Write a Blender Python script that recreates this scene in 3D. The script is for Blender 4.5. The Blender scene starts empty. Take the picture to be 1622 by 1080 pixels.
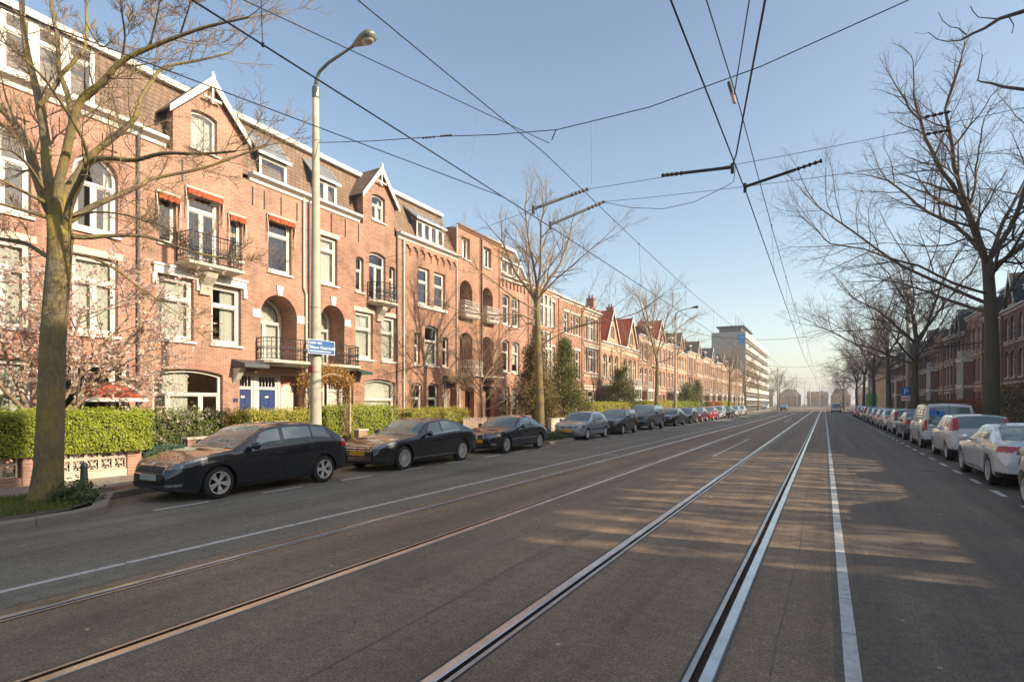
import bpy, math, random
import numpy as np
from mathutils import Vector, Matrix
from mathutils.geometry import tessellate_polygon

random.seed(7); np.random.seed(7)
R = math.radians
scene = bpy.context.scene
COL = scene.collection

# ------------------------------------------------------------------ camera
F_PX, VP_X, HOR_Y, EYE = 890.0, 1306.0, 638.0, 1.85      # focal length (px of a 1622 px wide frame), vanishing point, eye height
TH = math.atan((VP_X - 811.0) / F_PX)
CT, ST = math.cos(TH), math.sin(TH)
cam_d = bpy.data.cameras.new('camera')
cam_d.sensor_width = 36.0
cam_d.lens = 36.0 * F_PX / 1622.0
cam_d.shift_y = (HOR_Y - 540.0) / 1622.0
cam_d.clip_start = 0.05
cam_d.clip_end = 6000
cam = bpy.data.objects.new('camera', cam_d)
COL.objects.link(cam)
cam.location = (0, 0, EYE)
cam.rotation_euler = (R(90), 0, TH)
scene.camera = cam

# ------------------------------------------------------------------ light
SUN_EL, SUN_AZ = R(26.0), R(7.0)          # elevation; azimuth measured from +X (across the street) towards +Y
world = bpy.data.worlds.new('World')
scene.world = world
world.use_nodes = True
wn = world.node_tree
wn.nodes.clear()
sky = wn.nodes.new('ShaderNodeTexSky')
sky.sky_type = 'NISHITA'
sky.sun_disc = False
sky.sun_elevation = SUN_EL
sky.sun_rotation = R(90) - SUN_AZ
sky.altitude = 0
sky.air_density = 1.0
sky.dust_density = 1.5
sky.ozone_density = 0.9
bg = wn.nodes.new('ShaderNodeBackground')
bg.inputs['Strength'].default_value = 0.125
wo = wn.nodes.new('ShaderNodeOutputWorld')
tint = wn.nodes.new('ShaderNodeMix')           # warm white balance of the whole sky
tint.data_type = 'RGBA'; tint.blend_type = 'MULTIPLY'; tint.inputs[0].default_value = 1.0
tint.inputs[7].default_value = (1.02, 0.965, 0.88, 1)
wn.links.new(sky.outputs[0], tint.inputs[6])
wn.links.new(tint.outputs[2], bg.inputs[0])
wn.links.new(bg.outputs[0], wo.inputs[0])

sun_d = bpy.data.lights.new('sun', 'SUN')
sun_d.energy = 3.8
sun_d.angle = R(0.53)
sun_d.color = (1.0, 0.87, 0.68)
sun = bpy.data.objects.new('sun', sun_d)
COL.objects.link(sun)
_dir = Vector((math.cos(SUN_EL) * math.cos(SUN_AZ), math.cos(SUN_EL) * math.sin(SUN_AZ), math.sin(SUN_EL)))
sun.rotation_euler = _dir.to_track_quat('Z', 'Y').to_euler()
sun.location = _dir * 80

vs = scene.view_settings
vs.view_transform = 'Standard'
vs.look = 'None'
vs.exposure = 1.06
vs.gamma = 1.0
vs.use_curve_mapping = False
scene.render.engine = 'CYCLES'
scene.cycles.use_denoising = True
scene.cycles.max_bounces = 8
scene.cycles.diffuse_bounces = 4
scene.cycles.glossy_bounces = 3
scene.cycles.transparent_max_bounces = 12
scene.cycles.blur_glossy = 1.0
scene.cycles.sample_clamp_indirect = 6.0

# ------------------------------------------------------------------ geometry helpers
class MB:
    """collects faces, becomes ONE mesh object"""
    def __init__(s):
        s.v = []; s.f = []; s.m = []
    def add(s, vs_, fs_, mi=0):
        o = len(s.v)
        s.v.extend(vs_)
        s.f.extend([tuple(i + o for i in f) for f in fs_])
        s.m.extend([mi] * len(fs_))
        return s
    def box(s, x0, x1, y0, y1, z0, z1, mi=0):
        return s.add([(x0,y0,z0),(x1,y0,z0),(x1,y1,z0),(x0,y1,z0),(x0,y0,z1),(x1,y0,z1),(x1,y1,z1),(x0,y1,z1)],
                     [(0,3,2,1),(4,5,6,7),(0,1,5,4),(1,2,6,5),(2,3,7,6),(3,0,4,7)], mi)
    def bbox(s, x0, x1, y0, y1, z0, z1, b=0.01, mi=0):
        """box with chamfered upright edges and top edge"""
        c = [(x0+b,y0),(x1-b,y0),(x1,y0+b),(x1,y1-b),(x1-b,y1),(x0+b,y1),(x0,y1-b),(x0,y0+b)]
        cx, cy = (x0+x1)/2, (y0+y1)/2
        kx = max(0.01, (abs(x1-x0)-2*b)/abs(x1-x0)); ky = max(0.01, (abs(y1-y0)-2*b)/abs(y1-y0))
        t = [(cx+(p[0]-cx)*kx, cy+(p[1]-cy)*ky) for p in c]
        vv = [(p[0],p[1],z0) for p in c] + [(p[0],p[1],z1-b) for p in c] + [(p[0],p[1],z1) for p in t]
        ff = [tuple(reversed(range(8))), tuple(range(16,24))]
        for k in range(8):
            n = (k+1) % 8
            ff += [(k,n,8+n,8+k), (8+k,8+n,16+n,16+k)]
        return s.add(vv, ff, mi)
    def quad(s, a, b, c, d, mi=0):
        return s.add([a,b,c,d], [(0,1,2,3)], mi)
    def tube(s, pts, rad, n=6, mi=0, cap=True):
        pts = [Vector(p) for p in pts]
        if not hasattr(rad, '__len__'): rad = [rad] * len(pts)
        o = len(s.v)
        t0 = (pts[1] - pts[0]).normalized()
        a = t0.orthogonal().normalized()
        for i, p in enumerate(pts):
            t = (pts[min(i+1, len(pts)-1)] - pts[max(i-1, 0)])
            if t.length < 1e-9: t = t0.copy()
            t.normalize()
            a = (a - t * a.dot(t))
            if a.length < 1e-6: a = t.orthogonal()
            a.normalize()
            b = t.cross(a)
            r = rad[i]
            for k in range(n):
                an = 2 * math.pi * k / n
                q = p + a * (math.cos(an) * r) + b * (math.sin(an) * r)
                s.v.append((q.x, q.y, q.z))
        cnt = 0
        for i in range(len(pts) - 1):
            for k in range(n):
                k2 = (k + 1) % n
                s.f.append((o+i*n+k, o+i*n+k2, o+(i+1)*n+k2, o+(i+1)*n+k)); cnt += 1
        if cap and n > 2:
            s.f.append(tuple(o + k for k in reversed(range(n))))
            s.f.append(tuple(o + (len(pts)-1)*n + k for k in range(n))); cnt += 2
        s.m.extend([mi] * cnt)
        return s
    def lathe(s, prof, n=24, axis='z', c=(0,0,0), mi=0):
        """prof: list of (r, h)"""
        o = len(s.v)
        for r, h in prof:
            for k in range(n):
                a = 2*math.pi*k/n
                p = (r*math.cos(a), r*math.sin(a), h)
                if axis == 'x': p = (h, r*math.cos(a), r*math.sin(a))
                s.v.append((p[0]+c[0], p[1]+c[1], p[2]+c[2]))
        cnt = 0
        for i in range(len(prof)-1):
            for k in range(n):
                k2 = (k+1) % n
                s.f.append((o+i*n+k, o+i*n+k2, o+(i+1)*n+k2, o+(i+1)*n+k)); cnt += 1
        s.m.extend([mi]*cnt)
        return s
    def poly(s, loops, y0, y1, mi=0, back=True):
        """loops of (x, z), the first the outline, the rest holes, extruded from y0 to y1"""
        L = [[Vector((p[0], p[1], 0)) for p in lp] for lp in loops]
        flat = [p for lp in loops for p in lp]
        tris = tessellate_polygon(L)
        n = len(flat)
        vv = [(p[0], y0, p[1]) for p in flat] + [(p[0], y1, p[1]) for p in flat]
        ff = [tuple(t) for t in tris]
        if back: ff += [tuple(i + n for i in reversed(t)) for t in tris]
        o = 0
        for lp in loops:
            m = len(lp)
            for k in range(m):
                a, b = o + k, o + (k+1) % m
                ff.append((a, b, b + n, a + n))
            o += m
        return s.add(vv, ff, mi)
    def ring(s, A, B, y0, y1, mi=0):
        """frame between two outlines (x, z) of the same length"""
        n = len(A)
        vv = [(p[0],y0,p[1]) for p in A] + [(p[0],y0,p[1]) for p in B] + [(p[0],y1,p[1]) for p in B]
        ff = []
        for k in range(n):
            k2 = (k+1) % n
            ff += [(k,k2,n+k2,n+k), (n+k,n+k2,2*n+k2,2*n+k)]
        return s.add(vv, ff, mi)
    def prof(s, pr, x0, x1, mi=0):
        """closed profile of (y, z) extruded along x"""
        n = len(pr)
        vv = [(x0,p[0],p[1]) for p in pr] + [(x1,p[0],p[1]) for p in pr]
        ff = [(k,(k+1)%n,n+(k+1)%n,n+k) for k in range(n)]
        ff += [tuple(reversed(range(n))), tuple(range(n,2*n))]
        return s.add(vv, ff, mi)
    def build(s, name, mats, parent=None, smooth=False, loc=None):
        me = bpy.data.meshes.new(name)
        me.from_pydata(s.v, [], s.f)
        if not isinstance(mats, (list, tuple)): mats = [mats]
        for m in mats: me.materials.append(m)
        if len(mats) > 1: me.polygons.foreach_set('material_index', s.m)
        if smooth: me.polygons.foreach_set('use_smooth', [True]*len(me.polygons))
        me.update()
        return link(name, me, parent, loc)

def link(name, me, parent=None, loc=None):
    o = bpy.data.objects.new(name, me)
    COL.objects.link(o)
    if parent is not None: o.parent = parent
    if loc is not None: o.location = loc
    return o

def tag(o, label, cat, group=None):
    o['label'] = label; o['category'] = cat
    if group: o['group'] = group
    return o

def thing(name, label, cat, loc=(0,0,0), rz=0.0, group=None):
    o = bpy.data.objects.new(name, None)
    COL.objects.link(o)
    o.location = loc; o.rotation_euler = (0, 0, rz)
    o.empty_display_size = 0.2
    return tag(o, label, cat, group)

def struct(o):
    o['kind'] = 'structure'
    return o

def stuff(o):
    o['kind'] = 'stuff'
    return o

def copy_tree(o, parent=None):
    c = o.copy()
    COL.objects.link(c)
    c.parent = parent
    for ch in list(o.children): copy_tree(ch, c)
    return c

def quads_object(name, P, mat, parent=None, tri=False):
    """P: (N, k, 3) array of free faces -> one mesh object"""
    N, k = P.shape[0], P.shape[1]
    me = bpy.data.meshes.new(name)
    me.vertices.add(N*k)
    me.vertices.foreach_set('co', np.ascontiguousarray(P, dtype=np.float32).ravel())
    me.loops.add(N*k)
    me.loops.foreach_set('vertex_index', np.arange(N*k, dtype=np.int32))
    me.polygons.add(N)
    me.polygons.foreach_set('loop_start', np.arange(0, N*k, k, dtype=np.int32))
    me.polygons.foreach_set('loop_total', np.full(N, k, dtype=np.int32))
    me.materials.append(mat)
    me.update()
    me.validate()
    return link(name, me, parent)

def leaves(centers, size, flat=0.0, aspect=0.5, rng=None, face=None):
    """leaf-shaped quads (N,4,3) with random orientation; flat>0 turns them to face up"""
    rng = rng or np.random
    N = len(centers)
    a = rng.normal(size=(N,3)); a[:,2] *= (1-flat)
    a /= np.linalg.norm(a, axis=1, keepdims=True) + 1e-9
    if face is not None:                    # leaves of a clipped face lie roughly in it
        nv = face + rng.normal(0, 0.45, size=(N,3)); nv /= np.linalg.norm(nv, axis=1, keepdims=True) + 1e-9
        a = a - nv*np.sum(a*nv, axis=1, keepdims=True); a /= np.linalg.norm(a, axis=1, keepdims=True) + 1e-9
        b = np.cross(nv, a)
    else: b = rng.normal(size=(N,3))
    b -= a * np.sum(a*b, axis=1, keepdims=True)
    b /= np.linalg.norm(b, axis=1, keepdims=True) + 1e-9
    s = size * rng.uniform(0.6, 1.4, size=(N,1))
    c = np.asarray(centers)
    return np.stack([c - a*s*0.5, c + b*s*aspect*0.5, c + a*s*0.5, c - b*s*aspect*0.5], axis=1)

def unproj(x, y, d):
    """point at depth d along the line through photo position (x, y)"""
    l = (x - 811.0) / F_PX * d
    return Vector((-ST*d + CT*l, CT*d + ST*l, EYE + (HOR_Y - y) * d / F_PX))

def on_ground(x, y, z=0.0):
    d = F_PX * (EYE - z) / (y - HOR_Y)
    return unproj(x, y, d)

def on_plane(x, y, X):
    return unproj(x, y, X * (F_PX / CT) / (x - VP_X))

# ------------------------------------------------------------------ materials
MATS = {}
def _new(name):
    m = bpy.data.materials.new(name)
    m.use_nodes = True
    nt = m.node_tree
    b = nt.nodes['Principled BSDF']
    MATS[name] = m
    return m, nt, b

def _n(nt, t, **kw):
    n = nt.nodes.new(t)
    for k, v in kw.items():
        if k in n.inputs: n.inputs[k].default_value = v
        else: setattr(n, k, v)
    return n

def _coord(nt, out='Object'):
    return nt.nodes.new('ShaderNodeTexCoord').outputs[out]

def _ramp(nt, fac, stops):
    r = nt.nodes.new('ShaderNodeValToRGB')
    el = r.color_ramp.elements
    while len(el) < len(stops): el.new(0.5)
    for e, (p, c) in zip(el, stops):
        e.position = p; e.color = (*c, 1)
    nt.links.new(fac, r.inputs[0])
    return r.outputs[0]

def _mix(nt, fac, a, b, mode='MIX'):
    m = nt.nodes.new('ShaderNodeMix')
    m.data_type = 'RGBA'; m.blend_type = mode
    for sock, v in ((m.inputs[0], fac), (m.inputs[6], a), (m.inputs[7], b)):
        if isinstance(v, (int, float)): sock.default_value = v
        elif isinstance(v, (tuple, list)): sock.default_value = (*v[:3], 1)
        else: nt.links.new(v, sock)
    return m.outputs[2]

def _bump(nt, b, h, strength, dist=0.02):
    bn = _n(nt, 'ShaderNodeBump', Strength=strength, Distance=dist)
    nt.links.new(h, bn.inputs['Height'])
    nt.links.new(bn.outputs[0], b.inputs['Normal'])

def plain(name, col, rough=0.6, var=0.15, scale=6.0, metal=0.0, bump=0.0, coat=0.0, spec=0.5, dirt=0.0, wear=None):
    """base colour with uneven tone, optional fine relief and grime"""
    if name in MATS: return MATS[name]
    m, nt, b = _new(name)
    b.inputs['Roughness'].default_value = rough
    b.inputs['Metallic'].default_value = metal
    b.inputs['Specular IOR Level'].default_value = spec
    b.inputs['Coat Weight'].default_value = coat
    b.inputs['Coat Roughness'].default_value = 0.04
    co = _coord(nt)
    nz = _n(nt, 'ShaderNodeTexNoise', Scale=scale, Detail=6.0, Roughness=0.65)
    nt.links.new(co, nz.inputs['Vector'])
    lo = tuple(max(0, c*(1-var)) for c in col); hi = tuple(min(1, c*(1+var)) for c in col)
    c = _ramp(nt, nz.outputs[0], [(0.3, lo), (0.7, hi)])
    if dirt > 0:
        n2 = _n(nt, 'ShaderNodeTexNoise', Scale=1.3, Detail=8.0, Roughness=0.7)
        nt.links.new(co, n2.inputs['Vector'])
        f = _ramp(nt, n2.outputs[0], [(0.45, (0,0,0)), (0.75, (dirt,)*3)])
        c = _mix(nt, f, c, tuple(x*0.45 for x in col))
    nt.links.new(c, b.inputs['Base Color'])
    if bump > 0: _bump(nt, b, nz.outputs[0], bump, 0.01)
    return m

def brick_mat(name, c1, c2, mortar, bw=0.22, bh=0.068, mort=0.010, tone=0.35, bump=0.5):
    if name in MATS: return MATS[name]
    m, nt, b = _new(name)
    b.inputs['Roughness'].default_value = 0.85
    co = _coord(nt)
    sp = nt.nodes.new('ShaderNodeSeparateXYZ'); nt.links.new(co, sp.inputs[0])
    ad = _n(nt, 'ShaderNodeMath', operation='ADD')
    nt.links.new(sp.outputs[0], ad.inputs[0]); nt.links.new(sp.outputs[1], ad.inputs[1])
    cb = nt.nodes.new('ShaderNodeCombineXYZ')
    nt.links.new(ad.outputs[0], cb.inputs[0]); nt.links.new(sp.outputs[2], cb.inputs[1])
    br = nt.nodes.new('ShaderNodeTexBrick')
    br.inputs['Scale'].default_value = 1.0
    br.inputs['Color1'].default_value = (*c1, 1)
    br.inputs['Color2'].default_value = (*c2, 1)
    br.inputs['Mortar'].default_value = (*mortar, 1)
    br.inputs['Mortar Size'].default_value = mort
    br.inputs['Mortar Smooth'].default_value = 0.1
    br.inputs['Bias'].default_value = 0.0
    br.inputs['Brick Width'].default_value = bw
    br.inputs['Row Height'].default_value = bh
    nt.links.new(cb.outputs[0], br.inputs['Vector'])
    nz = _n(nt, 'ShaderNodeTexNoise', Scale=0.9, Detail=7.0, Roughness=0.7)
    nt.links.new(co, nz.inputs['Vector'])
    tn = _ramp(nt, nz.outputs[0], [(0.28, (1-tone,)*3), (0.5, (1,1,1)), (0.75, (1+tone*0.35,)*3)])
    c = _mix(nt, 1.0, br.outputs[0], tn, 'MULTIPLY')
    # streaks of grime running down
    mp = _n(nt, 'ShaderNodeMapping'); mp.inputs['Scale'].default_value = (2.2, 2.2, 0.25)
    nt.links.new(co, mp.inputs[0])
    n3 = _n(nt, 'ShaderNodeTexNoise', Scale=1.6, Detail=5.0)
    nt.links.new(mp.outputs[0], n3.inputs['Vector'])
    st = _ramp(nt, n3.outputs[0], [(0.5, (1,1,1)), (0.8, (0.72,0.70,0.68))])
    c = _mix(nt, 0.8, c, st, 'MULTIPLY')
    nt.links.new(c, b.inputs['Base Color'])
    _bump(nt, b, br.outputs['Fac'], -bump, 0.008)
    return m

def leaf_mat(name, cols, rough=0.55, trans=0.25):
    """leaf colour picked per leaf"""
    if name in MATS: return MATS[name]
    m, nt, b = _new(name)
    b.inputs['Roughness'].default_value = rough
    g = nt.nodes.new('ShaderNodeNewGeometry')
    st = [(i/(len(cols)-1) if len(cols) > 1 else 0, c) for i, c in enumerate(cols)]
    c = _ramp(nt, g.outputs['Random Per Island'], st)
    nt.links.new(c, b.inputs['Base Color'])
    if trans > 0:
        tr = nt.nodes.new('ShaderNodeBsdfTranslucent')
        nt.links.new(c, tr.inputs[0])
        mx = _n(nt, 'ShaderNodeMixShader'); mx.inputs[0].default_value = trans
        out = nt.nodes['Material Output']
        nt.links.new(b.outputs[0], mx.inputs[1]); nt.links.new(tr.outputs[0], mx.inputs[2])
        nt.links.new(mx.outputs[0], out.inputs[0])
    return m

def glass_mat(name, tint=(0.85, 0.9, 0.9), refl=1.0, rough=0.01):
    if name in MATS: return MATS[name]
    m, nt, b = _new(name)
    nt.nodes.remove(b)
    out = nt.nodes['Material Output']
    tr = nt.nodes.new('ShaderNodeBsdfTransparent'); tr.inputs[0].default_value = (*tint, 1)
    gl = nt.nodes.new('ShaderNodeBsdfGlossy'); gl.inputs['Roughness'].default_value = rough
    gl.inputs['Color'].default_value = (0.95, 0.97, 1, 1)
    fr = nt.nodes.new('ShaderNodeFresnel'); fr.inputs[0].default_value = 1.75
    ml = _n(nt, 'ShaderNodeMath', operation='MULTIPLY'); ml.inputs[1].default_value = refl
    ml.use_clamp = True
    nt.links.new(fr.outputs[0], ml.inputs[0])
    mx = nt.nodes.new('ShaderNodeMixShader')
    nt.links.new(ml.outputs[0], mx.inputs[0]); nt.links.new(tr.outputs[0], mx.inputs[1]); nt.links.new(gl.outputs[0], mx.inputs[2])
    nt.links.new(mx.outputs[0], out.inputs[0])
    return m

def asphalt_mat(name, col, worn=0.0, fine=0.45):
    if name in MATS: return MATS[name]
    m, nt, b = _new(name)
    co = _coord(nt)
    b.inputs['Specular IOR Level'].default_value = 0.35
    n1 = _n(nt, 'ShaderNodeTexNoise', Scale=0.45, Detail=8.0, Roughness=0.68); nt.links.new(co, n1.inputs['Vector'])
    mp = _n(nt, 'ShaderNodeMapping'); mp.inputs['Scale'].default_value = (2.3, 0.05, 1)
    nt.links.new(co, mp.inputs[0])
    n2 = _n(nt, 'ShaderNodeTexNoise', Scale=1.0, Detail=5.0, Roughness=0.6); nt.links.new(mp.outputs[0], n2.inputs['Vector'])
    n3 = _n(nt, 'ShaderNodeTexNoise', Scale=48.0, Detail=3.0, Roughness=0.85); nt.links.new(co, n3.inputs['Vector'])
    n4 = _n(nt, 'ShaderNodeTexNoise', Scale=9.0, Detail=6.0, Roughness=0.8); nt.links.new(co, n4.inputs['Vector'])
    c = _ramp(nt, n1.outputs[0], [(0.30, tuple(q*0.70 for q in col)), (0.5, tuple(col)), (0.68, tuple(q*1.28 for q in col))])
    # strips polished by tyres and darkened by drips, along the street
    t = _ramp(nt, n2.outputs[0], [(0.32, (0.72,0.71,0.70)), (0.5, (1,1,1)), (0.70, (1.22,1.20,1.17))])
    c = _mix(nt, 0.9, c, t, 'MULTIPLY')
    g = _ramp(nt, n3.outputs[0], [(0.36, (1-fine,)*3), (0.64, (1+fine,)*3)])
    c = _mix(nt, 1.0, c, g, 'MULTIPLY')
    g2 = _ramp(nt, n4.outputs[0], [(0.38, (0.80,)*3), (0.64, (1.18,)*3)])
    c = _mix(nt, 1.0, c, g2, 'MULTIPLY')
    # flattened chewing gum, bits of litter, drips of oil
    for sc, r0, r1, k in ((1.9, 0.030, 0.042, 2.6), (0.8, 0.020, 0.028, 3.0), (3.1, 0.035, 0.05, 0.5), (0.31, 0.03, 0.12, 0.62)):
        vo = _n(nt, 'ShaderNodeTexVoronoi', Scale=sc); nt.links.new(co, vo.inputs['Vector'])
        sp = _ramp(nt, vo.outputs['Distance'], [(r0, (1,1,1)), (r1, (0,0,0))])
        c = _mix(nt, sp, c, tuple(min(1, x*k) for x in col))
    nt.links.new(c, b.inputs['Base Color'])
    rr = _ramp(nt, n1.outputs[0], [(0.3, (0.62,)*3), (0.7, (0.88,)*3)])
    nt.links.new(rr, b.inputs['Roughness'])
    _bump(nt, b, n3.outputs[0], 0.5, 0.008)
    return m

def paint_mat(name, col, metal=0.0, rough=0.22, flake=0.0):
    if name in MATS: return MATS[name]
    m, nt, b = _new(name)
    b.inputs['Coat Weight'].default_value = 1.0
    b.inputs['Coat Roughness'].default_value = 0.03
    b.inputs['Roughness'].default_value = rough
    b.inputs['Metallic'].default_value = metal
    co = _coord(nt)
    nz = _n(nt, 'ShaderNodeTexNoise', Scale=2.5, Detail=6.0, Roughness=0.7); nt.links.new(co, nz.inputs['Vector'])
    # road dust, thicker in places
    c = _mix(nt, _ramp(nt, nz.outputs[0], [(0.45, (0,0,0)), (0.85, (0.035,)*3)]), tuple(col), (0.20, 0.17, 0.13))
    nt.links.new(c, b.inputs['Base Color'])
    rr = _ramp(nt, nz.outputs[0], [(0.35, (rough,)*3), (0.8, (rough+0.08,)*3)])
    nt.links.new(rr, b.inputs['Roughness'])
    return m

WHITE = plain('white_paint', (0.62, 0.58, 0.505), 0.45, 0.06, 3.0, dirt=0.25)
WHITE2 = plain('cream_paint', (0.58, 0.52, 0.42), 0.5, 0.08, 3.0, dirt=0.3)
STONE = plain('pale_stone', (0.56, 0.49, 0.38), 0.8, 0.18, 5.0, bump=0.2, dirt=0.5)
CONCRETE = plain('concrete', (0.40, 0.36, 0.29), 0.85, 0.18, 9.0, bump=0.2, dirt=0.5)
POLECON = plain('pole_concrete', (0.47, 0.42, 0.32), 0.85, 0.12, 7.0, bump=0.15, dirt=0.4)
IRON = plain('black_iron', (0.02, 0.02, 0.022), 0.5, 0.2, 20.0)
ZINC = plain('zinc', (0.22, 0.225, 0.23), 0.55, 0.2, 3.0, metal=0.3, dirt=0.4)
DARKZ = plain('dark_lead', (0.085, 0.085, 0.09), 0.6, 0.25, 3.0, dirt=0.3)
BLUEDOOR = plain('blue_door_paint', (0.03, 0.05, 0.15), 0.35, 0.12, 4.0)
GREENP = plain('green_paint', (0.02, 0.06, 0.04), 0.5, 0.2, 6.0)
ROOM = plain('room_wall', (0.42, 0.31, 0.20), 0.9, 0.35, 1.0)
CURTAIN = plain('white_curtain', (0.54, 0.50, 0.43), 0.85, 0.05, 4.0)
BLIND = plain('cream_blind', (0.58, 0.54, 0.45), 0.8, 0.05, 4.0)
GLASS = glass_mat('window_glass', refl=1.25)
BRICK_A = brick_mat('brick_salmon', (0.41, 0.20, 0.12), (0.27, 0.115, 0.07), (0.38, 0.29, 0.215))
BRICK_B = brick_mat('brick_orange', (0.40, 0.175, 0.092), (0.28, 0.11, 0.06), (0.36, 0.265, 0.19))
BRICK_A2 = brick_mat('brick_salmon_brown', (0.375, 0.175, 0.10), (0.235, 0.095, 0.058), (0.34, 0.255, 0.185), tone=0.45)
BRICK_A3 = brick_mat('brick_rose', (0.42, 0.19, 0.12), (0.30, 0.115, 0.075), (0.40, 0.31, 0.24), tone=0.42)
BRICK_C = brick_mat('brick_red', (0.39, 0.165, 0.095), (0.29, 0.115, 0.07), (0.32, 0.24, 0.18))
BRICK_D = brick_mat('brick_yellowish', (0.47, 0.27, 0.14), (0.38, 0.20, 0.10), (0.38, 0.30, 0.22))
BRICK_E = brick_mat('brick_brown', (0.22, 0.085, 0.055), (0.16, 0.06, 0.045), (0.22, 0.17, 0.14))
TILE_B = brick_mat('roof_tile_brown', (0.25, 0.165, 0.105), (0.19, 0.12, 0.08), (0.07, 0.05, 0.04), 0.22, 0.17, 0.014, 0.3, 0.9)
TILE_R = brick_mat('roof_tile_red', (0.44, 0.10, 0.045), (0.36, 0.08, 0.04), (0.12, 0.04, 0.03), 0.22, 0.17, 0.014, 0.25, 0.9)
TILE_G = brick_mat('roof_slate', (0.13, 0.12, 0.115), (0.10, 0.095, 0.09), (0.04, 0.04, 0.04), 0.2, 0.16, 0.012, 0.3, 0.9)
AWNING = plain('awning_cloth', (0.40, 0.085, 0.03), 0.85, 0.55, 9.0)

# ------------------------------------------------------------------ ground, road, tram track
Y0, Y1 = -14.0, 250.0
XKL, XKR = -12.2, 5.3                 # kerb faces, left and right
RAILS = [(-6.17, -1), (-4.62, 1), (-2.26, -1), (-0.74, 1)]    # gauge face, side on which the head lies

ASPH_L = asphalt_mat('asphalt_grey', (0.21, 0.185, 0.138))
ASPH_T = asphalt_mat('asphalt_track', (0.27, 0.185, 0.116))
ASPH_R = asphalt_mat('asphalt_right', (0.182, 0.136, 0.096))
FARGROUND = asphalt_mat('far_paving', (0.16, 0.13, 0.10))
PAVE = brick_mat('paving_tiles', (0.30, 0.24, 0.19), (0.25, 0.20, 0.16), (0.10, 0.08, 0.06), 0.3, 0.3, 0.008, 0.3, 0.4)
PAVE_RED = brick_mat('paving_brick_red', (0.28, 0.11, 0.075), (0.21, 0.08, 0.06), (0.09, 0.07, 0.06), 0.2, 0.07, 0.006, 0.3, 0.4)
TILE = plain('paving_tile', (0.30, 0.245, 0.19), 0.85, 0.22, 3.0, bump=0.2, dirt=0.4)
KERB = plain('kerb_concrete', (0.26, 0.225, 0.18), 0.85, 0.2, 5.0, bump=0.3, dirt=0.6)
SOIL = plain('garden_soil', (0.10, 0.075, 0.05), 0.95, 0.4, 6.0, bump=0.6)
STEEL = plain('rail_steel', (0.58, 0.56, 0.54), 0.24, 0.2, 2.0, metal=1.0)
STEELD = plain('rail_lip_steel', (0.50, 0.45, 0.40), 0.34, 0.25, 3.0, metal=0.85)
RUST = plain('groove_grime', (0.06, 0.035, 0.022), 0.9, 0.3, 5.0)
SEAL = plain('bitumen_seal', (0.075, 0.062, 0.05), 0.6, 0.45, 4.0)

def _roadpaint():
    m, nt, b = _new('road_paint')
    b.inputs['Roughness'].default_value = 0.7
    co = _coord(nt)
    nz = _n(nt, 'ShaderNodeTexNoise', Scale=7.0, Detail=9.0, Roughness=0.78); nt.links.new(co, nz.inputs['Vector'])
    c = _ramp(nt, nz.outputs[0], [(0.30, (0.20,0.17,0.14)), (0.42, (0.54,0.50,0.45)), (0.65, (0.72,0.69,0.63))])
    nt.links.new(c, b.inputs['Base Color'])
    return m
PAINT = _roadpaint()

g = MB(); S = 2500
g.quad((-S,-S,-0.06),(S,-S,-0.06),(S,S,-0.06),(-S,S,-0.06))
struct(g.build('ground', FARGROUND))

def sheet(name, x0, x1, y0, y1, z, mat):
    return struct(MB().quad((x0,y0,z),(x1,y0,z),(x1,y1,z),(x0,y1,z)).build(name, mat))
sheet('road', XKL - 0.02, -6.45, Y0, Y1, 0, ASPH_L)
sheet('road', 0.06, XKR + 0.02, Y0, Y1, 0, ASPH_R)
tb = MB()
edges = [-6.45]
for gx, sd in RAILS:
    edges += [gx - 0.075, gx + 0.075] if False else ([gx - 0.115, gx + 0.112] if sd < 0 else [gx - 0.112, gx + 0.115])
edges.append(0.06)
for k in range(0, len(edges), 2):
    tb.quad((edges[k],Y0,0),(edges[k+1],Y0,0),(edges[k+1],Y1,0),(edges[k],Y1,0))
struct(tb.build('track_bed', ASPH_T))
for gx, sd in RAILS:
    # grooved rail: sealing strip, head, groove, lip
    m = MB()
    def X(a): return gx + sd * a
    def strip(a, b, za, zb, mi):
        m.quad((X(a),Y0,za),(X(b),Y0,zb),(X(b),Y1,zb),(X(a),Y1,za), mi)
    strip(0.115, 0.092, 0.0, -0.002, 3)
    strip(0.092, 0.085, -0.002, 0.003, 1)
    strip(0.085, 0.010, 0.003, 0.006, 0)
    strip(0.010, 0.0, 0.006, -0.002, 0)
    strip(0.0, -0.003, -0.002, -0.030, 2)
    strip(-0.003, -0.046, -0.030, -0.030, 2)
    strip(-0.046, -0.050, -0.030, 0.001, 2)
    strip(-0.050, -0.088, 0.003, 0.003, 1)
    strip(-0.088, -0.112, -0.002, 0.0, 3)
    struct(m.build('tram_rail', [STEEL, STEELD, RUST, SEAL]))

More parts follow.
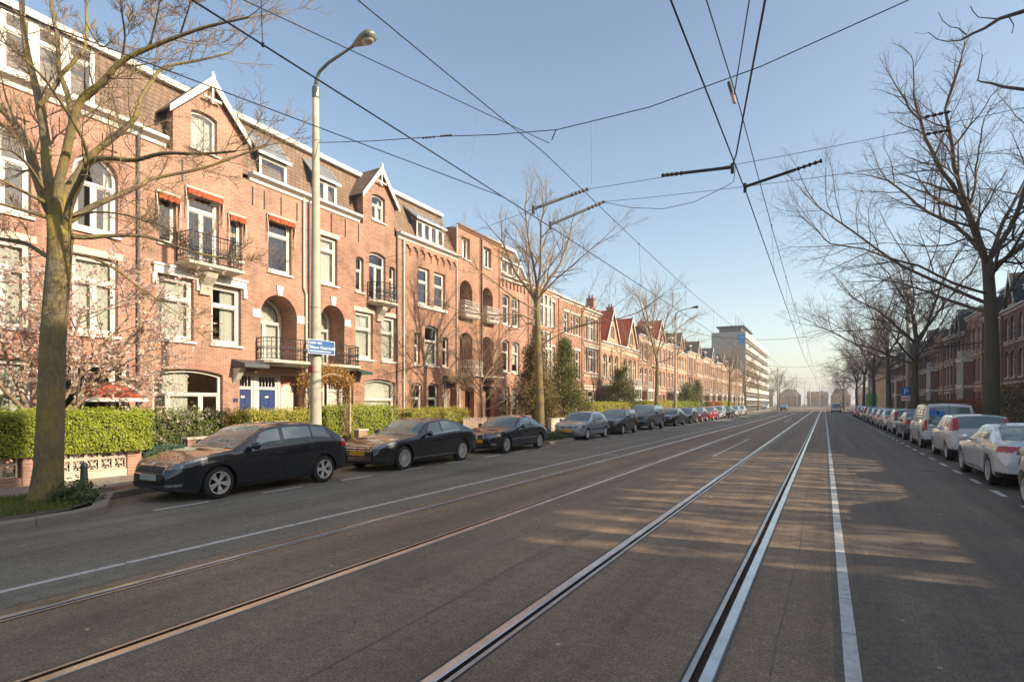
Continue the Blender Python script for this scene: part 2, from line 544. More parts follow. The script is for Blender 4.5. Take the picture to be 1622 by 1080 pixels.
# painted lines: each stroke a piece of the marking it belongs to
def marking(name, strokes):
    root = None
    for (x0, x1, y0, y1) in strokes:
        o = MB().quad((x0,y0,0.004),(x1,y0,0.004),(x1,y1,0.004),(x0,y1,0.004)).build(name if root is None else 'stroke', PAINT, root)
        if root is None: root = struct(o)
def run(x, w, ys, ln, gap, ye):
    out = []; y = ys
    while y < ye:
        out.append((x - w/2, x + w/2, y, min(y + ln, ye))); y += ln + gap
    return out
marking('lane_line', run(-7.05, 0.095, -6.0, 2.35, 0.03, 150))
marking('lane_line', run(0.17, 0.10, -5.0, 0.92, 0.012, 60) + run(0.17, 0.10, 60, 9.0, 0.05, 175))
marking('centre_line', [(-3.43,-3.33,20.5,31.0),(-3.43,-3.33,60,73),(-3.43,-3.33,104,116)])
marking('parking_line', [(-10.15,-10.04,a,a+1.0) for a in [5.45 + 2.15*k for k in range(40)] if not 22.6 < a < 25.4])
marking('parking_line', [(3.06,3.17,a,a+0.95) for a in [6.2 + 2.05*k for k in range(48)]])
marking('cross_tick', [(-2.65,-2.3,19.6,19.72),(-1.05,-0.72,20.4,20.5),(-5.0,-4.7,22.3,22.4),(-6.9,-6.4,19.2,19.3)])

# joints in the surfacing, repair patches, manhole covers
JOINT = plain('asphalt_joint', (0.17,0.13,0.09), 0.7, 0.4, 3.0)
rj = random.Random(4)
for xj in (-6.47, -3.05, -0.30, 2.05, -9.0):
    m = MB(); y = -5.0; x = xj; vv = []
    while y < 90:
        vv.append((x-0.005, y, 0.0025)); vv.append((x+0.005, y, 0.0025)); y += 0.7; x = xj + 0.02*math.sin(y*0.9) + rj.uniform(-0.012,0.012)
    m.add(vv, [(2*k,2*k+1,2*k+3,2*k+2) for k in range(len(vv)//2-1)])
    struct(m.build('road_joint', JOINT))
PATCH = asphalt_mat('asphalt_patch', (0.17,0.148,0.112))
for (x0,x1,y0_,y1_) in ((-8.9,-7.6,12.5,15.2),(-9.4,-8.2,30,37)):
    struct(MB().quad((x0,y0_,0.003),(x1,y0_,0.003),(x1+0.03,y1_,0.003),(x0+0.02,y1_,0.003)).build('road_patch', PATCH))
# pavements, kerbs
def slab(name, x0, x1, y0, y1, z0, z1, mat):
    return struct(MB().box(x0,x1,y0,y1,z0,z1).build(name, mat))
pav_l = slab('pavement', -14.75, XKL - 0.16, 6.0, 172, -0.05, 0.112, PAVE)
pav_n = slab('pavement', -14.75, XKL - 0.70, -14.0, 6.0, -0.05, 0.110, PAVE)
pav_r = slab('pavement', XKR + 0.16, 8.6, Y0, 175, -0.05, 0.12, PAVE)
struct(MB().box(-18.5,-14.75,-14,172,-0.05,0.125).build('garden_bed', SOIL))
struct(MB().box(8.6,12.3,-14,172,-0.05,0.125).build('garden_bed', SOIL))
# concrete tiles of the near pavement, each a piece
tm = None
for i in range(6):
    for k in range(30):
        y = 2.2 + k*0.303 + (0.15 if i % 2 else 0)
        x = -14.60 + i*0.303
        if tm is None:
            o = MB().bbox(-0.149,0.149,-0.149,0.149,-0.03,0.0,0.006).build('paving_tile', TILE, pav_n); tm = o.data
        else:
            o = link('paving_tile', tm, pav_n if y < 6 else pav_l)
        o.location = (x, y, 0.124 + random.uniform(-0.003, 0.003))
        o.rotation_euler = (random.uniform(-0.008,0.008), random.uniform(-0.008,0.008), random.uniform(-0.008,0.008))
struct(MB().box(-12.85, XKL - 0.16, 6.02, 90, 0.05, 0.121).build('pavement_band', PAVE_RED))

def kerb_run(name, pts, stone, w, zt, inward, limit=300):
    """separate kerb stones along a polyline; inward = side of the pavement"""
    root = None; P = [Vector((p[0],p[1],0)) for p in pts]
    cache = {}
    cnt = 0
    for a, b in zip(P[:-1], P[1:]):
        L = (b - a).length; n = max(1, round(L / stone)); l = L / n
        d = (b - a).normalized(); ang = math.atan2(d.y, d.x)
        for k in range(n):
            key = round(l, 3)
            c = a + d * (l * (k + 0.5))
            if key not in cache:
                mb = MB(); hl = l/2 - 0.004
                y0, y1 = (0, w) if inward > 0 else (-w, 0)
                mb.bbox(-hl, hl, y0, y1, -0.06, zt, 0.016)
                o = mb.build('kerb_stone' if root else name, KERB, root); cache[key] = o.data
            else:
                o = link('kerb_stone', cache[key], root)
            if root is None: root = o; struct(root); base = (c, ang); root.location = c; root.rotation_euler = (0,0,ang)
            else:
                M = Matrix.Translation(c) @ Matrix.Rotation(ang + random.uniform(-0.004,0.004), 4, 'Z')
                R0 = Matrix.Translation(base[0]) @ Matrix.Rotation(base[1], 4, 'Z')
                o.matrix_local = R0.inverted() @ M
                o.location.z += random.uniform(-0.004, 0.004)
    return root
# kerb round the near tree bed, then along the parking bays
arc = [(-10.32, -9), (-10.32, 3.9)] + [(-10.32 - 0.62*(1-math.cos(a)), 3.9 + 1.25*math.sin(a)) for a in [R(30),R(60),R(90)]] + [(-12.0, 5.75), (XKL, 6.3)]
kerb_run('kerb', arc, 0.95, 0.22, 0.125, 1)
kerb_run('kerb', [(XKL, 6.3), (XKL, 60)], 1.0, 0.16, 0.125, 1)
kerb_run('kerb', [(XKL, 60), (XKL, 172)], 14.0, 0.16, 0.125, 1)
kerb_run('kerb', [(XKR, 2), (XKR, 60)], 1.0, 0.16, 0.125, -1)
kerb_run('kerb', [(XKR, 60), (XKR, 172)], 14.0, 0.16, 0.125, -1)
struct(MB().poly([[(-12.95,-14),(-10.55,-14),(-10.55,3.85),(-10.75,4.5),(-11.2,5.0),(-12.0,5.5),(-12.4,6.0),(-12.95,6.0)]], 0, 0.0001, back=False).build('tree_bed', SOIL))
_tb = bpy.data.objects['tree_bed']
_tb.data.transform(Matrix(((1,0,0,0),(0,0,1,0),(0,1,0,0.121),(0,0,0,1))))
# tree beds that jut into the parking lane further on
for yc in (24.2,):
    b = MB().bbox(XKL - 0.4, -10.7, yc-1.3, yc+1.3, -0.05, 0.10, 0.05).build('tree_bed', SOIL); struct(b)
    kerb_run('kerb', [(XKL, yc-1.45), (-10.75, yc-1.40), (-10.6, yc-1.0), (-10.6, yc+1.0), (-10.75, yc+1.40), (XKL, yc+1.45)], 0.9, 0.15, 0.125, 1)

# grass of the near tree bed
GRASS = leaf_mat('grass_blades', [(0.07,0.13,0.015),(0.13,0.19,0.02),(0.20,0.21,0.04),(0.26,0.22,0.07)], 0.6, 0.3)
def grass(name, n, fx, hmin, hmax):
    P = []
    rng = np.random.RandomState(3)
    while len(P) < n:
        x, y = fx(rng)
        h = rng.uniform(hmin, hmax); a = rng.uniform(0, 6.283); w = 0.006
        lx, ly = rng.normal(0, 0.4*h, 2)
        dx, dy = math.cos(a)*w, math.sin(a)*w
        P.append([(x-dx,y-dy,0.12),(x+dx,y+dy,0.12),(x+lx+dx*0.2,y+ly+dy*0.2,0.12+h),(x+lx-dx*0.2,y+ly-dy*0.2,0.12+h)])
    return quads_object(name, np.array(P), GRASS)
def _bed(rng):
    while True:
        x, y = rng.uniform(-12.9,-10.85), rng.uniform(1.0, 5.4)
        if y > 4.6 and x > -12.3 + (5.4-y)*1.6: continue
        if rng.rand() < 0.25 + 0.5*math.sin(x*3.1)*math.sin(y*2.7) and x > -12.0: continue
        return x, y
stuff(tag(grass('grass', 15000, _bed, 0.03, 0.11), 'short grass growing round the foot of the near tree', 'grass'))

# ------------------------------------------------------------------ house parts
# local axes of a house: x along the facade, y into the house, z up; the facade is the plane y = 0
def outl(u0, u1, z0, z1, rise=0.0, n=12):
    if rise <= 0.001: return [(u0,z0),(u1,z0),(u1,z1),(u0,z1)]
    a = (u1-u0)/2; rise = min(rise, a)
    Rr = (a*a + rise*rise) / (2*rise); cz = z1 - Rr; cx = (u0+u1)/2
    t = math.asin(min(1, a/Rr))
    pts = [(u0,z0),(u1,z0)]
    for k in range(n+1):
        an = t - 2*t*k/n
        pts.append((cx + Rr*math.sin(an), cz + Rr*math.cos(an)))
    return pts

def inset(u0, u1, z0, z1, rise, t):
    r = rise
    if rise > 0.001:
        a = (u1-u0)/2
        r = max(0.01, rise - t) if rise > 0.8*a else rise*(u1-u0-2*t)/(u1-u0)
    return (u0+t, u1-t, z0+t, z1-t, r)

_tilt = random.Random(11)
def pane(root, loop, y, mat=None):
    """one sheet of glass, hung a hair out of true as old panes are"""
    cx = sum(p[0] for p in loop)/len(loop); cz = sum(p[1] for p in loop)/len(loop)
    mb = MB(); n = len(loop)
    mb.add([(p[0]-cx, 0, p[1]-cz) for p in loop] , [tuple(range(n))])
    o = mb.build('pane', mat or GLASS, root, loc=(cx, y, cz))
    o.rotation_euler = (_tilt.gauss(0, 0.006), 0, _tilt.gauss(0, 0.006))
    return o

def curtain(root, u0, u1, z0, z1, y, mat=None, folds=9.0, amp=0.018, name='curtain'):
    mb = MB(); n = max(6, int((u1-u0)*34))
    ph = _tilt.uniform(0, 6)
    for k in range(n+1):
        u = u0 + (u1-u0)*k/n
        yy = y + amp*math.sin(u*folds*6.283/1.0 + ph) + amp*0.5*math.sin(u*folds*2.1 + ph*2)
        mb.v += [(u,yy,z0),(u,yy,z1)]
        if k: mb.f.append((2*k-2,2*k,2*k+1,2*k-1)); mb.m.append(0)
    return mb.build(name, mat or CURTAIN, root, smooth=True)

def window(root, u0, u1, z0, z1, rise=0.0, rec=0.14, ft=0.075, trans=None, mull=(), up=(), cur='sides', sill=True,
           sub=False, mat=None, grid=None, bars=0, lintel=None, name='window'):
    """frame + panes + curtain in an opening; trans: height of the cross bar (0..1), mull/up: upright bars below/above it"""
    mat = mat or WHITE
    A = outl(u0,u1,z0,z1,rise); I = inset(u0,u1,z0,z1,rise,ft); B = outl(*I)
    fr = MB(); fr.ring(A, B, rec, rec+0.07)
    y0, y1 = rec+0.008, rec+0.06
    zt = z0 + (z1-z0)*trans if trans else None
    if zt: fr.box(I[0]-0.01, I[1]+0.01, rec-0.012, y1, zt-0.045, zt+0.045)
    ztop_side = I[3]-I[4]
    top_lo = zt+0.045 if zt else None
    xs = [u0+(u1-u0)*f for f in mull]; xu = [u0+(u1-u0)*f for f in up]
    for x in xs: fr.box(x-0.045,x+0.045,y0,y1,I[2]-0.01,(zt-0.04) if zt else I[3]-0.01)
    for x in xu: fr.box(x-0.035,x+0.035,y0,y1,zt+0.04,I[3]-0.005)
    # slim sash inside each light
    def sash(a, b, c, d): fr.ring(outl(a,b,c,d), outl(a+0.035,b-0.035,c+0.04,d-0.035), rec+0.022, rec+0.055)
    w = root if sub else None
    fo = None
    cells = []
    lo_top = (zt-0.045) if zt else None
    ed = [I[0]] + [v for x in xs for v in (x-0.045, x+0.045)] + [I[1]]
    if zt:
        for k in range(0, len(ed), 2): cells.append((ed[k], ed[k+1], I[2], lo_top, 0))
        eu = [I[0]] + [v for x in xu for v in (x-0.035, x+0.035)] + [I[1]]
        if rise > 0.001: cells.append((I[0], I[1], top_lo, I[3], I[4]))
        else:
            for k in range(0, len(eu), 2): cells.append((eu[k], eu[k+1], top_lo, I[3], 0))
    else:
        if rise > 0.001: cells.append((I[0], I[1], I[2], I[3], I[4]))
        else:
            for k in range(0, len(ed), 2): cells.append((ed[k], ed[k+1], I[2], I[3], 0))
    for (a,b,c,d,r) in cells:
        if r == 0: sash(a,b,c,d)
    if bars and zt:
        for k in range(1, bars):
            x = I[0] + (I[1]-I[0])*k/bars
            fr.box(x-0.012,x+0.012,rec+0.02,rec+0.045,zt+0.05,I[3]-I[4]*0.5)
        fr.box(I[0],I[1],rec+0.021,rec+0.044,(zt+I[3])/2-0.012,(zt+I[3])/2+0.012)
    fo = fr.build('casement' if sub else name, mat, root)
    par = root if sub else fo
    for (a,b,c,d,r) in cells: pane(par, outl(a,b,c,d,r), rec+0.04)
    if sill:
        s = MB().prof([(-0.07,z0-0.10),(-0.07,z0-0.03),(rec+0.005,z0+0.012),(rec+0.005,z0-0.10)], u0-0.07, u1+0.07)
        s.build('sill', STONE if sill is True else sill, par)
    if lintel is not None:
        lintel_part(par, u0, u1, z1, lintel)
    yc = rec + 0.16
    W = u1-u0
    if cur == 'full': curtain(par, u0+0.02,u1-0.02,z0+0.03,z1-0.03,yc)
    elif cur == 'sides':
        k = _tilt.uniform(0.16,0.30)
        curtain(par, u0+0.02,u0+W*k,z0+0.03,z1-0.03,yc); curtain(par, u1-W*k,u1-0.02,z0+0.03,z1-0.03,yc)
    elif cur == 'right': curtain(par, u1-W*0.55,u1-0.02,z0+0.03,z1-0.03,yc)
    elif cur == 'left': curtain(par, u0+0.02,u0+W*0.55,z0+0.03,z1-0.03,yc)
    elif cur == 'low': curtain(par, u0+0.02,u1-0.02,z0+0.03,z0+(z1-z0)*0.6,yc)
    elif cur == 'blind': MB().box(u0+0.02,u1-0.02,yc,yc+0.01,z0+(z1-z0)*_tilt.uniform(0.0,0.35),z1-0.02).build('blind', BLIND, par)
    return fo

def lintel_part(par, u0, u1, z1, kind):
    m = MB()
    if kind == 'stone':          # stepped white hood with little consoles
        m.box(u0-0.16,u1+0.16,-0.09,0.02,z1+0.02,z1+0.26)
        m.box(u0-0.20,u1+0.20,-0.13,0.02,z1+0.262,z1+0.34)
        for u in (u0-0.13, u1+0.13): m.box(u-0.07,u+0.07,-0.075,0.02,z1-0.32,z1+0.018)
        m.build('lintel', WHITE, par)
    elif kind == 'plain':
        m.box(u0-0.12,u1+0.12,-0.012,0.02,z1+0.005,z1+0.20); m.build('lintel', STONE, par)

def arch_ring(root, u0, u1, z1, rise, w=0.22, mat=None, y=-0.012, name='brick_arch'):
    A = outl(u0-w,u1+w,z1-rise,z1+w,rise+w*0.9 if rise > (u1-u0)*0.4 else rise*1.1+0.02, 16)[2:]
    B = outl(u0,u1,z1-rise,z1,rise,16)[2:]
    mb = MB(); n = len(A)
    for k in range(n-1):
        mb.add([(A[k][0],y,A[k][1]),(A[k+1][0],y,A[k+1][1]),(B[k+1][0],y,B[k+1][1]),(B[k][0],y,B[k][1]),
                (A[k][0],0.02,A[k][1]),(A[k+1][0],0.02,A[k+1][1])], [(0,1,2,3),(0,4,5,1)])
    return mb.build(name, mat or BRICK_C, root)

def railing_mesh(path, z0, z1, ornate=True, step=0.12, r=0.011):
    """iron railing along a plan polyline"""
    mb = MB()
    P = [Vector((p[0],p[1],0)) for p in path]
    for z, rr in ((z1,0.02),(z0+0.06,0.015),(z1-0.14,0.010)):
        mb.tube([(p.x,p.y,z) for p in P], rr, 5)
    for a, b in zip(P[:-1], P[1:]):
        L = (b-a).length; n = max(1, int(L/step))
        for k in range(n):
            q = a + (b-a)*((k+0.5)/n)
            mb.tube([(q.x,q.y,z0+0.06),(q.x,q.y,z1)], r, 4)
            if ornate:
                t = (b-a).normalized()
                for zc, rad in ((z0+0.22,0.055),((z0+z1)/2+0.05,0.07),(z0+0.42,0.05)):
                    mb.tube([(q.x+t.x*math.cos(an)*rad, q.y+t.y*math.cos(an)*rad, zc+math.sin(an)*rad) for an in [2*math.pi*j/8 for j in range(9)]], 0.009, 4)
    for p in (P[0], P[-1]): mb.tube([(p.x,p.y,z0),(p.x,p.y,z1+0.05)], 0.02, 6)
    return mb

def balcony(root, u0, u1, zf, dep=0.75, h=1.0, rounded=True, slab=0.16, ornate=True, bracket=None, mat=None, slab_mat=None, rail_mat=None):
    """slab, railing and bracket"""
    if rounded:
        k = 0.22*(u1-u0)
        path = [(u0,0.0),(u0,-dep*0.55),(u0+k*0.35,-dep*0.85),(u0+k,-dep),(u1-k,-dep),(u1-k*0.35,-dep*0.85),(u1,-dep*0.55),(u1,0.0)]
    else: path = [(u0,0.0),(u0,-dep),(u1,-dep),(u1,0.0)]
    n = len(path); mb = MB()
    e = 0.05; cx = (u0+u1)/2
    out = [(cx+(p[0]-cx)*1.06, p[1]*1.07) for p in path]
    inn = [(cx+(p[0]-cx)*0.90, p[1]*0.86) for p in path]
    vv = [(p[0],p[1],zf) for p in out]+[(p[0],p[1],zf-slab*0.5) for p in out]+[(p[0],p[1],zf-slab) for p in inn]
    ff = [tuple(range(n)), tuple(reversed(range(2*n,3*n)))]
    for k in range(n):
        k2 = (k+1) % n
        ff += [(k,k2,n+k2,n+k),(n+k,n+k2,2*n+k2,2*n+k)]
    mb.add(vv, ff)
    b = mb.build('balcony', slab_mat or STONE, root)
    railing_mesh([(p[0],p[1]-0.0) for p in path], zf, zf+h, ornate).build('railing', rail_mat or IRON, b)
    if bracket:
        for (ua, ub, drop) in bracket:
            m = MB().prof([(0.0,zf-slab-drop),(0.0,zf-slab),(-dep*0.75,zf-slab),(-dep*0.62,zf-slab-drop*0.25),(-dep*0.25,zf-slab-drop*0.6),(-dep*0.12,zf-slab-drop)], ua, ub)
            m.build('bracket', STONE, b)
    return b

def awning(root, u0, u1, z1, drop=0.20, arms=0.95):
    """rolled-up awning with a scalloped red valance"""
    n = max(8, int((u1-u0)/0.045)); mb = MB()
    for k in range(n+1):
        u = u0-0.06 + (u1-u0+0.12)*k/n
        sc = 0.05*abs(math.sin(k*0.9)) + 0.045*random.random()
        yy = -0.13 + 0.025*math.sin(k*1.7)
        mb.v += [(u,-0.03,z1+0.06),(u,yy-0.03,z1+0.0),(u,yy,z1-drop+sc)]
        if k:
            o = 3*k
            mb.f += [(o-3,o,o+1,o-2),(o-2,o+1,o+2,o-1)]; mb.m += [0,0]
    for u, s in ((u0-0.06,-1),(u1+0.06,1)):          # cloth bunched down the side
        for j in range(5):
            z = z1 - drop + 0.05 - j*0.11
            mb.add([(u,-0.02,z+0.13),(u,-0.16+0.02*j,z+0.13),(u,-0.14+0.025*j,z-0.02),(u,-0.02,z-0.02)], [(0,1,2,3)])
    a = mb.build('awning', AWNING, root)
    r = MB().tube([(u0-0.1,-0.06,z1+0.09),(u1+0.1,-0.06,z1+0.09)], 0.045, 8)
    r.build('awning_roller', WHITE2, a)
    for u in (u0-0.09, u1+0.09):
        MB().tube([(u,-0.05,z1+0.1),(u,-0.13,z1-arms*0.5),(u,-0.10,z1-arms)], 0.016, 5).build('awning_arm', WHITE2, a)
    return a

def door(root, u0, u1, z0, z1, fan, mat, y=0.22, panels=2, fan_bars=5):
    """door leaf with a barred fanlight above"""
    fr = MB()
    fr.ring(outl(u0,u1,z0,z1), outl(u0+0.09,u1-0.09,z0+0.01,z1-0.08), y-0.02, y+0.08)
    fr.box(u0+0.08,u1-0.08,y-0.03,y+0.07,fan-0.06,fan+0.05)
    for k in range(1, fan_bars):
        u = u0+0.09+(u1-u0-0.18)*k/fan_bars
        fr.box(u-0.012,u+0.012,y+0.005,y+0.035,fan+0.05,z1-0.08)
    d = fr.build('door', WHITE, root)
    lf = MB(); a, b = u0+0.095, u1-0.095
    lf.box(a,b,y+0.02,y+0.06,z0+0.01,fan-0.065)
    w = (b-a)/panels
    for k in range(panels):
        for (za,zb) in ((z0+0.15,z0+0.75),(z0+0.95,fan-0.25)):
            lf.box(a+w*k+0.08,a+w*(k+1)-0.08,y+0.004,y+0.019,za,zb)
    lf.build('door_leaf', mat, d)
    pane(d, outl(a,b,fan+0.05,z1-0.08), y+0.045)
    MB().box(b-0.10,b-0.07,y-0.03,y+0.003,z0+0.98,z0+1.08).build('door_handle', plain('brass', (0.5,0.36,0.12), 0.3, 0.1, metal=1.0), d)
    MB().box((a+b)/2-0.14,(a+b)/2+0.14,y+0.008,y+0.0185,z0+1.03-0.04+0.75,z0+1.03+0.04+0.75).build('letter_plate', WHITE2, d)
    return d

def dormer(root, u0, u1, z0, z1, yf, slope, zr, n=1, cheek=None, roofm=None, trans=None, cur='sides', over=0.12, frame=None):
    """flat-fronted dormer; slope = ((y, z), (y, z)) of the mansard, zr = height where its roof meets the slope"""
    cheek = cheek or DARKZ; roofm = roofm or ZINC
    (ya,za),(yb,zb) = slope
    def ys(z): return ya + (yb-ya)*(z-za)/(zb-za)
    rf = MB()
    A = [(yf-over,z1+0.02),(yf-over,z1+0.09),(ys(zr)+0.1,zr+0.09),(ys(zr)+0.1,zr+0.02)]
    rf.prof(A, u0-over, u1+over); d = rf.build('dormer', roofm, root)
    for u in (u0, u1):
        MB().add([(u,yf,z0),(u,yf,z1),(u,ys(zr)+0.05,zr),(u,ys(z0)+0.05,z0)], [(0,1,2,3)]).build('cheek', cheek, d)
    tr = MB()
    tr.box(u0-over-0.01,u1+over+0.01,yf-over-0.03,yf-over-0.002,z1-0.01,z1+0.10)
    for u in (u0-over-0.012, u1+over+0.012-0.025):
        tr.add([(u,yf-over,z1-0.0),(u,yf-over,z1+0.11),(u,ys(zr)+0.08,zr+0.11),(u,ys(zr)+0.08,zr+0.0),
                (u+0.025,yf-over,z1-0.0),(u+0.025,yf-over,z1+0.11),(u+0.025,ys(zr)+0.08,zr+0.11),(u+0.025,ys(zr)+0.08,zr+0.0)],
               [(0,1,2,3),(4,5,6,7),(0,1,5,4),(1,2,6,5),(0,3,7,4)])
    tr.build('dormer_trim', WHITE, d)
    w = (u1-u0)/n
    for k in range(n):
        window(d, u0+w*k+0.004, u0+w*(k+1)-0.004, z0, z1, rec=yf-0.0, ft=0.085, trans=trans, cur=cur, sill=False, sub=True)
    return d

def pipe(root, u, z0, z1, mat=None, jog=None, r=0.045, y=-0.07):
    pts = [(u,y,z1)]
    if jog: pts += [(u,y,jog[0]+0.25),(u+jog[1],y,jog[0])]; u2 = u+jog[1]
    else: u2 = u
    pts += [(u2,y,z0)]
    m = MB().tube(pts, r, 8)
    for z in np.arange(z0+1, z1, 1.9):
        if not jog or z > jog[0]+0.3: m.tube([(u,y,z),(u,y,z+0.05)], r*1.35, 8)
        elif z < jog[0]-0.1: m.tube([(u2,y,z),(u2,y,z+0.05)], r*1.35, 8)
    return m.build('downpipe', mat or WHITE2, root, smooth=False)

def anchor_irons(root, us, z, h=0.5):
    for u in us:
        MB().box(u-0.018,u+0.018,-0.03,0.0,z-h/2,z+h/2).build('wall_anchor', IRON, root)

def shell(root, W, wall_loops, zc, depth=9.0, brick=None, th=0.34, storeys=(0.5,3.5,6.9,10.2), ztop=None):
    """facade with openings, side and back walls, and the dark rooms behind"""
    brick = brick or BRICK_A
    mb = MB(); mb.poly(wall_loops, 0.0, th)
    mb.build('wall', brick, root)
    m2 = MB(); zt = zc
    m2.box(0.0,0.12,th+0.002,depth,0,zt-0.02); m2.box(W-0.12,W,th+0.002,depth,0,zt-0.02); m2.box(0.122,W-0.122,depth-0.2,depth-0.002,0,zt-0.03)
    m2.build('side_wall', brick, root)
    m3 = MB()
    m3.quad((0.13,3.2,0.0),(W-0.13,3.2,0.0),(W-0.13,3.2,zt-0.1),(0.13,3.2,zt-0.1))
    for z in [q for q in storeys if q < zt-0.25]: m3.box(0.13,W-0.13,th+0.003,3.19,z-0.25,z)
    m3.box(W*0.48,W*0.48+0.1,th+0.6,3.19,0,zt-0.1)
    m3.build('interior', ROOM, root)

def cornice(root, u0, u1, zc, h=0.30, out=0.26, mat=None, name='cornice'):
    return MB().prof([(0.06,zc-h),(-0.05,zc-h),(-0.07,zc-h*0.65),(-out*0.75,zc-h*0.45),(-out,zc-h*0.35),(-out,zc),(0.06,zc)], u0, u1).build(name, mat or WHITE, root)

def mansard(root, u0, u1, zc, zt, back=1.15, depth=9.0, mat=None, fascia=True, y0=0.04):
    s = ((y0, zc+0.0), (back, zt-0.16))
    MB().prof([(y0,zc+0.004),(back,zt-0.16),(depth,zt-0.16),(depth,zc+0.004)], u0+0.003, u1-0.003).build('roof', mat or TILE_B, root)
    if fascia:
        MB().box(u0,u1,back-0.20,back+0.12,zt-0.158,zt+0.04).build('fascia', WHITE if fascia is True else fascia, root)
    return s

def gable_trim(root, u0, u1, zs, zp, over=0.20, w=0.20, y=-0.16, back=2.2, roofm=None, mat=None, hooks=True):
    """white bargeboards, tiled roof behind a brick gable"""
    c = (u0+u1)/2; mat = mat or WHITE
    for sgn, ue in ((-1,u0),(1,u1)):
        e = ue + sgn*over; slope = (zp-zs)/abs(c-ue)
        ze = zs - over*slope*0.72
        nrm = Vector((-(zp-ze)*sgn*-1, 0, abs(c-e))).normalized()
        pts = [(c,zp+0.10),(e,ze+0.02),(e,ze-w),(c,zp-w*1.15)]
        MB().poly([pts], y-0.05, y).build('bargeboard', mat, root)
    rf = MB()
    t = 0.06
    for sgn, ue in ((-1,u0),(1,u1)):
        e = ue + sgn*over*0.9; slope = (zp-zs)/abs(c-ue); ze = zs - over*slope*0.65
        rf.add([(c,y,zp+0.03),(e,y,ze-0.02),(e,back,ze-0.02),(c,back,zp+0.03),(c,y,zp-0.03),(e,y,ze-0.08),(e,back,ze-0.08),(c,back,zp-0.03)],
               [(0,1,2,3),(4,5,6,7),(0,1,5,4),(1,2,6,5)])
    rf.build('gable_roof', roofm or TILE_B, root)
    f = MB(); f.box(c-0.06,c+0.06,y-0.06,y+0.02,zp-0.25,zp+0.14)
    f.add([(c-0.06,y-0.06,zp+0.14),(c+0.06,y-0.06,zp+0.14),(c+0.06,y+0.02,zp+0.14),(c-0.06,y+0.02,zp+0.14),(c,y-0.02,zp+0.27)], [(0,1,4),(1,2,4),(2,3,4),(3,0,4)])
    f.build('finial', mat, root)
    if hooks:
        h = MB(); h.box(c-0.035,c+0.035,y-0.03,y+0.01,zp-0.85,zp-0.25); h.box(c-0.32,c+0.32,y-0.031,y+0.009,zp-0.74,zp-0.66)
        h.build('gable_brace', mat, root)
    # cheeks of the brick gable
    ck = MB()
    for u in (u0+0.01,u1-0.01): ck.quad((u,0.3,zs-1.6),(u,0.3,zs),(u,1.4,zs),(u,1.4,zs-1.6))
    ck.build('gable_cheek', DARKZ, root)

def chimney(root, u, y, z0, z1, w=0.5, d=0.8, pots=2, mat=None):
    m = MB(); m.box(u-w/2,u+w/2,y-d/2,y+d/2,z0,z1); m.box(u-w/2-0.05,u+w/2+0.05,y-d/2-0.05,y+d/2+0.05,z1+0.002,z1+0.12)
    c = m.build('chimney', mat or BRICK_C, root)
    for k in range(pots):
        yy = y + (k-(pots-1)/2)*0.32
        MB().lathe([(0.0,z1+0.121),(0.11,z1+0.121),(0.09,z1+0.45),(0.11,z1+0.47),(0.0,z1+0.47)], 8, c=(u,yy,0)).build('chimney_pot', TILE_R, c)

XF = -18.5
def left_house(y0, y1, label, name='town_house', x=XF):
    return thing(name, label, 'house', (x, y0, 0), R(90)), y1-y0
def right_house(y0, y1, label, name='town_house', x=12.3):
    return thing(name, label, 'house', (x, y1, 0), R(-90)), y1-y0

# ------------------------------------------------------------------ the six near houses of the left row
def rel(y0, *spans): return [(a-y0, b-y0) for a, b in spans]

# house with the round-headed windows, furthest left
r, W = left_house(2.95, 9.53, 'salmon brick house with round-arched second-floor windows behind the pink magnolia')
y0 = 2.95
def U(a): return a - y0
holes = []
wins = [(3.55,4.72),(5.70,6.87),(7.81,8.98)]
for a, b in wins:
    holes.append(outl(U(a),U(b),6.82,9.05,(b-a)/2)); holes.append(outl(U(a),U(b),3.85,6.1))
holes += [outl(U(3.5),U(6.9),0.75,3.0), outl(U(7.5),U(9.28),0.3,3.02)]
shell(r, W, [[(0,0),(W,0),(W,10.1),(0,10.1)]] + holes, 10.1, brick=BRICK_A3)
for a, b in wins:
    window(r, U(a),U(b),6.82,9.05,(b-a)/2, ft=0.10, trans=0.62, mull=(0.5,), cur='sides' if a > 7 else 'left', sill=WHITE)
    arch_ring(r, U(a),U(b),9.05,(b-a)/2)
    window(r, U(a),U(b),3.85,6.1, ft=0.10, trans=0.68, mull=(0.5,), cur='full', sill=WHITE, lintel='plain')
for zz in (9.62,):
    for k in range(6): MB().box(k*1.06+0.3,k*1.06+0.7,-0.05,-0.002,zz-0.3,zz+0.12).build('corbel', BRICK_C, r)
window(r, U(3.5),U(6.9),0.75,3.0, ft=0.09, trans=0.62, mull=(0.25,0.75), up=(0.25,0.75), cur='full')
cornice(r, 0, W, 10.38, 0.32)
sl = mansard(r, 0, W, 10.38, 12.85)
dormer(r, U(5.55),U(8.42),10.50,12.15,0.12,sl,12.45,n=4,trans=0.68,cur='none')
pipe(r, W-0.02, 0.3, 10.1, DARKZ, r=0.04)
anchor_irons(r, (U(5.2),U(7.35)), 9.2)
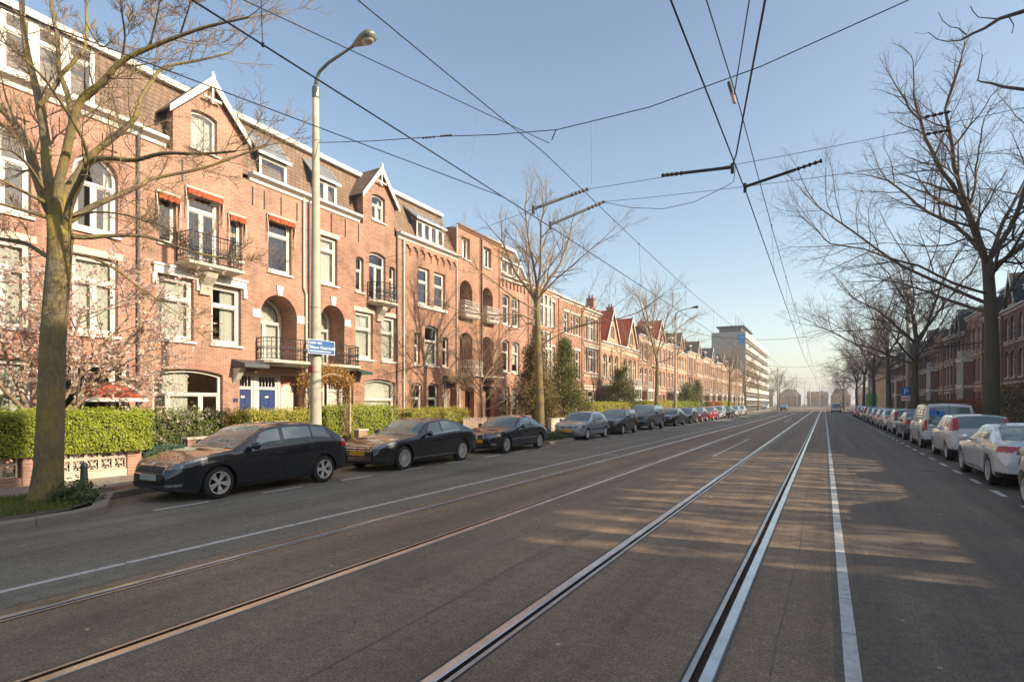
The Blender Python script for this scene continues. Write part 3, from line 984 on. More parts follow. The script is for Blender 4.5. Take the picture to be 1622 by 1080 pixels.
# entrance porch with a small red tiled canopy
window(r, U(7.5),U(9.28),2.1,3.02, ft=0.08, mull=(0.24,0.78), cur='none', sill=False, grid=1)
e = MB()
for u in (U(7.5)+0.02,U(7.92),U(8.85),U(9.28)-0.09): e.box(u,u+0.09,0.05,0.2,0.3,2.1)
e.box(U(7.6),U(7.92),0.16,0.2,0.3,1.2); e.box(U(8.94),U(9.2),0.16,0.2,0.3,1.2)
po = e.build('porch', WHITE, r)
d = MB(); d.box(U(8.02),U(8.84),0.5,0.55,0.3,2.1); d.build('door_leaf', plain('brown_door', (0.10,0.035,0.02), 0.4, 0.2), po)
for k in range(3):
    for j in range(2): pane(po, outl(U(8.1)+k*0.24,U(8.3)+k*0.24,1.1+j*0.45,1.5+j*0.45), 0.49)
c = MB(); ca, cb = U(7.72), U(9.40)
c.add([(ca+0.35,-0.02,2.45),(cb-0.35,-0.02,2.45),(cb,-0.75,1.98),(ca,-0.75,1.98),(ca+0.35,-0.02,2.38),(cb-0.35,-0.02,2.38),(cb,-0.75,1.91),(ca,-0.75,1.91)],
      [(0,1,2,3),(4,5,6,7),(0,3,7,4),(1,2,6,5)])
cp = c.build('porch_canopy', TILE_R, r)
t = MB(); t.tube([(ca+0.35,-0.02,2.47),(ca-0.02,-0.77,1.97)],0.045,4); t.tube([(cb-0.35,-0.02,2.47),(cb+0.02,-0.77,1.97)],0.045,4); t.box(ca-0.03,cb+0.03,-0.80,-0.75,1.89,1.99)
t.build('canopy_trim', WHITE, cp)
for u in (ca+0.1, cb-0.1): MB().tube([(u,-0.02,1.4),(u,-0.35,1.55),(u,-0.68,1.9)],0.03,5).build('canopy_bracket', WHITE, cp)

# house with the red awnings and the blue doors
y0 = 9.53
r, W = left_house(9.53, 16.1, 'salmon brick house with red-orange awnings, two blue front doors and a gabled top window')
H2 = r
ga, gb, zs, zp = U(10.6), U(13.1), 11.55, 12.95
top = [(0,0),(W,0),(W,10.05),(gb,10.05),(gb,zs),((ga+gb)/2,zp),(ga,zs),(ga,10.05),(0,10.05)]
o2 = [(U(10.15),U(10.7),7.0,8.5),(U(11.08),U(12.19),6.5,8.95),(U(12.6),U(13.07),7.0,8.5),(U(14.18),U(15.25),6.9,8.95)]
o1 = [(U(10.13),U(11.29),3.92,5.96),(U(11.91),U(13.04),3.92,5.96)]
arch = (U(13.85),U(15.50),3.46,6.02)
gw = (U(9.97),U(12.33),0.55,2.98)
gd = (U(12.98),U(15.95),0.3,2.98)
gg = (U(11.2),U(12.12),10.45,11.75)
holes = [outl(*o) for o in o2+o1] + [outl(*arch,0.825), outl(*gw,0.16), outl(*gd), outl(*gg,0.10)]
shell(r, W, [top]+holes, 10.05, brick=BRICK_A)
window(r, *o2[0], 0, cur='none'); window(r, *o2[1], 0, trans=0.76, mull=(0.5,), ft=0.10, cur='none', sill=False); window(r, *o2[2], 0, cur='none')
window(r, *o2[3], 0, trans=0.70, ft=0.09, cur='none', sill=WHITE)
for o in o2: awning(r, o[0], o[1], o[3]-0.02)
window(r, *o1[0], 0, trans=0.66, ft=0.11, cur='full', lintel='stone', sill=WHITE)
window(r, *o1[1], 0, trans=0.66, ft=0.11, cur='right', lintel='stone', sill=WHITE)
window(r, *gg, 0.10, ft=0.09, cur='full', sill=WHITE)
window(r, *gw, 0.16, ft=0.10, trans=0.66, mull=(0.23,0.70), cur='left', sill=True)
arch_ring(r, gw[0],gw[1],gw[3],0.16,0.2,BRICK_C)
balcony(r, U(10.72),U(12.6),6.45,0.7,0.95,rounded=False,bracket=[(U(11.45),U(11.85),0.75)],slab=0.17)

def loggia(r, a, b, z0, z1, rise, brick, doors=1, dep=0.95, keystone=True, white_left=0.62):
    """arched recess: lining, back wall and a glazed white door"""
    A = outl(a-0.002,b+0.002,z0-0.01,z1+0.002,rise,16)
    m = MB(); n = len(A)
    for k in range(n):
        k2 = (k+1) % n
        m.quad((A[k][0],0.33,A[k][1]),(A[k2][0],0.33,A[k2][1]),(A[k2][0],dep,A[k2][1]),(A[k][0],dep,A[k][1]))
    lg = m.build('loggia', brick, r)
    MB().quad((a-0.2,dep+0.14,z0-0.1),(b+0.2,dep+0.14,z0-0.1),(b+0.2,dep+0.14,z1+0.1),(a-0.2,dep+0.14,z1+0.1)).build('back_wall', WHITE2, lg)
    window(lg, a+0.02, b-0.02, z0+0.02, z1-0.02, rise*0.96, rec=dep-0.06, ft=0.11, trans=0.62, mull=(0.5,), cur='full', sill=False, sub=True)
    arch_ring(r, a, b, z1, rise, 0.26, BRICK_C)
    if keystone:
        c = (a+b)/2
        MB().poly([[(c-0.10,z1-0.02),(c+0.10,z1-0.02),(c+0.16,z1+0.36),(c-0.16,z1+0.36)]], -0.06, 0.0).build('keystone', WHITE, r)
        for u0_, u1_ in ((a-0.36,a),(b,b+0.36)): MB().box(u0_,u1_,-0.03,0.0,z1-rise-0.16,z1-rise+0.16).build('impost', WHITE, r)
    return lg
loggia(r, *arch, 0.825, BRICK_C)
balcony(r, U(13.68),U(15.88),3.45,0.85,0.82,rounded=True,slab=0.2)
# doors under the first-floor balcony
door(r, U(13.05),U(13.88),0.3,2.94,2.42,BLUEDOOR,y=0.5)
door(r, U(14.05),U(14.95),0.3,2.94,2.42,BLUEDOOR,y=0.5)
m = MB(); m.box(U(12.98),U(13.05),0.35,0.6,0.3,2.98); m.box(U(13.88),U(14.05),0.45,0.62,0.3,2.98); m.box(U(14.95),U(15.08),0.45,0.62,0.3,2.98); m.box(U(12.98),U(15.95),0.34,0.6,2.94,2.99)
m.build('door_surround', WHITE, r)
m = MB(); m.box(U(15.08),U(15.95),0.62,0.7,0.3,2.98); m.build('entry_wall', BRICK_C, r)
m = MB(); m.poly([outl(U(15.2),U(15.8),0.3,2.6,0.2)],0.57,0.618); m.build('side_door', WHITE2, r)
m = MB(); m.prof([(-0.75,3.12),(-0.75,3.24),(0.0,3.42),(0.0,3.12)], U(12.66),U(13.66)); cn = m.build('door_canopy', DARKZ, r)
for u in (U(12.8),U(15.9)): MB().prof([(0,2.55),(-0.16,2.7),(-0.5,3.1),(0,3.1)],u-0.1,u+0.1).build('canopy_bracket', WHITE, cn)
MB().box(U(12.72),U(12.9),-0.03,-0.001,1.9,2.02).build('house_number', BLUEDOOR, r)
cornice(r, 0, ga-0.25, 10.33); cornice(r, gb+0.25, W, 10.33)
sl = mansard(r, 0, W, 10.36, 12.85, y0=0.36)
gable_trim(r, ga, gb, zs, zp)
dormer(r, U(14.07),U(15.34),10.45,11.36,0.38,sl,12.45,n=1,cur='none')
pipe(r, U(15.80), 0.3, 10.2, WHITE2, jog=(6.25,0.12))
pipe(r, W-0.03, 0.3, 10.2, DARKZ, r=0.035)
anchor_irons(r, (U(10.9),U(13.5),U(14.0),U(14.75),U(15.5)), 9.5, 0.7)

# the plainer twin with the iron balcony
y0 = 16.1
r, W = left_house(16.1, 21.55, 'salmon brick house with gabled top window and small iron balcony, behind the lamp post')
ga, gb, zs, zp = U(19.2), U(21.35), 11.6, 12.98
top = [(0,0),(W,0),(W,10.05),(gb,10.05),(gb,zs),((ga+gb)/2,zp),(ga,zs),(ga,10.05),(0,10.05)]
o2 = [(U(16.72),U(17.65),6.92,8.93,0),(U(18.75),U(19.24),6.92,8.5,0.08),(U(19.6),U(20.72),6.62,8.95,0.12),(U(20.98),U(21.4),6.92,8.5,0.06)]
o1 = [(U(18.73),U(19.85),3.88,6.02,0),(U(20.42),U(21.46),3.88,6.02,0)]
arch = (U(16.72),U(18.06),3.46,6.05)
gw = (U(19.3),U(21.4),0.6,2.98); gg = (U(19.78),U(20.68),10.48,11.7); gd = (U(16.4),U(18.6),0.3,2.95)
shell(r, W, [top]+[outl(*o) for o in o2+o1]+[outl(*arch,0.67),outl(*gw,0.16),outl(*gg,0.1),outl(*gd)], 10.05, brick=BRICK_A2)
window(r, *o2[0], trans=0.72, ft=0.10, cur='full', lintel='plain', sill=WHITE)
window(r, *o2[1], trans=0.62, cur='none', sill=WHITE); window(r, *o2[2], trans=0.74, mull=(0.5,), ft=0.1, cur='none', sill=False); window(r, *o2[3], trans=0.62, cur='none', sill=WHITE)
for o in o1: window(r, *o, trans=0.64, ft=0.11, cur='full', sill=WHITE, lintel='plain')
window(r, *gg, 0.1, ft=0.09, trans=0.6, mull=(0.5,), cur='sides', sill=WHITE)
window(r, *gw, 0.16, ft=0.10, trans=0.6, mull=(), cur='blind', sill=True)
for o in o2[1:]: arch_ring(r, o[0],o[1],o[3],o[4],0.18,BRICK_C)
arch_ring(r, gw[0],gw[1],gw[3],0.16,0.2,BRICK_C); arch_ring(r, gg[0],gg[1],gg[3],0.1,0.2,BRICK_C)
loggia(r, *arch, 0.67, BRICK_C)
balcony(r, U(16.45),U(18.35),3.45,0.85,0.82,rounded=True,slab=0.2)
balcony(r, U(19.5),U(21.05),6.58,0.65,0.85,rounded=True,bracket=[(U(20.05),U(20.45),0.7)],slab=0.17)
door(r, U(16.5),U(17.35),0.3,2.9,2.4,plain('red_door',(0.18,0.02,0.015),0.4,0.1),y=0.5)
door(r, U(17.5),U(18.4),0.3,2.9,2.4,WHITE2,y=0.5)
MB().prof([(-0.7,3.12),(-0.7,3.22),(0.0,3.38),(0.0,3.12)], U(18.38),U(19.1)).build('door_canopy', GREENP, r)
cornice(r, 0, ga-0.25, 10.33)
sl = mansard(r, 0, W, 10.36, 12.85, y0=0.36)
gable_trim(r, ga, gb, zs, zp)
dormer(r, U(16.75),U(17.98),10.45,11.42,0.38,sl,12.45,n=2,cur='sides')
pipe(r, W-0.05, 0.3, 10.2, DARKZ, r=0.04)
anchor_irons(r, (U(16.5),U(17.3),U(18.1),U(18.9)), 9.55, 0.8)

# arcaded frieze under the cornice
y0 = 21.55
r, W = left_house(21.55, 26.75, 'orange brick house with a four-light dormer and small brick arches below its cornice')
o2 = [(U(23.22),U(24.16),7.02,8.98),(U(24.58),U(25.58),7.02,8.98)]
o1 = [(U(22.88),U(23.36),3.86,5.5,0.05),(U(23.77),U(24.95),3.86,6.0,0.14),(U(25.34),U(25.9),3.86,5.5,0.05)]
gw = [(U(22.62),U(23.56),0.8,2.9,0.08),(U(24.06),U(24.98),0.8,2.9,0.08)]; gd = (U(25.5),U(26.62),0.3,3.05)
shell(r, W, [[(0,0),(W,0),(W,10.05),(0,10.05)]]+[outl(*o) for o in o2+o1+gw]+[outl(*gd)], 10.05, brick=BRICK_B)
for o in o2: window(r, *o, 0, trans=0.62, ft=0.11, cur='none', sill=False)
MB().box(U(23.1),U(25.7),-0.08,0.05,6.84,7.015).build('sill', WHITE, r)
window(r, *o1[0], trans=0.6, cur='none', sill=WHITE); window(r, *o1[1], trans=0.62, ft=0.09, cur='low', sill=WHITE); window(r, *o1[2], trans=0.6, cur='none', sill=WHITE)
for o in o1+gw: arch_ring(r, o[0],o[1],o[3],o[4],0.18,BRICK_C)
for o in gw: window(r, *o, trans=0.62, ft=0.09, cur='none')
door(r, U(25.5),U(26.1),0.3,3.0,2.45,WHITE,y=0.3,fan_bars=3)
MB().box(U(26.1),U(26.62),0.35,0.45,0.3,3.05).build('entry_wall', BRICK_C, r)
MB().prof([(-0.6,3.15),(-0.6,3.24),(0.0,3.36),(0.0,3.15)], U(25.35),U(26.7)).build('door_canopy', GREENP, r)
for k in range(8):
    a = 0.42 + k*0.585
    m = MB(); A = outl(a+0.06,a+0.44,9.45,9.86,0.19,8)
    m.poly([[(a,9.70),(a-0.05,9.70),(a-0.05,10.04),(a+0.535,10.04),(a+0.535,9.70),(a+0.44,9.70)] + A[2:]] , -0.10, 0.0)
    m.prof([(0,9.34),(-0.05,9.42),(-0.099,9.699),(0,9.699)], a-0.05, a+0.055)
    m.build('corbel_arch', BRICK_B, r)
cornice(r, 0, W, 10.33)
sl = mansard(r, 0, W, 10.35, 12.85, y0=0.06)
dormer(r, U(23.2),U(25.6),10.45,11.45,0.10,sl,12.3,n=4,cur='sides',cheek=DARKZ)
pipe(r, 0.45, 0.3, 10.0, WHITE2); pipe(r, W-0.1, 0.3, 12.1, WHITE2, r=0.04)

# four storeys of brick with arched balconies
y0 = 26.75
r, W = left_house(26.75, 31.7, 'flat-topped four-storey orange brick house with stacked arched balconies')
o3 = [(U(27.2),U(28.1),10.35,11.6),(U(29.63),U(30.54),10.35,11.6)]
ar = [(U(27.0),U(28.35)),(U(29.4),U(30.75))]
holes = [outl(*o) for o in o3]
for a, b in ar: holes += [outl(a,b,7.0,9.07,0.66), outl(a,b,3.5,6.0,0.3), outl(a-0.1,b+0.2,0.3,2.95,0.12)]
shell(r, W, [[(0,0),(W,0),(W,12.0),(0,12.0)]]+holes, 12.0, brick=BRICK_B, storeys=(0.5,3.5,6.9,10.2))
for o in o3: window(r, *o, 0, rec=0.2, mull=(0.5,), cur='blind', sill=WHITE)
for k, (a, b) in enumerate(ar):
    loggia(r, a,b,7.0,9.07,0.66,BRICK_C,keystone=False); loggia(r, a,b,3.5,6.0,0.3,BRICK_C,keystone=False)
    balcony(r, a-0.1,b+0.1,6.98,0.45,0.78,rounded=False,rail_mat=WHITE,slab=0.18)
    balcony(r, a-0.15,b+0.15,3.48,0.85,0.8,rounded=True,rail_mat=WHITE if k == 0 else IRON)
    door(r, a+0.05,a+0.85,0.3,2.8,2.3,WHITE2 if k else BLUEDOOR,y=0.55)
    MB().box(a+0.9,b+0.15,0.6,0.68,0.3,2.9).build('entry_wall', BRICK_C, r)
for u in (0.02, W*0.49, W-0.2): MB().box(u,u+0.18,-0.05,0.0,0.3,11.9).build('pilaster', BRICK_C, r)
cornice(r, 0, W, 12.2, 0.22, 0.14, plain('brown_paint',(0.17,0.09,0.05),0.6,0.2))
MB().box(0,W,0.34,9,12.0,12.06).build('roof', DARKZ, r)
pipe(r, W*0.49+0.09, 0.3, 12.0, DARKZ, y=-0.12)

# narrow mansard house at the end of the tall block
y0 = 31.7
r, W = left_house(31.7, 35.55, 'narrow orange brick house with two small white dormers and white roof edge')
o2 = [(U(31.98),U(32.92),7.05,9.03),(U(33.26),U(34.34),7.05,9.03)]; o1 = [(a,b,3.9,6.0) for a,b,_,_ in o2]; o0 = [(a,b,0.8,2.9) for a,b,_,_ in o2]
shell(r, W, [[(0,0),(W,0),(W,10.05),(0,10.05)]]+[outl(*o,0.08) for o in o2+o1+o0], 10.05, brick=BRICK_A3)
for o in o2+o1+o0: window(r, *o, 0.08, trans=0.64, ft=0.1, cur=random.choice(['sides','blind','none']), sill=WHITE); arch_ring(r,o[0],o[1],o[3],0.08,0.18,BRICK_C)
cornice(r, 0, W, 10.33)
sl = mansard(r, 0, W, 10.35, 12.8, y0=0.06)
dormer(r, U(31.95),U(32.85),10.45,11.25,0.08,sl,11.9,n=1,cur='none',cheek=WHITE)
dormer(r, U(33.4),U(34.4),10.45,11.25,0.08,sl,11.9,n=1,cur='none',cheek=WHITE)
MB().tube([(W-0.02,-0.05,10.3),(W-0.02,1.1,12.85)],0.09,4).build('verge_board', WHITE, r)
for k in range(7): MB().box(0.25+k*0.5,0.45+k*0.5,-0.10,-0.002,9.55,10.0).build('corbel', BRICK_C, r)

# ------------------------------------------------------------------ further houses of the row, in a few kinds
def simple_house(r, W, brick, zc, cols, floors, roof='flat', tile=None, gable=None, bay=None, white_base=False, zt=None, chim=True, pil=True, depth=9.0, curs=('none','blind','sides','full')):
    """cols: (u0, u1) window columns; floors: (z0, z1, rise)"""
    rnd = random.Random(int(W*1000) + int(zc*77) + len(cols)*13 + (5 if gable else 0))
    op = []
    for fi, (z0, z1, rise) in enumerate(floors):
        for ci, (a, b) in enumerate(cols):
            op.append((a, b, z0, z1, rise, fi, ci))
    top = [(0,0),(W,0),(W,zc-0.2),(0,zc-0.2)]
    if gable:
        ga, gb, zs, zp, gwin = gable
        top = [(0,0),(W,0),(W,zc-0.2),(gb,zc-0.2),(gb,zs),((ga+gb)/2,zp),(ga,zs),(ga,zc-0.2),(0,zc-0.2)]
        if ga <= 0.001: top = [(0,0),(W,0),(W,zs),(W/2,zp),(0,zs)]
    holes = [outl(*o[:5]) for o in op]
    if gable and gable[4]: holes.append(outl(*gable[4]))
    shell(r, W, [top]+holes, zc-0.2, brick=brick, depth=depth)
    for (a,b,z0,z1,rise,fi,ci) in op:
        if fi == 0 and ci == len(cols)-1:
            door(r, a, b, z0, z1, z0+(z1-z0)*0.8, rnd.choice([BLUEDOOR, GREENP, WHITE2, plain('brown_door',(0.10,0.035,0.02),0.4,0.2)]), y=0.3, fan_bars=3)
        else:
            window(r, a, b, z0, z1, rise, ft=0.10, trans=0.64, mull=(0.5,) if b-a > 1.15 else (), cur=rnd.choice(curs), sill=WHITE, lintel='plain' if rise == 0 else None)
            if rise > 0: arch_ring(r, a, b, z1, rise, 0.2, BRICK_C if brick is not BRICK_C else BRICK_D)
    if gable and gable[4]: window(r, *gable[4], ft=0.1, mull=(0.5,), cur='none', sill=WHITE)
    if not (gable and gable[0] <= 0.001):
        cornice(r, 0, W, zc)
    if roof == 'mansard':
        sl = mansard(r, 0, W, zc+0.02, zt, mat=tile, depth=depth, y0=0.06 if not gable else 0.36)
        c = W*0.5 if not gable else (gable[0]*0.5 if gable[0] > W*0.4 else (gable[1]+W)/2)
        dormer(r, c-0.6, c+0.6, zc+0.1, zc+1.1, 0.10 if not gable else 0.38, sl, zt-0.5, n=2, cur='none', cheek=DARKZ)
    elif roof == 'flat':
        MB().box(0,W,0.34,depth,zc-0.2,zc-0.12).build('roof', DARKZ, r)
    elif roof == 'steep':
        m = MB(); m.prof([(0.30,zc),(3.2,zt),(6.0,zt),(depth,zc)], 0.003, W-0.003); m.build('roof', tile or TILE_R, r)
    if gable: gable_trim(r, gable[0], gable[1], gable[2], gable[3], roofm=tile or TILE_R, back=3.0, hooks=False)
    if chim: chimney(r, W-0.35, 3.2, zc-0.3, (zt or zc)+1.2)
    if pil:
        for u in (0.02, W-0.20): MB().box(u,u+0.18,-0.07,0.0,0.2,zc-0.22).build('pilaster', brick, r)
    if bay:
        ba, bb, dep, zb0, zb1 = bay
        m = MB()
        for k, z in enumerate((zb0, (zb0+zb1)/2, zb1)):
            m.box(ba-0.05,bb+0.05,-dep-0.04,-0.002,z-0.14,z+0.14)
        for u in (ba, (ba*2+bb)/3, (ba+2*bb)/3, bb): m.box(u-0.07,u+0.07,-dep,-dep+0.12,zb0,zb1)
        bo = m.build('bay', WHITE, r)
        q = MB(); q.box(ba,bb,-dep+0.02,-0.002,0.1,zb0-0.141); q.build('bay_base', brick, bo)
        for u in (ba+0.02, bb-0.12): MB().box(u,u+0.10,-dep+0.121,-0.002,zb0,zb1-0.141).build('bay_side', brick, bo)
        for k in range(3):
            a = ba+(bb-ba)*k/3+0.08; b = ba+(bb-ba)*(k+1)/3-0.08
            for za, zb in ((zb0+0.15,(zb0+zb1)/2-0.15),((zb0+zb1)/2+0.15,zb1-0.15)):
                pane(bo, outl(a,b,za,zb), -dep+0.08)
        m = MB()
        railing_mesh([(ba,-0.02),(ba,-dep+0.02),(bb,-dep+0.02),(bb,-0.02)], zb1+0.14, zb1+0.95, ornate=False, step=0.1, r=0.018).build('bay_railing', WHITE, bo)

def stone_bands(r, W, zs):
    for z in zs: MB().box(0.0,W,-0.035,0.0,z,z+0.14).build('stone_band', STONE, r)

# two lower flat-roofed houses
r, W = left_house(35.55, 41.0, 'orange brick house with white bay windows behind the large bare tree')
simple_house(r, W, BRICK_B, 10.45, [(0.7,1.7),(1.9,2.75),(3.4,4.65)], [(0.5,2.9,0),(3.9,6.2,0),(7.8,9.7,0)])
m = MB()
for z in (3.5,7.3,10.0): m.box(1.7-0.95,2.95,-0.62,-0.002,z-0.15,z+0.12)
m.box(0.78,2.92,-0.58,-0.002,0.1,0.9)
bo = m.build('bay', BRICK_B, r)
for za, zb in ((0.9,3.35),(3.62,7.15),(7.42,9.85)):
    for k in range(3):
        f = MB(); a = 0.82+k*0.69; b = a+0.66; f.ring(outl(a,b,za,zb),outl(a+0.09,b-0.09,za+0.09,zb-0.09),-0.57,-0.45); f.box(a+0.05,b-0.05,-0.56,-0.47,za+(zb-za)*0.62,za+(zb-za)*0.66+0.04)
        f.build('bay_window', WHITE, bo); pane(bo, outl(a+0.09,b-0.09,za+0.09,zb-0.09), -0.5)
r, W = left_house(41.0, 45.9, 'orange brick house with narrow white windows between two brick pilasters')
simple_house(r, W, BRICK_C, 10.4, [(0.9,1.9),(2.4,3.2),(3.5,4.4)], [(0.5,2.9,0),(3.9,6.3,0),(7.6,9.3,0)])
r, W = left_house(45.9, 50.3, 'orange brick house with tall stone-framed windows and castellated parapet')
simple_house(r, W, BRICK_B, 10.2, [(0.55,1.2),(1.45,3.05),(3.25,3.9)], [(1.2,3.0,0),(4.6,6.8,0),(7.5,9.5,0)])
stone_bands(r, W, (3.3,4.2,7.05))
for k in range(5): MB().box(0.05+k*0.95,0.5+k*0.95,-0.1,0.24,10.205,10.5).build('merlon', BRICK_C, r)
# gable-fronted pair with red tiled roofs
for ya, yb, lab in ((50.3,56.6,'gabled brick house with red tiled roof, first of the gabled pair beyond the conifers'),(56.6,62.8,'gabled brick house with red tiled roof, second of the gabled pair')):
    r, W = left_house(ya, yb, lab)
    simple_house(r, W, BRICK_D, 7.75, [(0.8,2.0),(2.5,3.7),(4.3,5.3)], [(0.5,2.9,0.1),(4.3,6.6,0.3)], roof='steep', zt=11.6, gable=(1.6,5.6,7.9,11.1,(3.0,4.2,8.2,9.5,0.2)), bay=(0.5,3.0,1.3,0.9,3.4))
    stone_bands(r, W, (3.55,7.0))
r, W = left_house(62.8, 69.2, 'flat-topped red brick house with pale stone bands left of the slim street lamp')
simple_house(r, W, BRICK_C, 9.75, [(0.7,1.9),(2.6,3.8),(4.5,5.6)], [(0.5,2.9,0),(3.9,6.0,0.2),(6.9,8.9,0)], bay=(0.5,2.6,1.0,0.9,3.3)); stone_bands(r, W, (3.4,6.4,9.1))
r, W = left_house(69.2, 75.8, 'red brick house with a tall stepped gable and chimney behind the slim street lamp')
simple_house(r, W, BRICK_C, 9.6, [(0.7,1.9),(2.6,3.8),(4.7,5.7)], [(0.5,2.9,0),(3.9,6.0,0.2),(6.9,8.9,0.2)], roof='mansard', zt=11.6, gable=(2.0,5.2,10.4,12.5,(3.1,4.1,9.9,11.1,0.3))); stone_bands(r, W, (3.4,6.4,9.1))
kinds = []
y = 75.8
labs = ['flat-topped red brick terrace house just past the slim street lamp','gabled red brick terrace house past the slim street lamp, before the far trees',
        'flat-topped red brick terrace house between two gabled ones far down the left row','gabled red brick terrace house far down the left row, short of the office block',
        'pale-banded flat terrace house eighth from the office block','gabled terrace house seventh from the office block','flat terrace house sixth from the office block',
        'gabled terrace house fifth from the office block','flat terrace house fourth from the office block','gabled terrace house third from the office block',
        'flat terrace house second from the office block','gabled terrace house standing next to the office block']
protoA = protoB = None
for k, lab in enumerate(labs):
    w = 6.6
    if k == 0:
        r, W = left_house(y, y+w, lab); protoA = r
        simple_house(r, W, BRICK_C, 9.9, [(0.7,1.9),(2.6,3.8),(4.7,5.7)], [(0.5,2.9,0),(3.9,6.0,0.2),(6.9,9.0,0.0)], bay=(0.5,2.6,1.0,0.9,3.3)); stone_bands(r, W, (3.4,6.4,9.2))
    elif k == 1:
        r, W = left_house(y, y+w, lab); protoB = r
        simple_house(r, W, BRICK_D, 9.3, [(0.7,1.9),(2.6,3.8),(4.7,5.7)], [(0.5,2.9,0.1),(3.9,6.0,0.2),(6.7,8.6,0.2)], roof='mansard', tile=TILE_G, zt=11.4, gable=(0.8,3.9,10.0,12.2,(1.8,2.9,9.6,10.9,0.2)), bay=(0.6,2.5,0.9,0.9,3.3)); stone_bands(r, W, (3.4,6.3))
    else:
        r = copy_tree(protoA if k % 2 == 0 else protoB)
        r['label'] = lab; r['category'] = 'house'; r.location = (XF, y, 0)
    r['group'] = 'terrace houses far down the left row'
    y += w

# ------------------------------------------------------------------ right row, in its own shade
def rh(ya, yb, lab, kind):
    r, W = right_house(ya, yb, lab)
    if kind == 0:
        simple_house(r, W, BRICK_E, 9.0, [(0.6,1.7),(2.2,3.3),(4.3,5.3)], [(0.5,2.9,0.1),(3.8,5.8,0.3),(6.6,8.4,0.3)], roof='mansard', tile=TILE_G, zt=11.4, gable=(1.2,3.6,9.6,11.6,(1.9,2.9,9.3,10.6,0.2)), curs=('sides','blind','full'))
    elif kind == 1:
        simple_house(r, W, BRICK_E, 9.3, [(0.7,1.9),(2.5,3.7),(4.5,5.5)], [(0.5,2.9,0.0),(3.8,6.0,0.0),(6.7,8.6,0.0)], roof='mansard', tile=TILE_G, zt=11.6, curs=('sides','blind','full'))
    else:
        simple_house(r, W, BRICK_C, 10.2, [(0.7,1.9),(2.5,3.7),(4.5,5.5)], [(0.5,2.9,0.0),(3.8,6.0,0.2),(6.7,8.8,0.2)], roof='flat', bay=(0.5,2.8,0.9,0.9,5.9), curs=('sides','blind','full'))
    stone_bands(r, W, (3.3,6.3))
    return r
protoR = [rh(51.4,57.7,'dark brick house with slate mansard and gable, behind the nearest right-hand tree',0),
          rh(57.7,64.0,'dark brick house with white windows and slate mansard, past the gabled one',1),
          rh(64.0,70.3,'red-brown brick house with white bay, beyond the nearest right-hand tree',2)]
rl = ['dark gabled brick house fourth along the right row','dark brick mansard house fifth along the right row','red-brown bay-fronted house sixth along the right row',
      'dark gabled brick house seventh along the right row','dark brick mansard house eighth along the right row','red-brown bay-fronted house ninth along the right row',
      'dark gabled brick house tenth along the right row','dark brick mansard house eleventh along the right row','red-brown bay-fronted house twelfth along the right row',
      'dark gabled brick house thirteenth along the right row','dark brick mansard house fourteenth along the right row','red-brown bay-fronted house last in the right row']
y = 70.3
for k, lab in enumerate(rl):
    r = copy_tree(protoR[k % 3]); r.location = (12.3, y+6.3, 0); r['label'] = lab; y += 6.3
    r['group'] = 'terrace houses along the right row'
# the same row goes on beside and behind the camera; it throws the street into shade
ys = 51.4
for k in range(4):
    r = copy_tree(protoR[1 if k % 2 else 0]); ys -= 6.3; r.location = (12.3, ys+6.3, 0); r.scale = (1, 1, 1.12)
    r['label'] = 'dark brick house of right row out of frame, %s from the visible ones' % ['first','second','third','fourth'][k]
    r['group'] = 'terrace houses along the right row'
r, W = right_house(8.6, 26.2, 'added low brick row out of frame on the right that lets sun streaks pass', 'sun_gap_building')
r['category'] = 'building'
simple_house(r, W, BRICK_E, 5.2, [(1.0+2.9*k, 2.6+2.9*k) for k in range(6)], [(0.4,2.5,0.2),(3.3,4.6,0)], roof='flat', chim=False, depth=4.0)  # unseen row added; kept low so sun passes above it onto the road
r, W = right_house(-16.0, 8.6, 'tall flat-roofed brick apartment block out of frame on the right', 'apartment_block')
r['category'] = 'building'
simple_house(r, W, BRICK_E, 14.9, [(1.0+3.2*k, 2.6+3.2*k) for k in range(7)], [(0.5,2.9,0),(3.8,5.8,0),(6.6,8.6,0),(9.4,11.4,0),(12.0,13.8,0)], roof='flat', chim=False)

# ------------------------------------------------------------------ office block and the far end of the street
r = thing('office_block', 'pale concrete office block with strip windows and blue sign at the far end', 'building', (-18.3, 161, 0), R(90))
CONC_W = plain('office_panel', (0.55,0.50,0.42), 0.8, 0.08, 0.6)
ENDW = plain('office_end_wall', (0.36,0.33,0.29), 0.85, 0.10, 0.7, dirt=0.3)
L, D, H = 71.0, 8.7, 20.6
MB().box(0.0,L,0.9,D-0.3,0,H).build('core', plain('office_glass_band', (0.10,0.10,0.10), 0.3, 0.2, 0.5), r)
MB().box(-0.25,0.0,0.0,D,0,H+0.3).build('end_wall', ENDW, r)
for i in range(20):       # vertical joints of the end wall panels
    pass
for f in range(7):
    z = 2.9*f
    MB().box(0.002,L,0.0,0.898,z+1.95 if f else 2.6,z+3.15 if f < 6 else H+0.3).build('spandrel', CONC_W, r)
    MB().box(0.002,L,0.0,0.5,z+1.2,z+1.28).build('sun_louvre', CONC_W, r)
    for k in range(24):
        MB().box(k*2.95+0.3,k*2.95+0.42,0.35,0.899,z+0.3,z+1.949).build('mullion', CONC_W, r)
MB().box(3,22,1.5,D-1.5,H,H+2.0).build('plant_room', DARKZ, r)
m = MB(); m.prof([(0.6,H+2.0),(0.6,H+2.25),(D-0.8,H+2.25),(D-0.8,H+2.0)], 2, 23); m.build('roof_canopy', DARKZ, r)
SIGNB = plain('sign_blue', (0.03,0.24,0.48), 0.5, 0.05)
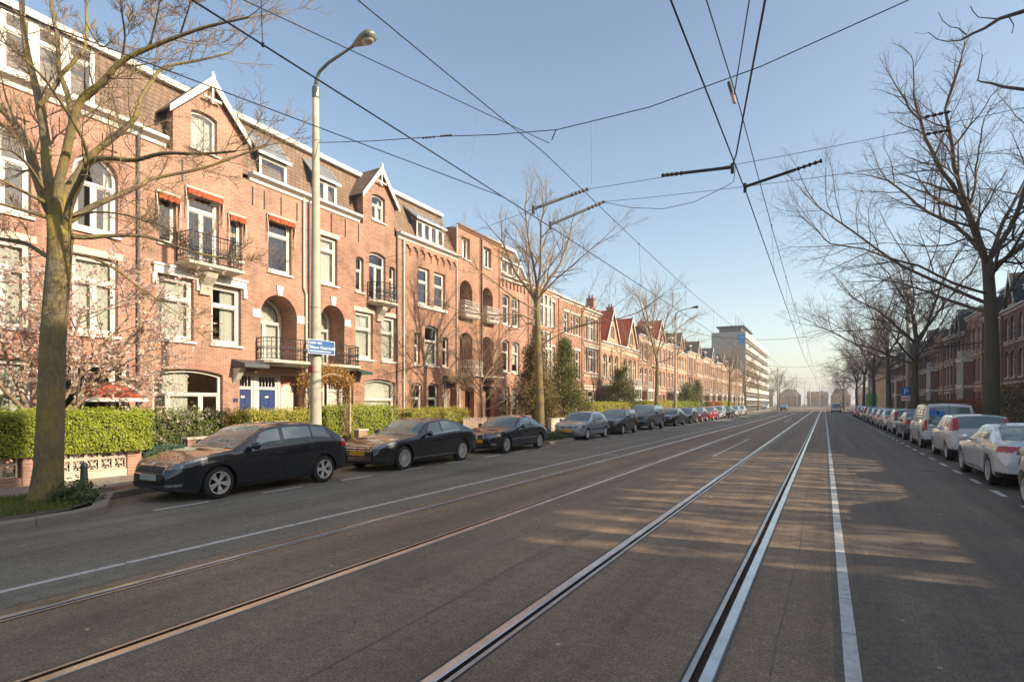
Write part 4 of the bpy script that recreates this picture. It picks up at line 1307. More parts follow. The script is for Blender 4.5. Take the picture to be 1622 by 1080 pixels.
lg = MB(); lg.poly([[(0.7,17.6),(2.3,17.6),(2.3,20.2),(0.7,20.2)]],0,0.12)
lo = lg.build('logo_sign', SIGNB, r); lo.rotation_euler = (0,0,R(-90)); lo.location = (-0.38,2.6,0)
l2 = MB(); l2.tube([(1.5+0.42*math.cos(a),-0.03,18.95+0.42*math.sin(a)) for a in [2*math.pi*j/14 for j in range(12)]],0.09,5); l2.build('logo_mark', plain('logo_light', (0.16,0.45,0.62), 0.5, 0.05), lo)
for px in (4, 9, 15, 20): MB().tube([(px,3,H+2.2),(px,3,H+5.5)],0.06,5).build('roof_mast', IRON, r)

def far_house(x0, x1, y, h, roofm, wallm, label, rh_=3.5, hip=False):
    W = x1-x0
    r = thing('far_house', label, 'house', (x0, y, 0))
    n = max(2, int(W/2.2))
    loops = [[(0,0),(W,0),(W,h),(0,h)]]
    w = W/n; ops = []
    for k in range(n):
        for z in ([0.6, 3.5] if h > 5 else [0.8]): ops.append((k*w+w*0.28,k*w+w*0.75,z,z+1.7))
    shell(r, W, loops+[outl(*o) for o in ops], h, brick=wallm, depth=8, storeys=(0.4,3.2))
    for o in ops: window(r, *o, cur='none', sill=False, trans=None)
    ins = W*0.25 if hip else 0.0
    MB().add([(-0.3,-0.4,h),(W+0.3,-0.4,h),(W+0.3,8.4,h),(-0.3,8.4,h),(ins,4,h+rh_),(W-ins,4,h+rh_)],[(0,1,5,4),(1,2,5),(2,3,4,5),(3,0,4)]).build('roof', roofm, r)
    if W > 8: chimney(r, W*0.7, 4, h+rh_-1, h+rh_+1)
    return r
far_house(-44, -24, 330, 6.0, TILE_B, BRICK_D, 'far brick row with long brown tiled roof beyond the office block')
far_house(-22, -11, 338, 5.6, TILE_B, BRICK_D, 'far low brick house with hipped brown roof left of the tram poles', hip=True)
far_house(-9.0, 2.0, 372, 5.0, TILE_B, BRICK_D, 'far low brown-roofed house behind the tram poles')
far_house(2.5, 10.5, 300, 4.6, TILE_B, BRICK_D, 'far small house with steep hipped roof right of the track', 4.0, True)
far_house(13.0, 27, 310, 6.0, TILE_B, BRICK_D, 'far yellowish brick house on the right at the street end')
r = thing('apartment_block', 'yellowish brick apartment block rising behind the far right-hand trees', 'building', (12.3, 186, 0), R(-90))
simple_house(r, 20.0, BRICK_D, 13.5, [(1.0+2.8*k, 2.4+2.8*k) for k in range(7)], [(0.5,2.9,0),(3.6,5.4,0),(6.6,8.4,0),(9.6,11.6,0)], roof='flat', chim=False)
r.location = (11.0, 186, 0)

# ------------------------------------------------------------------ trees
def bark_mat(name, c1, c2, moss, mossy=0.5):
    m, nt, b = _new(name)
    b.inputs['Roughness'].default_value = 0.9
    co = _coord(nt)
    mp = _n(nt, 'ShaderNodeMapping'); mp.inputs['Scale'].default_value = (1,1,0.3); nt.links.new(co, mp.inputs[0])
    n1 = _n(nt, 'ShaderNodeTexNoise', Scale=26.0, Detail=9.0, Roughness=0.75); nt.links.new(mp.outputs[0], n1.inputs['Vector'])
    n2 = _n(nt, 'ShaderNodeTexNoise', Scale=1.8, Detail=5.0, Roughness=0.6); nt.links.new(co, n2.inputs['Vector'])
    c = _ramp(nt, n1.outputs[0], [(0.3, c2), (0.65, c1)])
    f = _ramp(nt, n2.outputs[0], [(0.62-mossy*0.35, (0,0,0)), (0.85-mossy*0.3, (0.85,)*3)])
    c = _mix(nt, f, c, moss)
    nt.links.new(c, b.inputs['Base Color'])
    _bump(nt, b, n1.outputs[0], 1.0, 0.035)
    return m
BARK = bark_mat('bark_mossy', (0.27,0.21,0.125), (0.085,0.065,0.04), (0.36,0.27,0.04), 0.55)
BARK_G = bark_mat('bark_grey', (0.15,0.12,0.085), (0.06,0.05,0.035), (0.13,0.12,0.04), 0.45)
BARK_T = bark_mat('bark_tan', (0.38,0.27,0.18), (0.20,0.13,0.08), (0.30,0.22,0.08), 0.25)
TWIG = plain('twig_bark', (0.115,0.085,0.058), 0.9, 0.3, 3.0)
TWIG_L = plain('twig_bark_tan', (0.27,0.19,0.11), 0.9, 0.3, 3.0)

SIDES = [10, 7, 5, 4, 3, 3, 3]
def bend(a, b, k):
    return (a*(1-k) + b*k).normalized()
def perp(rng, d):
    v = Vector((rng.gauss(0,1), rng.gauss(0,1), rng.gauss(0,1)))
    v = v - d*v.dot(d)
    return v.normalized() if v.length > 1e-5 else d.orthogonal().normalized()

def grow(mb, rng, p, d, L, r, lvl, cfg, upto):
    """one branch and, recursively, its side branches"""
    n = max(3, min(9, int(L/ (0.35 if lvl < 3 else 0.18)) + 1))
    pts = [p.copy()]; rad = [r]; dirs = [d.copy()]
    q = p.copy(); dd = d.copy()
    wob = cfg['wob']; up = cfg['up'][min(lvl, len(cfg['up'])-1)]
    rt = max(0.003, r*(0.42 if lvl < 2 else 0.35))
    for k in range(n):
        dd = (dd + perp(rng, dd)*rng.gauss(0, wob) + Vector((0,0,up/n))).normalized()
        q = q + dd*(L/n)
        pts.append(q.copy()); dirs.append(dd.copy()); rad.append(r + (rt-r)*((k+1)/n))
    mb.tube(pts, rad, SIDES[min(lvl, 6)], cap=False)
    if lvl >= upto: return
    sprout(mb, rng, pts, dirs, rad, L, lvl, cfg, upto)

def sprout(mb, rng, pts, dirs, rad, L, lvl, cfg, upto, t0=None):
    cnt = cfg['n'][min(lvl, len(cfg['n'])-1)]
    cnt = max(2, int(round(cnt*rng.uniform(0.8,1.25))))
    lo = cfg['t0'] if t0 is None else t0
    n = len(pts)-1
    for j in range(cnt):
        t = lo + (1-lo)*((j+rng.random())/cnt)
        x = t*n; i = min(int(x), n-1); f = x-i
        q = pts[i].lerp(pts[i+1], f); dd = dirs[min(i+1, n)]
        rr = rad[i] + (rad[i+1]-rad[i])*f
        ang = R(rng.uniform(*cfg['ang']))
        s = perp(rng, dd); s.z += cfg.get('lift', 0.15); s.normalize()
        nd = (dd*math.cos(ang) + s*math.sin(ang)).normalized()
        ln = L*cfg['ratio']*(1.15-0.6*t)*rng.uniform(0.65,1.25)
        grow(mb, rng, q, nd, max(0.12, ln), max(0.0035, rr*rng.uniform(0.42,0.62)), lvl+1, cfg, upto)
    # the tip forks
    for s in (0, 1):
        nd = (dirs[-1] + perp(rng, dirs[-1])*0.45).normalized()
        grow(mb, rng, pts[-1], nd, max(0.12, L*0.38*rng.uniform(0.7,1.1)), max(0.003, rad[-1]*0.85), lvl+1, cfg, upto)

def street_tree(name, seed, H=14.0, fork=7.6, r0=0.30, low=5.0, spread=6.6, bark=None, twig=None, upto=4, cfg=None, nlow=5, nlead=5):
    """trunk (own mesh) and bare crown (own mesh), foot at the origin; returns (trunk, crown) mesh data"""
    rng = random.Random(seed)
    cfg = cfg or dict(wob=0.10, up=[0.1,0.28,0.25,0.22,0.15], n=[6,9,8,6,4], t0=0.20, ang=(32,62), ratio=0.46, lift=0.25)
    tk = MB()
    pts = []; rad = []
    for k in range(9):
        t = k/8
        pts.append(Vector((0.18*math.sin(t*2.3+seed)*t, 0.15*math.cos(t*3.1+seed)*t, fork*t)))
        rad.append(r0*(1.0 + 0.55*max(0, 1-t*9)) * (1-0.42*t))
    rad[0] = r0*1.55
    pts.insert(1, pts[0].lerp(pts[1], 0.25)); rad.insert(1, r0*1.18)
    tk.tube(pts, rad, 14)
    cr = MB()
    topp = pts[-1]
    for k in range(nlead):
        a = 2*math.pi*k/nlead + rng.uniform(-0.4,0.4); tilt = R(rng.uniform(14,48))
        d = Vector((math.cos(a)*math.sin(tilt), math.sin(a)*math.sin(tilt), math.cos(tilt)))
        grow(cr, rng, topp - Vector((0,0,rng.uniform(0,0.7))), d, (H-fork)*rng.uniform(0.78,1.0), rad[-1]*rng.uniform(0.5,0.7), 1, cfg, upto)
    for k in range(nlow):
        a = 2*math.pi*k/nlow + rng.uniform(-0.5,0.5); tilt = R(rng.uniform(58,80))
        z = low + (fork-low)*(k+rng.random())/nlow
        d = Vector((math.cos(a)*math.sin(tilt), math.sin(a)*math.sin(tilt), math.cos(tilt)))
        i = min(len(pts)-1, int(z/fork*(len(pts)-1)))
        grow(cr, rng, Vector((pts[i].x, pts[i].y, z)), d, spread*rng.uniform(0.75,1.05), rad[i]*rng.uniform(0.26,0.34), 1, cfg, upto)
    a = tk.build('trunk', bark or BARK_G, None, smooth=True); b = cr.build('crown', twig or TWIG, None, smooth=True)
    ma, mb_ = a.data, b.data
    bpy.data.objects.remove(a); bpy.data.objects.remove(b)
    return ma, mb_

def plant_tree(meshes, loc, rz, label, scale=1.0, name='bare_tree', group=None):
    t = thing(name, label, 'tree', loc, rz, group)
    t.scale = (scale, scale, scale)
    a = link('trunk', meshes[0], t); b = link('crown', meshes[1], t)
    return t

# --- the near tree on the left: main limbs traced one by one, each at its own distance
T0 = Vector((-11.92, 4.64, 0.10))
D0 = T0.x*-ST + T0.y*CT
rng = random.Random(5)
near = thing('bare_tree', 'large bare tree with mossy yellowish trunk in the foreground on the left', 'tree', T0, 0)
tk = MB()
tr_px = [(72,800,0,0.33),(74,780,0,0.25),(77,740,0,0.213),(81,640,0,0.198),(84,540,0,0.188),(90,460,0,0.183),(94,410,0,0.180),(96,372,0,0.188),(93,345,0,0.17)]
pts = [unproj(x,y,D0+dd)-T0 for x,y,dd,_ in tr_px]; pts[0].z = -0.05
tk.tube(pts, [q[3] for q in tr_px], 18)
tk.build('trunk', BARK, near, smooth=True)
cr = MB(); tw = MB()
cfgN = dict(wob=0.13, up=[0.1,0.22,0.25,0.22,0.15], n=[6,7,6,5,4], t0=0.12, ang=(32,66), ratio=0.42, lift=0.2)
LIMBS = [  # (photo x, y) along the limb, distance gained from first to last point, radius first and last
 ([(91,352),(72,316),(53,261),(43,229),(19,190),(-12,160),(-50,120)], 1.6, 0.115, 0.05),
 ([(88,345),(81,308),(74,261),(72,222),(63,167),(55,130),(43,83),(37,37),(33,-20)], 0.6, 0.105, 0.04),
 ([(93,345),(92,299),(104,248),(115,197),(130,157),(163,130),(192,98),(237,76),(285,57),(330,42),(392,28)], -0.6, 0.092, 0.018),
 ([(114,197),(107,150),(93,111),(92,74),(85,28),(78,-25)], 0.2, 0.05, 0.025),
 ([(95,352),(98,315),(128,269),(145,246),(177,220),(213,188),(222,159),(240,130),(260,107),(315,96),(363,84)], 1.8, 0.085, 0.018),
 ([(101,375),(111,325),(128,286),(143,257),(175,251),(213,254),(259,243),(315,244),(372,240)], -1.4, 0.075, 0.016),
 ([(142,258),(132,223),(117,195),(95,160),(70,125),(40,95),(10,70)], -1.7, 0.035, 0.014),
 ([(102,355),(128,338),(162,320),(192,308),(228,291),(242,283),(319,267),(380,246),(420,232)], 1.2, 0.07, 0.016),
 ([(104,374),(140,376),(170,374),(228,374),(283,392),(339,407),(385,410)], 0.8, 0.055, 0.012),
 ([(74,322),(32,301),(0,285),(-60,262)], -0.9, 0.035, 0.015),
 ([(97,352),(53,338),(0,323),(-60,308)], -0.5, 0.04, 0.016),
 ([(90,408),(72,405),(40,385),(0,378),(-50,370)], 0.6, 0.05, 0.02),
 ([(70,300),(45,262),(20,240),(0,236),(-40,225)], -1.5, 0.03, 0.012),
 ([(113,345),(150,336),(195,340),(235,352),(270,365)], -1.0, 0.022, 0.008),
 ([(63,167),(85,140),(100,115),(120,95),(135,75),(137,30),(135,-20)], 0.4, 0.042, 0.02),
 ([(137,35),(150,60),(165,75),(195,45),(215,22)], 0.2, 0.02, 0.008),
 ([(192,98),(198,60),(193,20),(190,-20)], -0.7, 0.02, 0.01),
 ([(285,57),(292,35),(300,10),(306,-15)], -0.8, 0.018, 0.008),
 ([(237,76),(243,50),(250,20),(256,-15)], -0.6, 0.02, 0.009),
 ([(96,400),(135,405),(180,425),(220,455),(262,482),(300,510)], 0.9, 0.03, 0.008),
]
for px, dg, ra, rb in LIMBS:
    n = len(px)
    raw = [unproj(x,y,D0 + dg*k/(n-1)) - T0 for k,(x,y) in enumerate(px)]
    pts = []
    for k in range(n-1):          # smooth through the points
        p0, p1, p2, p3 = raw[max(k-1,0)], raw[k], raw[k+1], raw[min(k+2,n-1)]
        for s in range(3):
            t = s/3
            pts.append(0.5*((2*p1)+(p2-p0)*t+(2*p0-5*p1+4*p2-p3)*t*t+(3*p1-p0-3*p2+p3)*t**3))
    pts.append(raw[-1])
    m = len(pts); rad = [ra+(rb-ra)*(k/(m-1))**0.8 for k in range(m)]
    cr.tube(pts, rad, 9, cap=False)
    dirs = [(pts[min(k+1,m-1)]-pts[max(k-1,0)]).normalized() for k in range(m)]
    L = sum((pts[k+1]-pts[k]).length for k in range(m-1))
    cfgN['n'] = [int(4+L*2.2), int(4+L*2.2), 5, 4, 3]
    sprout(tw, rng, pts, dirs, [q*0.55 for q in rad], min(2.6, L*0.6), 1, cfgN, 4, t0=0.25)
cr.build('limbs', BARK, near, smooth=True)
tw.build('crown', TWIG_L, near, smooth=True)

cfgR = dict(wob=0.13, up=[0.1,0.20,0.16,0.12,0.08], n=[6,10,8,6,3], t0=0.18, ang=(34,68), ratio=0.46, lift=0.15)
treeA = street_tree('a', 21, H=14.6, fork=7.4, r0=0.30, low=4.8, spread=8.0, nlow=8, nlead=6, cfg=cfgR)
treeB = street_tree('b', 33, H=13.6, fork=6.8, r0=0.31, low=4.4, spread=7.4, nlow=7, nlead=6, cfg=cfgR)
treeC = street_tree('c', 47, H=11.5, fork=7.0, r0=0.23, low=4.4, spread=5.6, nlead=6, nlow=6, cfg=dict(wob=0.12, up=[0.1,0.16,0.15,0.15,0.1], n=[6,8,6,5,3], t0=0.2, ang=(34,64), ratio=0.48, lift=0.2), bark=BARK, twig=TWIG_L)
treeD = street_tree('d', 58, H=12.0, fork=6.2, r0=0.22, low=3.8, spread=5.0, bark=BARK, twig=TWIG_L)
g = 'bare trees along the left kerb'
plant_tree(treeC, (-12.05,24.5,0.1), R(20), 'bare tree with slender mossy trunk between the black coupe and the silver hatchback', 1.0, group=g)
plant_tree(treeD, (-12.95,49.4,0.1), R(110), 'bare tree behind the grey off-roader, left of the slim street lamp', 1.0, group=g)
plant_tree(treeC, (-12.95,92.4,0.1), R(200), 'bare tree in front of the office block end wall', 0.95, group=g)
plant_tree(treeD, (-12.95,114,0.1), R(290), 'bare tree right after the one before the office block, far down the left kerb', 0.9, group=g)
plant_tree(treeD, (-12.95,136,0.1), R(40), 'furthest bare tree of the left kerb, by the office block', 0.9, group=g)
g = 'bare trees along the right kerb'
plant_tree(treeA, (6.05,30.3,0.1), R(75), 'large bare tree with thick trunk behind the white hatchback on the right', 1.06, group=g)
plant_tree(treeB, (6.15,53.2,0.1), R(200), 'bare tree beside the concrete pole with the blue parking sign', 1.0, group=g)
plant_tree(treeA, (6.1,73,0.1), R(310), 'third bare tree along the right kerb', 0.98, group=g)
plant_tree(treeB, (6.1,96,0.1), R(40), 'fourth bare tree along the right kerb', 1.0, group=g)
plant_tree(treeA, (6.1,118,0.1), R(150), 'fifth bare tree along the right kerb', 0.95, group=g)
plant_tree(treeB, (6.1,142,0.1), R(250), 'furthest bare tree along the right kerb', 0.95, group=g)
plant_tree(treeD, (-27.5,52,0.1), R(10), 'bare tree rising behind the gabled pair of houses', 1.02)
plant_tree(treeC, (-31.0,34,0.1), R(80), 'bare tree whose top shows above the flat roofs', 1.18)
plant_tree(treeB, (-16.0,252,0.0), R(10), 'large bare tree at the far end behind the tram poles', 1.1)
plant_tree(treeA, (6.0,246,0.0), R(60), 'round bare tree behind the far small steep-roofed house', 0.9)
for k, (x, y, s) in enumerate([(-30,255,0.6),(-2,285,0.55),(14,238,0.6),(20,226,0.7)]):
    plant_tree(treeD, (x,y,0), R(70*k), ['small bare tree left of the far hipped-roof houses','small bare tree behind the track at the far end','small bare tree right of the far hipped-roof house','bare tree at the right end of the far crossing'][k], s)
for k, (x, y, s_) in enumerate([(-34,292,0.75),(-27,300,0.6),(-13,296,0.7),(-6,318,0.65),(-1,305,0.6),(5,282,0.7),(10,292,0.6),(17,276,0.75),(25,285,0.7),(-19,310,0.65)]):
    plant_tree(treeD, (x,y,0), R(53*k), 'bare tree in the hazy belt that closes the far street end', s_, group='bare trees in the far hazy belt')
# tree out of frame on the right whose lower limbs hang into the picture
T1 = Vector((6.05, 8.6, 0.1))
ov = thing('bare_tree', 'tree out of frame whose dark limbs hang into the top right corner', 'tree', T1)
link('trunk', treeB[0], ov)
bl = MB()
cfgO = dict(wob=0.12, up=[0.1,0.2,0.2,0.2], n=[5,5,4,3], t0=0.15, ang=(35,65), ratio=0.30, lift=0.3)
for px, da, db, ra in (([(2300,-160),(1800,-40),(1622,18),(1583,30),(1560,45),(1540,54),(1522,64),(1500,66),(1485,63),(1471,52)], 6.2, 8.6, 0.03),
                   ([(1585,31),(1565,29),(1550,28),(1541,18),(1537,10)], 8.1, 8.3, 0.010), ([(1530,55),(1518,45),(1505,43),(1493,33),(1487,20)], 8.3, 8.7, 0.010), ([(1598,27),(1606,40),(1603,53)], 8.0, 8.0, 0.008),
                   ([(2300,150),(1800,150),(1622,142),(1590,138),(1570,132),(1555,130),(1549,128),(1553,105),(1556,88)], 6.4, 8.8, 0.026)):
    n = len(px); P = [unproj(x,y,da+(db-da)*k/(n-1)) - T1 for k,(x,y) in enumerate(px)]
    rad = [max(0.006, ra*(1-k/(n-0.5))**0.9) for k in range(n)]
    bl.tube(P, rad, 6, cap=False)
    dirs = [(P[min(k+1,n-1)]-P[max(k-1,0)]).normalized() for k in range(n)]
    if n > 6: sprout(bl, rng, P, dirs, [q*0.5 for q in rad], 0.9, 3, cfgO, 4, t0=0.45)
bl.build('limbs', TWIG, ov, smooth=True)

# --- magnolia in flower behind the near hedge
MAG = Vector((-16.5, 6.35, 0.12))
mg = thing('magnolia_tree', 'magnolia in pale pink blossom behind the clipped hedge on the left', 'tree', MAG)
m1 = MB(); tips = []
rng = random.Random(9)
def mag(p, d, L, r, lvl):
    n = 5; pts = [p.copy()]; rad = [r]; q = p.copy(); dd = d.copy()
    for k in range(n):
        dd = (dd + perp(rng, dd)*rng.gauss(0,0.16) + Vector((0,0,0.05))).normalized(); q = q + dd*L/n
        pts.append(q.copy()); rad.append(r*(1-0.55*(k+1)/n))
        if lvl >= 2: tips.append((q.copy(), dd.copy()))
    m1.tube(pts, rad, [8,6,5,3,3][lvl], cap=False)
    if lvl >= 4: return
    for j in range([0,6,5,4][lvl]):
        t = rng.uniform(0.2,1.0); i = min(int(t*n), n-1); s = perp(rng, dd)
        nd = (dd*0.6 + s*0.85).normalized()
        mag(pts[i].lerp(pts[i+1], t*n-i), nd, L*rng.uniform(0.4,0.62), rad[i]*0.5, lvl+1)
for k, (dx, dy, dz, L) in enumerate([(0.1,-0.5,1.0,2.9),(0.25,0.1,1.0,3.2),(0.3,0.7,0.95,3.3),(-0.3,0.4,1.0,3.1),(0.35,1.0,0.75,3.2),(0.3,-0.9,0.8,2.7),(0.1,0.9,1.1,3.3)]):
    d = Vector((dx,dy,dz)).normalized()
    mag(Vector((0.05*dx,0.1*dy,0.9+0.12*k*0.6)), d, L, 0.055, 1)
m1.tube([(0,0,-0.1),(0.02,0.02,0.6),(0.03,0.08,1.7)], [0.13,0.10,0.085], 9)
m1.build('trunk', BARK_T, mg, smooth=True)
fl = []
nr = np.random.RandomState(4)
for (p, d) in tips:
    if nr.rand() < 0.34:
        for j in range(6):
            v = nr.normal(size=3); v[2] = abs(v[2])*0.9 + 0.2; v /= np.linalg.norm(v)
            w = np.cross(v, nr.normal(size=3)); w /= np.linalg.norm(w)+1e-9
            s = nr.uniform(0.045,0.085); c = np.array(p)
            fl.append([c, c+v*s*0.6+w*s*0.34, c+v*s*1.25, c+v*s*0.6-w*s*0.34])
stuff(quads_object('blossom', np.array(fl), leaf_mat('magnolia_petals', [(0.72,0.46,0.38),(0.74,0.58,0.50),(0.78,0.70,0.62),(0.76,0.64,0.56),(0.60,0.34,0.25)], 0.6, 0.35), mg))
bud = np.array([np.array(p) + nr.normal(0,0.03,3) for (p,d) in tips if nr.rand() < 0.35])
stuff(quads_object('buds', leaves(bud, 0.05, 0, 0.5, nr), leaf_mat('magnolia_buds', [(0.42,0.15,0.07),(0.50,0.22,0.10),(0.36,0.20,0.06)], 0.6, 0.3), mg))

# ------------------------------------------------------------------ hedges, shrubs, conifers
HG = leaf_mat('hedge_leaves', [(0.14,0.18,0.014),(0.30,0.35,0.02),(0.38,0.42,0.03),(0.24,0.29,0.02),(0.44,0.42,0.05)], 0.5, 0.3)
HG_D = leaf_mat('hedge_leaves_dark', [(0.05,0.075,0.015),(0.13,0.16,0.02),(0.09,0.11,0.02),(0.22,0.22,0.04)], 0.5, 0.25)
HG_Y = leaf_mat('hedge_leaves_yellow', [(0.20,0.20,0.02),(0.38,0.34,0.03),(0.30,0.29,0.03),(0.46,0.36,0.05)], 0.5, 0.3)
HG_R = leaf_mat('hedge_leaves_russet', [(0.35,0.09,0.02),(0.42,0.14,0.03),(0.26,0.08,0.02)], 0.5, 0.3)
ORANGE = leaf_mat('russet_climber', [(0.45,0.18,0.03),(0.50,0.26,0.05),(0.34,0.16,0.04),(0.50,0.30,0.12),(0.20,0.16,0.03)], 0.6, 0.3)
CON = leaf_mat('conifer_needles', [(0.045,0.065,0.012),(0.10,0.12,0.02),(0.17,0.18,0.03),(0.24,0.22,0.05)], 0.6, 0.2)
CON_B = leaf_mat('conifer_brown', [(0.10,0.09,0.02),(0.20,0.16,0.04),(0.28,0.18,0.06),(0.13,0.11,0.03)], 0.6, 0.2)
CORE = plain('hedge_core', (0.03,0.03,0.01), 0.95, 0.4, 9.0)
PETAL_W = leaf_mat('white_petals', [(0.75,0.68,0.62),(0.70,0.52,0.48)], 0.6, 0.3)

def hedge(label, x0, x1, y0, y1, z0, z1, mat, dens=900, size=0.045, loose=0.05, flowers=0, seed=1, name='hedge', cat='hedge', core=True, group=None):
    nr = np.random.RandomState(seed)
    o = thing(name, label, cat, ((x0+x1)/2,(y0+y1)/2,z0), 0, group)
    lx, ly, lz = (x1-x0)/2, (y1-y0)/2, z1-z0
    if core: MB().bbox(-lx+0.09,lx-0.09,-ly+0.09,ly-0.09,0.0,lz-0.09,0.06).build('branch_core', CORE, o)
    areas = [('f',4*ly*lz),('s',4*lx*lz),('t',4*lx*ly)]
    P = []; FN = []
    for kd, a in areas:
        n = int(a*dens)
        if n < 1: continue
        u, v = nr.rand(n), nr.rand(n)
        wob = lambda a_, b_: 0.04*np.sin(a_*4.1+seed) + 0.035*np.sin(b_*6.1+a_*2.7) + 0.03*np.sin(a_*11.3+b_*9.0+seed*2)
        if kd == 'f':
            s = np.where(nr.rand(n) < 0.72, 1, -1); Y = (u*2-1)*ly; Z = v*lz
            P.append(np.stack([s*(lx+wob(Y,Z)), Y, Z], 1)); FN.append(np.stack([s, 0*s, 0.35+0*s], 1))
        elif kd == 's':
            s = np.where(nr.rand(n) < 0.5, 1, -1); X = (u*2-1)*lx; Z = v*lz
            P.append(np.stack([X, s*(ly+wob(X,Z)), Z], 1)); FN.append(np.stack([0*s, s, 0.35+0*s], 1))
        else:
            X = (u*2-1)*lx; Y = (v*2-1)*ly
            P.append(np.stack([X, Y, lz+wob(X,Y)], 1)); FN.append(np.tile([0.3,0,1.0],(n,1)))
    ns = int(ly*2*26)                       # shoots standing out of the top
    if ns > 4:
        b0 = np.stack([nr.uniform(-lx,lx,ns), nr.uniform(-ly,ly,ns), np.full(ns, lz)], 1)
        for j in range(5): P.append(b0 + np.stack([nr.normal(0,0.012,ns)*j, nr.normal(0,0.012,ns)*j, nr.uniform(0.3,1.0,ns)*(0.045*j)], 1)); FN.append(np.tile([0.8,0,0.4],(ns,1)))
    P = np.concatenate(P); P += nr.normal(0, loose, P.shape)*np.array([1,1,0.8])
    P[:,2] = np.maximum(P[:,2], 0.01)
    stuff(quads_object('foliage', leaves(P, size, 0, 0.55, nr, np.concatenate(FN)), mat, o))
    if flowers:
        c = P[nr.choice(len(P), flowers)] + nr.normal(0,0.02,(flowers,3))
        stuff(quads_object('blossom', leaves(np.repeat(c,3,0)+nr.normal(0,0.02,(flowers*3,3)), 0.05, 0, 0.8, nr), PETAL_W, o))
    return o

def conifer(label, loc, h, rad, mat, n=9000, size=0.10, seed=2, stems=1, bare=0.12, ragged=0.25, name='conifer'):
    nr = np.random.RandomState(seed); rg = random.Random(seed)
    o = thing(name, label, 'conifer' if name == 'conifer' else 'shrub', loc)
    t = MB(); P = []
    for s in range(stems):
        ox, oy = nr.normal(0, 0.25*(stems > 1), 2); hh = h*nr.uniform(0.75,1.0) if s else h
        t.tube([(ox*0.4,oy*0.4,-0.1),(ox,oy,hh*0.5),(ox*1.2,oy*1.2,hh*0.95)], [0.09*h/5,0.06*h/5,0.01], 7)
        m = int(90*h/5)
        for k in range(m):                    # sprays: short drooping branches carrying the needles
            z = hh*(bare + (1-bare)*nr.rand()**1.15); R_ = rad*(1-(z/hh)**1.25)*nr.uniform(1-ragged,1+ragged*0.5)+0.08
            a = nr.uniform(0,6.283); q0 = np.array([ox,oy,z]); q1 = np.array([ox+math.cos(a)*R_, oy+math.sin(a)*R_, z + R_*nr.uniform(-0.15,0.35)])
            t.tube([tuple(q0),tuple(q0*0.5+q1*0.5+np.array([0,0,0.04])),tuple(q1)], [0.018,0.012,0.004], 3, cap=False)
            c = max(6, int(n/m/stems)); f = nr.uniform(0.35,1.05,c)[:,None]
            P.append(q0*(1-f)+q1*f + nr.normal(0,0.10*rad,(c,3)))
    t.build('trunk', BARK_T, o)
    P = np.concatenate(P); P[:,2] = np.maximum(P[:,2], 0.02)
    stuff(quads_object('foliage', leaves(P, size, 0, 0.32, nr), mat, o))
    return o

hedge('clipped bright green hedge on top of the openwork garden wall', -15.4,-14.50,1.2,7.80,0.72,1.62, HG, dens=2400, size=0.05, loose=0.035, seed=3)
hedge('loose flowering shrub hedge behind the green gate', -16.7,-15.9,8.3,10.75,0.13,1.55, HG_D, dens=900, size=0.06, loose=0.10, flowers=500, seed=4)
hedge('yellow-green hedge in front of the blue doors', -15.9,-15.1,10.6,13.5,0.13,1.56, HG_Y, dens=1100, size=0.055, loose=0.07, seed=5)
hedge('dark green hedge right of the trellis arch', -16.4,-15.5,14.3,18.0,0.13,1.68, HG, dens=1000, size=0.055, loose=0.06, seed=6)
hedge('yellow-green hedge behind the black fastback', -15.9,-15.1,18.5,22.8,0.13,1.52, HG_Y, dens=900, size=0.055, loose=0.06, seed=7)
hedge('long yellow-green hedge left of the round conifer', -15.7,-14.95,38.5,51.5,0.13,1.75, HG_Y, dens=420, size=0.09, loose=0.08, seed=8)
hedge('yellow-green hedge behind the grey off-roader', -15.7,-14.95,53.0,64.0,0.13,1.9, HG_Y, dens=320, size=0.11, loose=0.09, seed=9)
hedge('olive hedge at the foot of the slim street lamp', -15.7,-14.95,65,80,0.13,1.8, HG, dens=240, size=0.12, loose=0.1, seed=10)
hedge('russet red hedge far down the left pavement', -15.7,-14.95,88,97,0.13,1.9, HG_R, dens=220, size=0.13, loose=0.1, seed=11)
hedge('yellow hedge beyond the russet one', -15.7,-14.95,98,112,0.13,1.9, HG_Y, dens=200, size=0.13, loose=0.1, seed=12)
hedge('small green shrub at the foot of the near tree', -11.80,-11.35,4.70,5.10,0.12,0.32, leaf_mat('shrub_leaves',[(0.03,0.07,0.012),(0.07,0.12,0.02),(0.12,0.16,0.03)],0.5,0.25), dens=1500, size=0.07, loose=0.09, seed=13, name='shrub', cat='shrub', core=False)
hedge('low weeds round the foot of the slender tree', -12.2,-11.2,23.9,25.4,0.1,0.35, leaf_mat('shrub_leaves',[(0.03,0.07,0.012)]), dens=400, size=0.09, loose=0.10, seed=14, name='shrub', cat='shrub', core=False)
conifer('ragged brown-green conifer left of the slender tree trunk', (-16.3,32.0,0.12), 6.1, 1.9, CON_B, 20000, 0.14, 3, stems=4, bare=0.22, ragged=0.45)
conifer('pointed green conifer right of the slender tree trunk', (-16.1,36.4,0.12), 6.2, 2.1, CON, 22000, 0.14, 4, stems=3, bare=0.12, ragged=0.35)
conifer('broad round green conifer in front of the gabled pair', (-16.2,50.2,0.12), 5.0, 2.2, CON, 14000, 0.15, 5, stems=2, bare=0.05)
conifer('dark evergreen shrub beside the slim street lamp', (-16.2,76.5,0.12), 4.4, 2.2, CON, 6000, 0.2, 6, stems=3, bare=0.05)
conifer('dark evergreen shrub just past the slim street lamp', (-16.2,83.0,0.12), 4.8, 2.3, CON, 6000, 0.2, 7, stems=3, bare=0.05)
